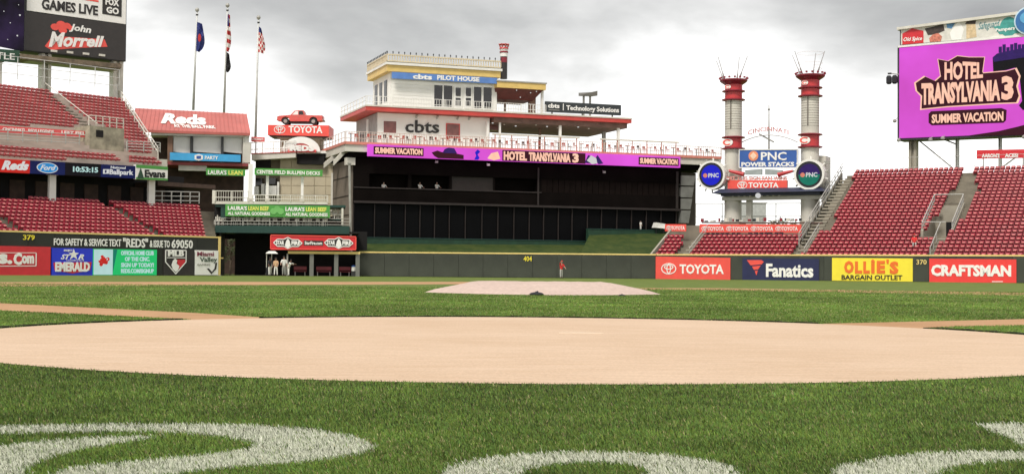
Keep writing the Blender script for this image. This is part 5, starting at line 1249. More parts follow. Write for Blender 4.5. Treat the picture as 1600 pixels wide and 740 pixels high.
# ---- cabin of the boat
cm = M('boat_white', (.80, .78, .74), .55, .04, .6)
zc = zd1; u0, u1 = h(590, 200, 5)[0], h(765, 200, 5)[0]
zr0, zr1 = (h(572, 173.5, 3.7)[1] + h(988, 192.5, 3.7)[1]) / 2, (h(572, 165, 3.7)[1] + h(988, 184, 3.7)[1]) / 2
B = Thing('river_boat_cabin', 'white two storey steamboat style pavilion with red roof band and cbts lettering', 'building', FB, (u0 + u1) / 2, 5, zc)
mb = MB(); mb.box(u0, u1, 5, 15, zc, zr0); mb.build('lower_wall', cm, B)
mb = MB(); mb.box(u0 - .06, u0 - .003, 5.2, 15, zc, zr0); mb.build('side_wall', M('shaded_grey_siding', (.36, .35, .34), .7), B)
ur0_, ur1_ = h(572, 170, 3.7)[0], h(987, 187, 3.7)[0]
mb = MB(); mb.box(ur0_, ur1_, 3.7, 16.5, zr0 + .05, zr1 - .12); mb.build('roof_band', redpaint, B)
mb = MB(); mb.box(ur0_ - .05, ur1_ + .05, 3.62, 16.6, zr1 - .119, zr1 + .05); mb.build('roof_edge', cream, B)
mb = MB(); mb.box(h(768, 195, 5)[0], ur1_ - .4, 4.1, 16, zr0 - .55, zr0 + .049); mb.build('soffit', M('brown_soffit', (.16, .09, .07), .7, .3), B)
def window(B, fr, x0, x1, y0, y1, v, mat, frame, label=None):
    q = fr.quad(x0, x1, y0, y1, y0 + .02 * (x1 - x0), y1 + .02 * (x1 - x0), v); t = .1
    a, b, zt, zb_ = q[0][0], q[1][0], q[0][1], q[3][1]
    mb = MB(); mb.box(a, b, v - .05, v - .004, zb_, zt); o = mb.build('window', mat, B, label)
    mb = MB(); mb.box(a - t, a, v - .09, v - .003, zb_ - t, zt + t); mb.box(b, b + t, v - .09, v - .003, zb_ - t, zt + t); mb.box(a, b, v - .09, v - .003, zt, zt + t); mb.box(a, b, v - .09, v - .003, zb_ - t, zb_)
    sub(mb, 'frame', frame, B, o); return o
rb = M('red_brown_glass', (.20, .07, .06), .3, .3)
window(B, FB, 599, 619, 189, 208, 5, rb, cm); window(B, FB, 698, 717, 194, 214, 5, rb, redpaint)
text(B, 'cbts', FB.quad(633, 686, 187.5, 207, 188.5, 208.5, 5), 5, black, .015, th=.12)
for x in (652, 684, 716, 734):
    u, z = h(x, 183 + (x - 652) * .04, 4.6); mb = MB(); mb.tube((u, 4.6, z + .25), (u, 4.98, z), .12, 8); mb.build('lamp', steel, B)
for x, w, mt, yv in ((781, .10, white, 4.4), (843.5, .13, MATS['brown_post'], 9), (875, .14, white, 4.4), (943.5, .2, steel, 9), (966, .16, white, 4.4), (762, .12, white, 4.4), (574, .1, white, 8)):
    u, z = h(x, 200, yv); mb = MB(); mb.box(u - w, u + w, yv - w, yv + w, zc, zr0 - .5); mb.build('post', mt, B)
mb = MB(); mb.prism(FB.quad(765, 779, 192, 203, 192.5, 203.5, 8), 8, 9); mb.build('bar_shade', rb, B)
for k in range(11):
    u = ur0_ + 10 + k * 1.8; mb = MB(); mb.lathe((u, 4.8 + (k % 3), zr0 - .66), [(.04, 0), (.12, .03), (.12, .09)], 8); mb.build('ceiling_lamp', led_white if k % 2 else white, B)
# rail on the first roof
zrr = zr1 + .05
railing(B, FB, [(ur0_, zrr), (h(853, 170, 3.8)[0], zrr)], 3.8, 1.0, 1.5, white, 1, .03, pickets=.3)
rail_v(B, ur0_ + .05, 4.0, 16.4, zrr, 1.0, 1.5, white)
# upper storey
p0, p1 = h(610, 150, 5.5)[0], h(776, 150, 5.5)[0]; zy0 = (h(601, 112, 5)[1] + h(776, 120.5, 5)[1]) / 2; zy1 = (h(601, 101.5, 5)[1] + h(776, 111, 5)[1]) / 2
mb = MB(); mb.box(p0, p1, 5.5, 13.5, zrr, zy0); mb.build('upper_wall', cm, B)
for k in range(9):
    z = zrr + .25 + k * .42
    if z < zy0 - .9: mb = MB(); mb.box(p0 + .3, h(676, 150, 5.5)[0], 5.46, 5.499, z, z + .36); mb.build('siding_board', cm, B)
for x0, x1 in ((678, 691), (693, 706.5), (740, 752), (755, 768)):
    window(B, FB, x0, x1, 133 + (x0 - 678) * .045, 166 + (x0 - 678) * .045, 5.5, glass, cm)
for x0, x1 in ((709, 721), (725, 737)):
    q = FB.quad(x0, x1, 134.5, 169.5, 135, 170, 5.5); mb = MB(); mb.prism(q, 5.38, 5.498); d = mb.build('door', cm, B)
    mb = MB(); mb.prism(qfr(q, .2, .85, .08, .45), 5.34, 5.379); sub(mb, 'pane', glass, B, d); mb = MB(); mb.prism(qfr(q, .2, .85, .53, .88), 5.34, 5.379); sub(mb, 'pane', glass, B, d)
for i in range(3):
    mb = MB(); v = 7 + i * 2.2; mb.box(p0 - .06, p0 - .003, v, v + 1.2, zrr + .9, zy0 - .7); mb.build('side_window', glass, B)
mb = MB(); mb.box(p0 - .6, p1 + .25, 4.9, 14.0, zy0, zy1); mb.build('ochre_band', ylw_trim, B)
mb = MB(); mb.box(p0 - .75, p1 + .4, 4.7, 14.2, zy1 + .003, zy1 + .28); mb.build('cornice', white, B)
mb = MB(); mb.box(p0 - .62, p1 + .27, 4.85, 14.05, zy1 + .281, zy1 + .36); mb.build('cornice_shadow_gap', dkmet, B)
zt = zy1 + .36; rm = M('crown_cream', (.66, .56, .40), .6, .1)
def crown(u0, u1, v0, v1, along_u=True):
    L = (u1 - u0) if along_u else (v1 - v0); n = int(L / .30)
    pk = MB()
    for i in range(n + 1):
        t = i / n; u = u0 + (u1 - u0) * t; v = v0 + (v1 - v0) * t; pk.box(u - .05, u + .05, v - .05, v + .05, zt + .1, zt + .72)
    pk.build('pickets', rm, B, kind='stuff')
    mb = MB(); 
    if along_u: mb.box(u0, u1, v0 - .07, v0 + .07, zt, zt + .14); mb.box(u0, u1, v0 - .08, v0 + .08, zt + .70, zt + .86)
    else: mb.box(u0 - .07, u0 + .07, v0, v1, zt, zt + .14); mb.box(u0 - .08, u0 + .08, v0, v1, zt + .70, zt + .86)
    mb.build('crown_rail', rm, B)
    n = int(L / .66)
    for i in range(n + 1):
        t = i / n; u = u0 + (u1 - u0) * t; v = v0 + (v1 - v0) * t
        mb = MB(); mb.lathe((u, v, zt + .86), [(.05, 0), (.035, .12), (.09, .2), (.03, .34)], 6); mb.build('finial', dkmet, B)
crown(p0 - .6, p1 + .25, 4.85, 4.85); crown(p0 - .6, p0 - .6, 5.0, 14, False)
S = sign('sign', 'light blue cbts PILOT HOUSE sign under the ochre roof band', FB, 613, 777, 112.3, 122.5, 122, 131, M('pilot_blue', (.10, .22, .55), .5), 4.6, .25)
text(S, 'cbts', FB.quad(645, 675, 115.5, 123.3, 117, 125, 4.6), 4.6, white_l, .04); text(S, 'PILOT HOUSE', FB.quad(683, 749, 117.3, 125, 121, 128, 4.6), 4.6, white_l, .04)
# chimney
cu_, cz_ = h(787, 123, 8); k = 1 / 13.2; zb_ = zy1 - .4
Cm = Thing('chimney', 'thin black smoke stack with a red and white crown on the pilot house roof', 'chimney', FB, cu_, 8, zb_)
z1 = h(787, 89, 8)[1]; z2 = h(787, 69, 8)[1]
mb = MB(); mb.lathe((cu_, 8, 0), [(.42, zb_), (.42, z1)], 16); mb.build('stack', black, Cm, smooth=False)
mb = MB(); mb.lathe((cu_, 8, 0), [(.43, z1 - .7), (.43, z1 - .1)], 16); mb.build('red_band', darkred, Cm)
H_ = z2 - z1
for a, b, r1, r2, mt in ((0, .3, .46, .46, white), (.3, .42, .52, .52, darkred), (.42, .6, .44, .5, white), (.6, .72, .56, .5, brightred)): 
    mb = MB(); mb.lathe((cu_, 8, z1), [(r1, H_ * a), (r2, H_ * b)], 16); mb.build('crown_ring', mt, Cm)
for i in range(8):
    t = i * math.pi / 4; mb = MB(); a = Vector((cu_ + .45 * math.cos(t), 8 + .45 * math.sin(t), z1 + H_ * .72)); mb.tube(a, a + Vector((.2 * math.cos(t), .2 * math.sin(t), H_ * .28)), .09, 5, .05); mb.build('crown_point', redroof, Cm)
mb = MB()
mb.lathe((cu_, 8, z1 + H_ * .93), [(.62, 0), (.66, .04), (.62, .08)], 16); mb.build('crown_rim', pinkred, Cm)
# side canopy
K = Thing('canopy', 'ochre edged canopy with dark red underside on the right of the pilot house', 'canopy', FB, h(815, 140, 5)[0], 5, zrr)
c0, c1_ = h(777, 130, 4.5)[0], h(853, 133, 4.5)[0]; zk0, zk1 = h(815, 138.5, 4.5)[1], h(815, 128, 4.5)[1]
mb = MB(); mb.box(c0, c1_, 4.5, 12, zk0, zk1 - .1); mb.build('fascia', ylw_trim, K); mb = MB(); mb.box(c0 - .1, c1_ + .1, 4.4, 12.1, zk1 - .099, zk1 + .05); mb.build('roof', steel, K)
mb = MB(); e0 = h(777, 150, 5)[0]; e1 = h(835, 150, 6)[0]; zz = h(815, 154, 5)[1]
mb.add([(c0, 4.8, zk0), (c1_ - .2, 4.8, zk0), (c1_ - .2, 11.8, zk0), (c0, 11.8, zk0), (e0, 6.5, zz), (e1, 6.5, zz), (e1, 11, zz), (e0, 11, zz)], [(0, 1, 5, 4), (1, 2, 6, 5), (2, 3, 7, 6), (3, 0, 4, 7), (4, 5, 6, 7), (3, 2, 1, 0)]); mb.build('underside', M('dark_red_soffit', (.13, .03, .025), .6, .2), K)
for x, w, mt, y1 in ((772, .3, white, 6), (831, .45, MATS['brown_post'], 7.5), (847, .13, white, 5.2), (789, .12, MATS['brown_post'], 8)):
    u = h(x, 160, y1)[0]; mb = MB(); mb.box(u - w, u + w, y1 - .15, y1 + .15, zrr, zk0 - .02); mb.build('post', mt, K)
for x, y in ((807, 141), (829, 145), (838, 143), (813, 152)):
    u, z = h(x, y, 4.75); mb = MB(); mb.lathe((u, 4.72, z - .07), [(.03, 0), (.08, .05), (.03, .12)], 8); mb.build('bulb', led_white, K)
S = sign('sign', 'black cbts | Technology Solutions sign on the roof edge', FB, 852.5, 970.5, 158.3, 174.5, 164.2, 180.5, M('sign_slate', (.030, .036, .04), .5), 4.0, .3)
text(S, 'cbts', qfr(S.q, .03, .18, .18, .62), S.v, white_l, .035); shape(S, qfr(S.q, .225, .235, .15, .8), S.v, white_l); text(S, 'Technology Solutions', qfr(S.q, .27, .97, .28, .88), S.v, white_l, .03)
shape(S, qfr(S.q, .04, .18, .78, .84), S.v, steel)
for t in (.1, .5, .9):
    uu = S.q[0][0] * (1 - t) + S.q[1][0] * t; mb = MB(); mb.box(uu - .07, uu + .07, 4.31, 4.5, zrr, S.q[3][1] + .1); mb.build('bracket', steel, S)
K = Thing('roof_shelter', 'small grey shelter on two thin posts behind the black sign', 'shelter', FB, h(917, 155, 8)[0], 8, zrr)
a, b = h(902, 150, 8), h(932, 145, 8)
mb = MB(); mb.add([(a[0], 7, a[1]), (b[0] - .3, 7, b[1] + .1), (b[0], 9.5, b[1] + .25), (a[0] + .8, 9.5, a[1] + .6), (a[0], 7, a[1] - .12), (b[0] - .3, 7, b[1] - .5), (b[0], 9.5, b[1] - .3), (a[0] + .8, 9.5, a[1] + .2)], [(0, 1, 2, 3), (7, 6, 5, 4), (0, 4, 5, 1), (1, 5, 6, 2), (2, 6, 7, 3), (3, 7, 4, 0)]); mb.build('roof', M('shelter_grey', (.13, .12, .10), .6), K)
for x in (912, 922): u = h(x, 155, 8)[0]; mb = MB(); mb.box(u - .1, u + .1, 7.9, 8.1, zrr, h(x, 148.5, 8)[1]); mb.build('post', steel, K)
# deck furniture: red high tables and stools, long counters
def high_table(u, v, label, grp):
    T = Thing('high_table', label, 'table', FB, u, v, zd1, grp); off = T.off; T.off = Vector((0, 0, 0)); mt = M('salmon_furniture', (.50, .17, .12), .6, .2)
    mb = MB(); mb.lathe((0, 0, 1.02), [(.32, 0), (.34, .03), (.32, .06)], 12); mb.build('table_top', mt, T); mb = MB(); mb.tube((0, 0, .05), (0, 0, 1.02), .05, 6); mb.build('pedestal', dkmet, T); mb = MB(); mb.lathe((0, 0, 0), [(.26, 0), (.2, .05)], 10); mb.build('base', dkmet, T); T.off = off; return T
def stool(u, v, label, grp, mt):
    T = Thing('bar_stool', label, 'stool', FB, u, v, zd1, grp); off = T.off; T.off = Vector((0, 0, 0))
    mb = MB(); mb.box(-.19, .19, -.19, .19, .72, .78); mb.build('seat', mt, T); mb = MB(); mb.box(-.19, .19, .16, .2, .85, 1.12); mb.build('backrest', mt, T)
    for a in (-.16, .16):
        for b in (-.16, .16): mb = MB(); mb.tube((a * 1.2, b * 1.2, 0), (a, b, .86 if b > 0 else .72), .022, 4); mb.build('leg', mt, T)
    T.off = off; return T
def zone(px): return 'left of the cabin' if px < 598 else 'in front of the white cabin wall' if px < 768 else 'under the long red roof' if px < 985 else 'on the open right end of the deck'
ht = high_table(0, 2, 'x', 'high tables on the boat deck').o; st1 = stool(0, 2, 'x', 'bar stools on the boat deck', M('stool_red', (.42, .07, .05), .6)).o; st2 = stool(0, 2, 'x', 'bar stools on the boat deck', M('stool_dark', (.07, .03, .03), .6)).o
first = {}; cnt = {}
random.seed(3)
for i, px in enumerate(range(548, 1118, 9)):
    v = .3 + (i * 37 % 11) * .14; u = h(px, 230, v)[0]; zn = zone(px)
    src, nm = ((ht, 'round salmon high table'), (st1, 'red bar stool'), (st2, 'dark brown bar stool'), (st1, 'red bar stool'))[i % 4]
    cnt[(nm, zn)] = cnt.get((nm, zn), -1) + 1
    lb = '%s %s from the left %s' % (ORD[cnt[(nm, zn)]], nm, zn)
    if src.name not in first: first[src.name] = 1; src.location = FB.W(u, v, zd1); src['label'] = lb
    else: copy_tree(src, FB.W(u, v, zd1), FB.ang + random.uniform(-1, 1), lb)
for (xa, xb, ya) in ((770, 905, 209), (938, 1060, 217)):
    a, b = h(xa, ya, 3.5), h(xb, ya + 6, 3.5); C = Thing('counter', 'long pale drink counter %s' % ('under the long red roof' if xa < 900 else 'on the right part of the deck'), 'counter', FB, a[0], 3.5, zd1)
    mb = MB(); mb.box(a[0], b[0], 3.3, 3.8, a[1] - .1, a[1] + .05); mb.build('top', cream, C)
    for k in range(6): uu = a[0] + .3 + (b[0] - a[0] - .6) * k / 5; mb = MB(); mb.box(uu - .05, uu + .05, 3.5, 3.6, zd1, a[1] - .1); mb.build('leg', MATS['salmon_edge'], C)

# ================================================================== TWIN SMOKE STACKS
h = lambda x, y, v=0.0: FS.hit(x, y, v)
def stack_build(xc, hw_px, marks, label, prongs, cage):
    u, _ = h(xc, 300); r = abs(h(xc + hw_px, 300)[0] - h(xc - hw_px, 300)[0]) / 2; Z = lambda y: h(xc, y)[1]
    T = Thing('smoke_stack', label, 'smoke stack', FS, u, 1.2, 0, 'twin red and white smoke stacks')
    c = (u, 1.2, 0); top, ring1, ring2, seam, ring3, ring4, base = marks
    mb = MB(); mb.lathe(c, [(r, 0), (r, Z(ring4))], 28); mb.build('lower_shaft', stack, T, smooth=False)
    # upper shaft of curved cladding bands with dark seams between
    z0, z1 = Z(seam), Z(ring2); n = 12; zz = Z(ring3)
    mb = MB(); mb.lathe(c, [(r, zz), (r, z0)], 28); mb.build('shaft_band', stack, T)
    mb = MB(); mb.lathe(c, [(r * .985, z0), (r * .985, z1)], 28); mb.build('shaft_core', stackline, T)
    for i in range(n):
        a = z0 + (z1 - z0) * i / n; b = z0 + (z1 - z0) * (i + 1) / n
        mb = MB(); mb.lathe(c, [(r, a + .045), (r, b)], 28); mb.build('shaft_band', stack, T)
    mb = MB(); mb.box(u - .07, u + .07, 1.2 - r - .05, 1.2 - r + .1, z0, z1); mb.build('cable_strip', stackline, T)
    for a, b in ((Z(ring4), Z(ring3)), (Z(ring2), Z(ring1)), (Z(ring1), Z(top))):
        mb = MB(); mb.lathe(c, [(r * 1.02, a), (r * 1.02, b)], 28); mb.build('red_drum', brightred, T)
    for y, k, hh in ((ring4, 1.42, .2), (ring3, 1.42, .2), (ring2, 1.42, .22), (ring1, 1.4, .22)):
        z = Z(y); mb = MB(); mb.lathe(c, [(r * 1.03, z - hh * .6), (r * k * .96, z - hh * .25), (r * k * .96, z + hh * .25), (r * 1.03, z + hh * .6)], 28); mb.build('collar', darkred, T)
    z = Z(top); mb = MB(); mb.lathe(c, [(r * 1.05, z - .35), (r * 1.5, z - .05), (r * 1.62, z + .08), (r * 1.62, z + .22), (r * 1.3, z + .26)], 28); mb.build('crown_plate', darkred, T)
    for i in range(16):
        t = i * math.pi / 8; mb = MB(); mb.box(u + r * 1.62 * math.cos(t) - .1, u + r * 1.62 * math.cos(t) + .1, 1.2 + r * 1.62 * math.sin(t) - .1, 1.2 + r * 1.62 * math.sin(t) + .1, z + .3, z + .48); mb.build('crown_tooth', darkred, T)
    for i, (xb, xt, yt) in enumerate(prongs):
        pb = h(xb, top - 3); pt = h(xt, yt); v = 1.2 + (-.8 if i % 2 else .8)
        mb = MB(); a = Vector((pb[0], v, z + .3)); b = Vector((pt[0], v * 1.2, pt[1])); mb.tube(a, a + (b - a) * .25, .11, 6, .08); mb.tube(a + (b - a) * .25, b, .05, 5, .03); mb.build('prong', M('prong_grey', (.25, .22, .21), .5), T)
    if cage:
        for zz_ in (.9, 1.5, 2.6):
            mb = MB(); k = 1.2 + zz_ * .1
            for i in range(16):
                t0, t1 = i * math.pi / 8, (i + 1) * math.pi / 8; mb.tube((u + r * k * math.cos(t0), 1.2 + r * k * math.sin(t0), z + zz_), (u + r * k * math.cos(t1), 1.2 + r * k * math.sin(t1), z + zz_), .014, 4)
            mb.build('cage_ring', M('cage_red', (.6, .45, .42), .5), T)
    # emblems
    for y, k in (((ring3 + ring4) / 2, 1.0), ((top + ring1) / 2 + 2, .55)):
        uu, zz = h(xc - 4.5 * (1 if k == 1 else .9), y); c_logo(T, uu, zz, .58 * k + .05, .38 * k + .04, 1.2 - r * 1.06, white_l, redsign)
    T.r = r; return T
stack_build(1140.3, 13, (126, 141, 154.5, 201, 213.5, 231, 345), 'left smoke stack of the pair, slightly shorter, above the blue round display', [(1122, 1109, 91), (1130, 1120, 88), (1143, 1145, 85), (1154, 1166, 87)], False)
stack_build(1261, 14, (118.5, 135.5, 148.5, 196, 209, 228.5, 350), 'right smoke stack of the pair, slightly taller, with a wire cage at its crown', [(1244, 1229, 82), (1252, 1240, 79), (1263, 1266, 78), (1276, 1287, 79)], True)
T = Thing('stack_platform', 'grey columns and dark roofed platform joining the two smoke stacks', 'building', FS, h(1200, 300)[0], 1.2, 0)
za, zb_ = h(1200, 306)[1], h(1200, 299)[1]; zlow = h(1200, 312)[1]
mb = MB(); a, b = h(1117, 300)[0], h(1292, 300)[0]; mb.box(a + .8, b - .6, -.4, 3.2, zb_ - .45, zb_); mb.add([(a, -1.2, zb_ - .15), (b, -1.2, zb_ - .15), (b, 4, zb_ - .15), (a, 4, zb_ - .15), (a + .8, -.4, zb_ + .35), (b - .6, -.4, zb_ + .35), (b - .6, 3.2, zb_ + .35), (a + .8, 3.2, zb_ + .35)], [(0, 1, 5, 4), (1, 2, 6, 5), (2, 3, 7, 6), (3, 0, 4, 7), (4, 5, 6, 7), (3, 2, 1, 0)]); mb.build('platform_roof', M('blue_black_roof', (.03, .035, .07), .5), T)
mb = MB(); mb.box(h(1127, 308)[0], h(1290, 308)[0], .2, .6, zlow, zlow + .42); mb.build('lower_beam', stack, T)
for x in list(range(1146, 1226, 9)):
    u = h(x, 305)[0]; mb = MB(); mb.lathe((u, -.2, zlow + .35), [(.1, 0), (.16, .2), (.08, .5)], 8); mb.build('lamp', stack, T)
u, z = h(1184.5, 305.5, -.6); mb = MB(); mb.disc(u, z, .28, -.75, -.5, 10); mb.build('lamp', led_white, T)
for x, w, yt in ((1166, .30, 310), (1284.5, .28, 300)):
    u = h(x, 330)[0]; mb = MB(); mb.box(u - w, u + w, .9, 1.5, 0, h(x, yt)[1]); mb.build('column', stack, T)
mb = MB(); q = FS.quad(1277, 1290, 243, 297, 243.5, 297, 1.8); mb.prism(q, 1.8, 4); mb.build('cabinet', stack, T)
for x, y in ((1288, 254), (1287, 268), (1288, 285)): u, z = h(x, y, 1.6); mb = MB(); mb.box(u, u + .6, 1.5, 1.79, z - .15, z + .15); mb.build('lamp', steel, T)
for xa, xb, xc in ((1122, 1160, 1140), (1246, 1282, 1262)):
    mb = MB(); mb.box(h(xa + 4, 340)[0], h(xb - 4, 340)[0], -.2, 2.6, 0, h(1200, 346)[1]); mb.build('plinth', conc_l, T)
S = sign('sign', 'blue PNC POWER STACKS sign hung between the two smoke stacks', FS, 1155, 1246, 234, 262, 233.5, 262, blue, 0.0, .4, frame=white)
u, z = h(1177.3, 243.6, 0); mb = MB(); mb.disc(u, z, .55, -.05, -.004, 20); mb.build('emblem', M('pnc_orange', (.80, .28, .14), .5), S); mb = MB(); mb.prism([(u, z + .42), (u + .38, z), (u, z - .42), (u - .38, z)], -.08, -.052); mb.build('emblem_inner', M('pnc_pale', (.85, .6, .45), .5), S)
text(S, 'PNC', FS.quad(1189, 1229, 237.5, 250.5, 237.5, 250.5, 0), 0, white_l, .02); text(S, 'POWER STACKS', FS.quad(1158.5, 1241, 253.3, 260.3, 253, 260, 0), 0, white_l, .04)
S = sign('sign', 'orange red TOYOTA sign on the platform between the round displays', FS, 1137, 1230, 281.5, 296.5, 281.5, 296.5, redsign, 0.0, .3)
u, z = h(1160, 289, 0); oval_logo(S, u, z, .56, .42, 0, white_l); text(S, 'TOYOTA', FS.quad(1169.5, 1216.5, 284.8, 293.2, 284.8, 293.2, 0), 0, white_l, .03)
q = FS.quad(1137, 1230, 275.5, 281.3, 275.5, 281.3, 0.1); T = Thing('sign', 'row of small pale red letters standing on the TOYOTA sign between the stacks', 'lettering', FS, q[0][0], .1, q[3][1])
text(T, 'HIT THIS SIGN FAN WINS', q, .1, M('faded_letters', (.75, .30, .26), .5), .03, th=.1); mb = MB(); mb.box(q[0][0], q[1][0], .15, .2, q[3][1], q[3][1] + .08); mb.build('base_bar', cream, T)
# pairs of crossed bats shapes: red arm and grey paddle
for (xa, ya, xb, yb, px0, px1, lb) in ((1139, 267, 1163, 272.5, 1165, 1191, 'left'), (1240, 267, 1216, 273, 1196, 1223, 'right')):
    a, b = h(xa, ya, 0), h(xb, yb, 0); T = Thing('moving_arm', 'red arm with a grey paddle under the blue sign, pointing in from the %s' % lb, 'sign arm', FS, a[0], -.1, a[1])
    mb = MB(); mb.tube((a[0], -.1, a[1]), (b[0], -.1, b[1]), .14, 8, .26); mb.build('arm', brightred, T)
    mb = MB(); mb.prism(FS.quad(px0, px1, 266 if lb == 'left' else 264, 273, 264 if lb == 'left' else 266, 273, 0), -.2, .1); mb.build('paddle', M('paddle_grey', (.32, .35, .35), .6), T)
# round displays
def round_display(x, y, R, mats, label):
    u, z = h(x, y, -.8); s = R / 14.2
    T = Thing('round_display', label, 'display', FS, u, -.8, z - s)
    mb = MB(); mb.disc(u, z, s * 1.0, -.8, .3, 40, r_in=s * .86); mb.build('rim', white, T)
    mb = MB(); mb.disc(u, z, s * .859, -.74, .2, 40); mb.build('face', M('display_black', (.008, .008, .012), .4), T)
    n = 24
    def half(lo, hi, r, mt, nm, k):
        mb = MB(); pts = [(u + r * math.cos(math.radians(lo + (hi - lo) * i / n)), z + r * math.sin(math.radians(lo + (hi - lo) * i / n))) for i in range(n + (0 if hi - lo == 360 else 1))]; mb.prism(pts, -.78 - k, -.742); mb.build(nm, mt, T)
    if len(mats) == 1: half(0, 360, s * .70, mats[0], 'lit_screen', 0)
    else: half(0, 180, s * .70, mats[0], 'lit_screen', 0); half(180, 360, s * .70, mats[1], 'lit_screen', 0)
    mb = MB(); mb.disc(u - s * .42, z - s * .02, s * .15, -.83, -.781, 14); mb.build('emblem', M('led_orange', (.9, .30, .2), .4, emit=.7), T)
    text(T, 'PNC', [(u - s * .2, z + s * .13), (u + s * .55, z + s * .13), (u + s * .55, z - s * .17), (u - s * .2, z - s * .17)], -.785, led_white, .03)
    for i in range(14):
        t = i * 2 * math.pi / 14 + .2; p = Vector((u + s * 1.0 * math.cos(t), -.2, z + s * 1.0 * math.sin(t))); mb = MB(); mb.tube(p, p + Vector((math.cos(t), 0, math.sin(t))) * s * .20, .08, 6, .10); mb.build('stud', white if i % 2 else steel, T)
round_display(1111, 273.5, 22.8, [led_blue], 'round blue lit display with white rim at the foot of the left smoke stack')
round_display(1264, 272.5, 23.4, [led_violet, led_teal], 'round violet and teal lit display with white rim on the right smoke stack')
# CINCINNATI arch and mast
T = Thing('arch_sign', 'thin arch of red CINCINNATI letters between the smoke stacks', 'sign', FS, h(1200, 205)[0], 1, h(1200, 234)[1])
q = FS.quad(1169, 1232, 204.5, 211.5, 203.8, 210.8, 1); dz = h(1200, 198, 1)[1] - h(1200, 204, 1)[1]
text(T, 'CINCINNATI', q, 1, M('arch_red', (.52, .12, .10), .5), .0, th=.1, arch=dz)
mb = MB(); pr = None
a0, a1 = h(1155, 224, 1), h(1246, 222, 1)
for k in range(17):
    t = k / 16; p = Vector((a0[0] + (a1[0] - a0[0]) * t, 1.1, a0[1] + (a1[1] - a0[1]) * t + (h(1200, 212, 1)[1] - h(1200, 224, 1)[1]) * (1 - (2 * t - 1) ** 2)))
    if pr: mb.tube(pr, p, .05, 5)
    pr = p
mb.build('arch_tube', M('truss_grey', (.40, .36, .34), .5), T)
mb = MB(); p0_, p1_ = h(1185, 209, 1), h(1208, 221.5, 1); mb.tube((p0_[0], 1.3, p0_[1]), (p1_[0], 1.3, p1_[1]), .09, 6); mb.build('strut', steel, T)
m0, m1 = h(1201.5, 234, 1.4), h(1201.5, 164, 1.4)
T = Thing('mast', 'thin grey mast rising between the smoke stacks', 'mast', FS, m0[0], 1.4, m0[1]); mb = MB(); mb.tube((m0[0], 1.4, m0[1] - 1), (m1[0], 1.4, m1[1]), .12, 8, .05); mb.build('pole', steel, T)
mb = MB(); mb.lathe((m1[0], 1.4, m1[1] - .6), [(.05, 0), (.2, .1), (.05, .25)], 8); mb.build('finial', steel, T)
# fence and things behind the low seats
FK = Frame(1085, 158, 1300, 154)
T = Thing('fence', 'thin grey rail fence behind the smoke stacks', 'fence', FK, FK.hit(1087, 350)[0], 0, 2)
railing(T, FK, [FK.hit(1087, 350), FK.hit(1255, 350)], 0, 2.35, 3.0, steel, 1, .045)
S = sign('counter_board', 'dark rail shelf with clutter along the top of the low seats', FR, 1096, 1285, 346.5, 348.5, 347, 349.5, M('clutter_dark', (.09, .05, .04), .7, .5, 3), vT + 1.2, .2, cat='shelf')
for k in range(26):
    x = 1098 + k * 6.1 + random.uniform(-2, 2); u = FR.hit(x, 347, vT + 1.2)[0]; mb = MB(); hh = random.uniform(.12, .4); w = random.uniform(.08, .22); mb.box(u - w, u + w, vT + 1.22, vT + 1.38, S.q[0][1] + .01, S.q[0][1] + hh); mb.build('shelf_item', (darkred, cl_blk, cream, steel)[k % 4], S)

# ================================================================== RIGHT SCOREBOARD
h = lambda x, y, v=0.0: FSR.hit(x, y, v)
S = sign('video_board', 'huge magenta video board reading HOTEL TRANSYLVANIA 3 SUMMER VACATION above the right stand', FSR, 1405, 1680, 75.5, 216, 50.5, 205, led_pink, 0, .1, cat='screen')
qm = S.q
mb = MB(); d = .25; q = [(qm[0][0] - d, qm[0][1] + d), (qm[1][0] + d, qm[1][1] + d), (qm[2][0] + d, qm[2][1] - d), (qm[3][0] - d, qm[3][1] - d)]; mb.prism(q, .11, 2.6); mb.build('cabinet', dkmet, S)
hq = lambda x0, x1, a0, b0, a1, b1: FSR.quad(x0, x1, a0, b0, a1, b1, 0)
pp = lambda L: [h(x, y, 0) for x, y in L]
mkm = led_maroon
grow = pp([(1466, 93), (1482, 96), (1496, 88), (1514, 90), (1538, 90), (1535, 112), (1540, 124), (1500, 130), (1472, 130)]); gcx = sum(p[0] for p in grow) / len(grow); gcz = sum(p[1] for p in grow) / len(grow)
shape(S, [(gcx + (a - gcx) * 1.035, gcz + (b - gcz) * 1.07) for a, b in grow], 0, led_pk2, 0.022, 'title_outline')
shape(S, pp([(1466, 93), (1482, 96), (1496, 88), (1514, 90), (1538, 90), (1535, 112), (1540, 124), (1500, 130), (1472, 130)]), 0, mkm, .03, 'title_back')
grow = pp([(1431, 130), (1446, 120), (1462, 127), (1470, 120), (1572, 112), (1586, 108), (1592, 120), (1588, 135), (1592, 150), (1588, 160), (1560, 161), (1480, 166), (1440, 170), (1441, 150), (1433, 142)]); gcx = sum(p[0] for p in grow) / len(grow); gcz = sum(p[1] for p in grow) / len(grow)
shape(S, [(gcx + (a - gcx) * 1.035, gcz + (b - gcz) * 1.07) for a, b in grow], 0, led_pk2, 0.024, 'title_outline')
shape(S, pp([(1431, 130), (1446, 120), (1462, 127), (1470, 120), (1572, 112), (1586, 108), (1592, 120), (1588, 135), (1592, 150), (1588, 160), (1560, 161), (1480, 166), (1440, 170), (1441, 150), (1433, 142)]), 0, mkm, .034, 'title_back')
edge(FSR.quad(0, 1, 0, 1, 0, 1, 0), [(0, 0), (0, 0)], .0001, S, 0, mkm) if False else None
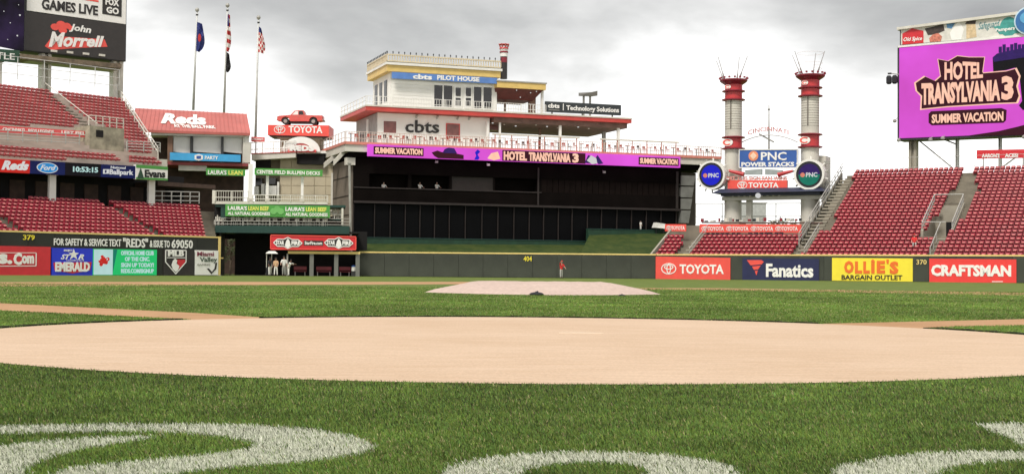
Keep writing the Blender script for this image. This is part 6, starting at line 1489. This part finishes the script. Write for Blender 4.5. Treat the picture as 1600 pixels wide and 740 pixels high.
text(S, 'HOTEL', hq(1476, 1536, 95.5, 127, 96.5, 123.5), -.03, led_pk2, .04, taper=.1); text(S, 'TRANSYLVANIA', hq(1440, 1563, 131, 164, 125, 157), -.036, led_pk2, .05, taper=-.05); text(S, '3', hq(1565, 1584, 119, 157, 119, 156), -.036, led_pk2, .05)
shape(S, pp([(1451, 178), (1455, 174), (1565, 169), (1573, 172), (1572, 188), (1568, 192), (1456, 196), (1451, 192)]), 0, mkm, .03, 'plaque'); text(S, 'SUMMER VACATION', hq(1456, 1568, 179, 193, 174, 189), -.03, led_pk2, .04)
shape(S, pp([(1551, 90), (1560, 84), (1600, 78), (1680, 70), (1680, 178), (1598, 172), (1592, 165), (1597, 158), (1593, 120), (1586, 106), (1572, 110), (1552, 112)]), 0, led_dark, .02, 'dark_shape')
shape(S, pp([(1551, 90), (1558, 84), (1575, 80), (1600, 75), (1680, 66), (1680, 80), (1600, 90), (1553, 97)]), -.021, led_violet, .015, 'violet_deck')
for k in range(7):
    x = 1563 + k * 6; u, z = h(x, 80 - k * .8, 0); mb = MB(); mb.box(u - .18, u + .18, -.03, -.002, z - .2, z + random.uniform(.3, .8)); mb.build('deck_silhouette', led_violet, S)
shape(S, pp([(1512, 212), (1560, 205), (1590, 198), (1620, 190), (1680, 184), (1680, 208), (1600, 211)]), 0, led_maroon, .02, 'dark_shape')
# advertising strip above
A = sign('ad_strip', 'advertising strip of household product pictures above the magenta video board', FSR, 1407, 1680, 45.5, 71, 7, 49, M('strip_cream', (.66, .64, .58), .6), -.25, .5, frame=dkmet)
mb = MB(); a, b = h(1401, 43, -.6), h(1690, 5, -.6); mb.prism([(a[0], a[1]), (b[0], b[1]), (b[0], b[1] - .35), (a[0], a[1] - .3)], -.6, 1.5); mb.build('top_ledge', cream, A)
mb = MB(); a, b = h(1403, 73.2, -.3), h(1690, 47.5, -.3); mb.prism([(a[0], a[1] + .1), (b[0], b[1] + .1), (b[0], b[1] - .15), (a[0], a[1] - .12)], -.4, -.01); mb.build('white_bar', white, A)
pa = lambda L: [h(x, y, -.25) for x, y in L]
shape(A, pa([(1410, 53), (1425, 44.5), (1443, 48.5), (1443, 67.5), (1410, 70)]), -.25, crimson, .03, 'picture_shape'); text(A, 'Old Spice', FSR.quad(1412, 1441, 59, 67, 57, 65, -.25), -.28, white_l, .02, .3)
shape(A, pa([(1445, 45), (1474, 38), (1476, 48), (1462, 54), (1450, 55)]), -.25, M('pic_dark', (.05, .035, .03), .6, .4, 4), .03, 'picture_shape'); shape(A, pa([(1452, 60), (1458, 54), (1466, 52), (1472, 57), (1470, 65), (1453, 66)]), -.25, M('pic_salmon', (.55, .18, .12), .6, .4, 4), .034, 'picture_shape')
shape(A, pa([(1478, 34), (1496, 31), (1487, 45), (1480, 44)]), -.25, M('pic_blue', (.10, .25, .45), .6, .3, 3), .03, 'picture_shape'); shape(A, pa([(1484, 52), (1498, 33), (1506, 46), (1502, 62), (1487, 63)]), -.25, white_l, .036, 'picture_shape')
shape(A, pa([(1510, 38), (1524, 37), (1526, 58), (1510, 61)]), -.25, M('pic_sand', (.62, .47, .28), .6, .2, 3), .03, 'picture_shape'); shape(A, pa([(1508, 38), (1511, 33), (1526, 28), (1524, 38)]), -.25, MATS['pic_dark'], .035, 'picture_shape')
text(A, 'Safeguard', FSR.quad(1529, 1562, 36, 50, 31, 45, -.25), -.25, M('ink_teal', (.04, .22, .25), .5), .0, .35)
u, z = h(1576, 42, -.25); mb = MB(); mb.disc(u, z, .95, -.28, -.253, 18, rz=1.1); mb.build('picture_shape', M('pic_teal', (.05, .30, .27), .6, .2, 2), A)
shape(A, pa([(1552, 42), (1596, 36), (1594, 52), (1562, 54)]), -.25, MATS['pic_teal'], .032, 'picture_shape'); text(A, 'Pampers', FSR.quad(1556, 1586, 45, 51.5, 41, 48.5, -.25), -.285, white_l, .03)
u, z = h(1607, 32, -.7); R = Thing('round_sign', 'blue round sign with pale rim at the top right corner of the video board', 'sign', FSR, u, -.7, z - 1.6)
mb = MB(); mb.disc(u, z, 1.55, -.7, -.3, 28); mb.build('rim', M('rim_pale', (.5, .65, .75), .4), R); mb = MB(); mb.disc(u, z, 1.38, -.76, -.701, 28); mb.build('face', M('face_blue', (.03, .14, .36), .4), R); mb = MB(); mb.disc(u, z + .3, .9, -.79, -.761, 24, rz=.7); mb.build('face_inner', M('face_lightblue', (.10, .35, .6), .4), R)
# legs and braces of the board
T = Thing('scoreboard_support', 'pale steel legs, braces and lights carrying the magenta video board', 'support', FSR, h(1427, 215)[0], 1.4, 0)
for x, w in ((1427.5, .46), (1496, .12), (1563, .12), (1630, .46)):
    u, z = h(x, 212, 1.4); mb = MB(); mb.box(u - w, u - w * .3, 1.0, 1.8, 3, z + .6); mb.box(u + w * .3, u + w, 1.0, 1.8, 3, z + .6); mb.box(u - w * .3, u + w * .3, 1.3, 1.5, 3, z + .6); mb.build('leg', conc_l if w > .3 else steel, T)
for xa, ya, xb, yb in ((1434, 218, 1487, 261), (1470, 216, 1496, 226), (1565, 262, 1600, 236)):
    a, b = h(xa, ya, 1.4), h(xb, yb, 1.4); mb = MB(); mb.tube((a[0], 1.4, a[1]), (b[0], 1.4, b[1]), .09, 6); mb.build('brace', steel, T)
for x, y in ((1404, 219), (1454, 218), (1473, 216), (1600, 214), (1398, 189)):
    u, z = h(x, y, -.8); mb = MB(); mb.lathe((u, -.8, z - .2), [(.1, 0), (.24, .1), (.24, .3), (.08, .42)], 8); mb.tube((u, -.8, z + .1), (u, .3, z + .5), .04, 5); mb.build('spotlight', steel, T)
u, z = h(1394, 124, -.3)
K = Thing('loudspeaker_pair', 'pair of dark loudspeakers on a bracket left of the video board', 'loudspeaker', FSR, u, -.3, z)
for du in (-.38, .30): mb = MB(); mb.lathe((u + du, -.3, z - .55), [(.2, 0), (.33, .15), (.33, .8), (.2, 1.0)], 10); mb.build('speaker', cl_blk, K)
e_ = h(1405, 116, -.3); mb = MB(); mb.tube((u - .2, -.3, z + .7), (e_[0], .2, e_[1]), .06, 5); mb.build('bracket', steel, K); mb = MB(); mb.box(u - .5, u - .1, -.4, -.2, z + .6, z + .78); mb.build('clamp', dkmet, K)
S = sign('sign', "red sign reading AARON'S ACES at the right edge, above the top row of seats", FR, 1526, 1690, 234.5, 248, 231.5, 245, crimson, FR_slope(26)[0] + 1.5, .2)
vv_ = S.v; text(S, "AARON'S", FR.quad(1534, 1562, 240, 246.5, 240, 246.3, vv_), vv_, white_l, .05); text(S, 'ACES!', FR.quad(1570, 1591, 239.8, 246, 239.5, 245.7, vv_), vv_, white_l, .05)
for k in range(3):
    uu = S.q[0][0] + .6 + k * 4; mb = MB(); mb.box(uu, uu + .12, vv_ + .02, vv_ + .16, S.q[3][1] - 1.5, S.q[3][1] + .02); mb.build('post', steel, S)

# ================================================================== BEYOND THE PARK: trees and far hills
def leafy(name, label, x, y, z0, w, hgt, seed, n=900, group=None):
    r = np.random.default_rng(seed)
    T = Thing(name, label, 'tree', WORLD, x, y, z0, group)
    mb = MB(); mb.tube((x, y, z0), (x + .1, y, z0 + hgt * .5), w * .05, 8, w * .03)
    for k in range(6):
        a = r.uniform(0, 6.28); mb.tube((x + .05, y, z0 + hgt * (.25 + .05 * k)), (x + math.cos(a) * w * .3, y + math.sin(a) * w * .3, z0 + hgt * (.5 + .06 * k)), w * .02, 5, w * .008)
    mb.build('trunk', bark, T)
    cl = [(r.uniform(-.36, .36) * w, r.uniform(-.36, .36) * w, hgt * r.uniform(.38, .86), w * r.uniform(.13, .24)) for _ in range(13)]
    mb = MB()
    for i in range(n):
        c = cl[i % len(cl)]; d = r.normal(0, 1, 3); d /= np.linalg.norm(d); rr = c[3] * r.uniform(.6, 1.1)
        p = Vector((x + c[0] + d[0] * rr, y + c[1] + d[1] * rr, z0 + c[2] + d[2] * rr)); s_ = w * r.uniform(.02, .045)
        a = Vector(r.normal(0, 1, 3)).normalized() * s_; b = a.orthogonal().normalized() * s_ * .7
        mb.add([p - a, p + b, p + a, p - b], [(0, 1, 2, 3)])
    mb.build('crown', leaf, T)
random.seed(5)
for i, (px, yt, Y, w) in enumerate(((1206, 338, 330, 5), (1236, 337, 300, 3.6), (1186, 343, 340, 4), (1222, 344, 360, 6), (1252, 345, 340, 4))):
    p = P(px, yt, Y); leafy('tree', ('round green tree seen through the gap right of the thin grey column', 'dark narrow tree seen just left of the right stack foot', 'small distant tree right of the left stack foot', 'wide low tree in the distance between the stacks', 'distant tree peeping out behind the right stack')[i], p.x, Y, 0, w * 2, p.z, 20 + i, 700, 'distant trees seen between the stacks')
for i, px in enumerate((352, 360)):
    p = P(px, 385, 150); leafy('tree', ('leafy tree glimpsed through the bullpen opening, left one', 'leafy tree glimpsed through the bullpen opening, right one')[i], p.x, 148 + i * 2, 0, 2.6, 4.0 + i, 40 + i, 700, 'trees beyond the bullpen opening')
p = P(1172, 330, 300)
T = Thing('far_building', 'pale grey building far behind the left smoke stack', 'building', WORLD, p.x, 300, 0); mb = MB(); mb.box(p.x - 3, p.x + 3.5, 300, 308, 0, P(1172, 317, 300).z); mb.build('wall', M('far_grey', (.42, .42, .42), .8), T); mb = MB(); mb.box(p.x - 3.2, p.x + 3.7, 299.8, 308.2, P(1172, 317, 300).z, P(1172, 316, 300).z); mb.build('roof', steel, T)
def hills():
    vs = []; n = 120
    for i in range(n + 1):
        x = -700 + 1400 * i / n; z = 9 + 5 * math.sin(i * .21) + 3 * math.sin(i * .53 + 1) + 1.2 * math.sin(i * 1.7)
        vs += [(x, 900, -1), (x, 930, z), (x, 1000, -1)]
    fs = [(3 * i, 3 * i + 3, 3 * i + 4, 3 * i + 1) for i in range(n)] + [(3 * i + 1, 3 * i + 4, 3 * i + 5, 3 * i + 2) for i in range(n)]
    me = bpy.data.meshes.new('hills'); me.from_pydata(vs, [], fs); me.materials.append(M('far_hill', (.22, .24, .22), .95, .25, .02)); o = bpy.data.objects.new('hills', me); COL.objects.link(o); o['kind'] = 'structure'
hills()

# ================================================================== PEOPLE
def skin_chain(name, verts, edges, radii, root, mat, T, subdiv=2, parent=None):
    me = bpy.data.meshes.new(name); me.from_pydata(verts, edges, []); o = bpy.data.objects.new(name, me); COL.objects.link(o)
    md = o.modifiers.new('s', 'SKIN'); md.use_smooth_shade = True
    for i, r in enumerate(radii): me.skin_vertices[0].data[i].radius = (r, r) if not isinstance(r, tuple) else r; me.skin_vertices[0].data[i].use_root = (i == root)
    sb = o.modifiers.new('d', 'SUBSURF'); sb.levels = sb.render_levels = subdiv
    dg = bpy.context.evaluated_depsgraph_get(); m2 = bpy.data.meshes.new_from_object(o.evaluated_get(dg)); bpy.data.objects.remove(o)
    m2.name = name; m2.materials.clear(); m2.materials.append(mat); q = bpy.data.objects.new(name, m2); COL.objects.link(q); q.parent = T.o
    return q
def person(fr, u, v, z, label, rot=0, H=1.78, shirt=cl_red, pants=cl_gry, arms=((-.1, 0), (.1, 0)), sit=False, sk=skin, cap=None, hair=cl_blk, legs=(.1, -.1), lean=0.0, group=None, bust=False):
    """arms: (swing forward, raise sideways) of left and right arm; figure faces -y of its own frame"""
    T = Thing('person', label, 'person', fr, u, v, z, group, rot)
    s = H / 1.78; V = lambda x, y, zz: (x * s, y * s, zz * s)
    hip = .48 if sit else .93
    ly = lambda zz: -lean * (zz - hip)
    pts = []; ed = []; rad = []
    def add(p, r, par=None):
        pts.append(V(*p)); rad.append(r * s if not isinstance(r, tuple) else (r[0] * s, r[1] * s)); i = len(pts) - 1
        if par is not None: ed.append((par, i))
        return i
    pel = add((0, ly(hip), hip), (.145, .10)); wai = add((0, ly(hip + .18), hip + .18), (.13, .095), pel); che = add((0, ly(hip + .38), hip + .38), (.165, .115), wai)
    nb = add((0, ly(hip + .53), hip + .53), (.085, .075), che); nk = add((0, ly(hip + .60), hip + .60), .052, nb); hd0 = add((0, ly(hip + .66) - .015, hip + .66), (.066, .078), nk); hd = add((0, ly(hip + .74) - .015, hip + .745), (.078, .092), hd0); hd1 = add((0, ly(hip + .8) - .005, hip + .805), (.055, .065), hd)
    nose = add((0, ly(hip + .72) - .115, hip + .715), .016, hd)
    arm_pts = []; leg_pts = []
    for sx, (sw, ra) in zip((-1, 1), arms):
        sh = add((sx * .19, ly(hip + .49), hip + .49), .058, che)
        d1 = Vector((sx * math.sin(ra) + sx * .08, -math.sin(sw), -math.cos(sw) * math.cos(ra))).normalized()
        el_ = Vector((sx * .19, ly(hip + .49), hip + .49)) + d1 * .29; e = add(tuple(el_), .042, sh)
        d2 = (d1 + Vector((-sx * .12, -.35 - max(0, sw) * .4, .1))).normalized(); wr = el_ + d2 * .25; w = add(tuple(wr), .030, e)
        pm = wr + d2 * .07; pmi = add(tuple(pm), (.036, .022), w)
        for k in range(4):
            o_ = Vector((0, (k - 1.5) * .018, 0)); f1 = pm + d2 * .045 + o_; a_ = add(tuple(f1), .0095, pmi); add(tuple(f1 + d2 * (.035 - abs(k - 1.5) * .006) + Vector((-sx * .012, -.004, 0))), .008, a_)
        add(tuple(wr + d2 * .05 + Vector((-sx * .03, -.035, 0))), .010, w)
        arm_pts.append((V(sx * .19, ly(hip + .49), hip + .49), tuple(el_ * s), tuple((el_ + d2 * .05) * s)))
    for sx, st in zip((-1, 1), legs):
        hp = add((sx * .09, 0, hip - .06), .088, pel)
        if sit: kn = Vector((sx * .12, -.42, hip + .0)); an = Vector((sx * .12, -.44, .08))
        else: kn = Vector((sx * .11, -.46 * math.sin(st), .50 if True else 0)); an = Vector((sx * .12, -.92 * math.sin(st) * .9, .08))
        k_ = add(tuple(kn), .058, hp); a_ = add(tuple(an), .040, k_); add((an.x, an.y - .15, .035), .036, a_)
        leg_pts.append((V(sx * .09, 0, hip - .06), tuple(kn * s), tuple((an + Vector((0, 0, .02))) * s)))
    skin_chain('body', pts, ed, rad, 0, sk, T)
    # shirt
    p2 = [V(0, ly(hip - .09), hip - .09), V(0, ly(hip + .12), hip + .12), pts[che], pts[nb]]; r2 = [(.185 * s, .14 * s), (.162 * s, .128 * s), (.18 * s, .132 * s), (.10 * s, .088 * s)]; e2 = [(0, 1), (1, 2), (2, 3)]
    for a, b, c in arm_pts: k = len(p2); p2 += [a, b, c]; r2 += [.072 * s, .055 * s, .048 * s]; e2 += [(2, k), (k, k + 1), (k + 1, k + 2)]
    skin_chain('shirt', p2, e2, r2, 0, shirt, T)
    p3 = [V(0, 0, hip + .10), V(0, 0, hip - .06)]; r3 = [(.155 * s, .115 * s), (.155 * s, .115 * s)]; e3 = [(0, 1)]
    for a, b, c in leg_pts: k = len(p3); p3 += [a, b, c]; r3 += [.10 * s, .074 * s, .058 * s]; e3 += [(1, k), (k, k + 1), (k + 1, k + 2)]
    skin_chain('trousers', p3, e3, r3, 0, pants, T)
    off = T.off; T.off = Vector((0, 0, 0)); hz = (hip + .76) * s; hy = (ly(hip + .74) - .01) * s
    for sx in (-1, 1):
        mb = MB(); ax, ay = leg_pts[0 if sx < 0 else 1][2][0], leg_pts[0 if sx < 0 else 1][2][1]; mb.prism([(ax - .05 * s, 0), (ax + .05 * s, 0), (ax + .045 * s, .09 * s), (ax - .045 * s, .09 * s)], ay - .2 * s, ay + .07 * s); mb.build('shoe', cl_blk, T)
        mb = MB(); mb.lathe((sx * .03 * s, hy - .094 * s, hz - .015 * s), [(.004 * s, 0), (.009 * s, .006 * s), (.004 * s, .012 * s)], 6); mb.build('eye', cl_blk, T)
        mb = MB(); mb.lathe((sx * .083 * s, hy, hz - .05 * s), [(.008 * s, 0), (.016 * s, .03 * s), (.010 * s, .06 * s)], 6); mb.build('ear', sk, T)
    mb = MB(); mb.box(-.025 * s, .025 * s, hy - .098 * s, hy - .09 * s, hz - .085 * s, hz - .078 * s); mb.build('mouth', cl_red, T)
    mb = MB(); mb.lathe((0, hy + .012 * s, hz - .0 * s), [(.094 * s, 0), (.098 * s, .03 * s), (.085 * s, .08 * s), (.05 * s, .112 * s), (.01 * s, .12 * s)], 14); mb.build('cap' if cap else 'hair', cap or hair, T, smooth=True)
    if cap: mb = MB(); mb.box(-.07 * s, .07 * s, hy - .17 * s, hy - .06 * s, hz + .015 * s, hz + .03 * s); mb.build('cap_brim', cap, T)
    T.off = off; return T
u, _ = FC.hit(877, 430, -2.0)
person(FC, u, -2.0, 0, 'person in red top and light grey trousers standing in front of the grey green wall', rot=.5, H=1.72, shirt=cl_red, pants=cl_gry, arms=((2.3, .25), (.5, .1)), cap=cl_red, legs=(.05, -.08), lean=.12)
for x, v, rot, sh, pt, cp, sk_, ar, H_, lb in (
    (421.5, -1.6, .6, cl_blk, cl_wht, None, skin_d, ((.3, .1), (.9, .1)), 1.80, 'person in dark vest and white trousers under the small canopy'),
    (431, -1.9, -.3, cl_tan, cl_wht, cl_blk, skin, ((.1, .1), (.4, .2)), 1.76, 'person in a tan top and white trousers, second from the left in the group'),
    (443.5, -1.2, .2, cl_wht, cl_gry, cl_blk, skin, ((.5, .3), (.2, .1)), 1.92, 'tallest person of the group, white shirt and dark cap, by the bullpen rail'),
    (451, -2.2, 1.1, cl_wht, cl_wht, None, skin_d, ((1.0, .1), (1.2, .1)), 1.60, 'person in white leaning forward at the right end of the group')):
    u = FD.hit(x, 425, v)[0]; person(FD, u, v, 0, lb, rot, H_, sh, pt, ar, cap=cp, sk=sk_, lean=.35 if x == 451 else .05)
u = FD.hit(424.5, 400, -.9)[0]; zt_ = FD.hit(424, 392, -.9)[1]
T = Thing('canopy_cart', 'small equipment stand with a white canopy beside the group', 'cart', FD, u, -.9, 0)
mb = MB(); a, b = FD.hit(415, 400, -.9)[0], FD.hit(434.5, 400, -.9)[0]
mb.add([(a, -1.5, zt_ - .25), (b, -1.5, zt_ - .25), (b, -.3, zt_ - .25), (a, -.3, zt_ - .25), (a + .3, -1.2, zt_), (b - .3, -1.2, zt_), (b - .3, -.6, zt_), (a + .3, -.6, zt_)], [(0, 1, 5, 4), (1, 2, 6, 5), (2, 3, 7, 6), (3, 0, 4, 7), (4, 5, 6, 7), (3, 2, 1, 0)]); mb.build('canopy', cl_wht, T)
for uu in (a + .1, u): mb = MB(); mb.tube((uu, -.9, 0), (uu, -.9, zt_ - .1), .04, 6); mb.build('pole', cream, T)
mb = MB(); mb.box(a + .05, a + .55, -1.1, -.7, .25, .8); mb.build('bag', cl_blk, T); mb = MB(); mb.box(a, b - .5, -1.15, -.6, .18, .24); mb.build('deck', steel, T)
for uu in (a + .15, b - .7): mb = MB(); mb.tube((uu, -1.2, .14), (uu, -1.1, .14), .14, 12); mb.build('wheel', tyre, T)
u = FR.hit(1428, 378, FR_slope(3)[0])[0]; s_ = FR_slope(3)
person(FR, u, s_[0] + .2, s_[1] + .0, 'person in a red shirt sitting low in the right stand, just left of the walkway', rot=.2, H=1.75, shirt=cl_red, pants=cl_gry, sit=True, cap=cl_red, arms=((.6, .1), (.6, .1)))
for x, lb in ((600, 'person in a white top at the left end of the upper window'), (656.5, 'person in a white top just right of the window pier'), (683, 'person in a white top at the right end of the upper window')):
    uu, zz = FB.hit(x, 293, .9); person(FB, uu, 1.05, zz - .62, lb, rot=random.uniform(-.4, .4), H=1.7, shirt=cl_wht, pants=cl_blk, sit=True, arms=((.7, .2), (.7, .2)))
uu, zz = FB.hit(1008, 359, -1.6); person(FB, uu, -.4, h(0, 0)[1] * 0 + FB.hit(1008, 359, -.4)[1], 'small figure in white standing at the top of the lawn near the right seats', H=.95 * 1.0 + .1, shirt=cl_wht, pants=cl_wht, sk=skin)
uu, zz = FB.hit(1032, 351, -1.0)
T = Thing('camera_cover', 'white draped cover over equipment beside the small seat block', 'equipment', FB, uu, -1, zz)
mb = MB(); mb.add([(uu - .9, -1.4, zz - .35), (uu + .9, -1.4, zz - .5), (uu + .9, -.5, zz - .5), (uu - .9, -.5, zz - .35), (uu - .7, -1.3, zz + .25), (uu + .6, -1.2, zz + .1), (uu + .6, -.6, zz + .1), (uu - .7, -.6, zz + .25)], [(0, 1, 5, 4), (1, 2, 6, 5), (2, 3, 7, 6), (3, 0, 4, 7), (4, 5, 6, 7), (3, 2, 1, 0)]); mb.build('cover', cl_wht, T)
for d in (-.5, .4): mb = MB(); mb.tube((uu + d, -.9, zz - 1.3), (uu + d, -.9, zz - .4), .05, 6); mb.build('leg', dkmet, T)
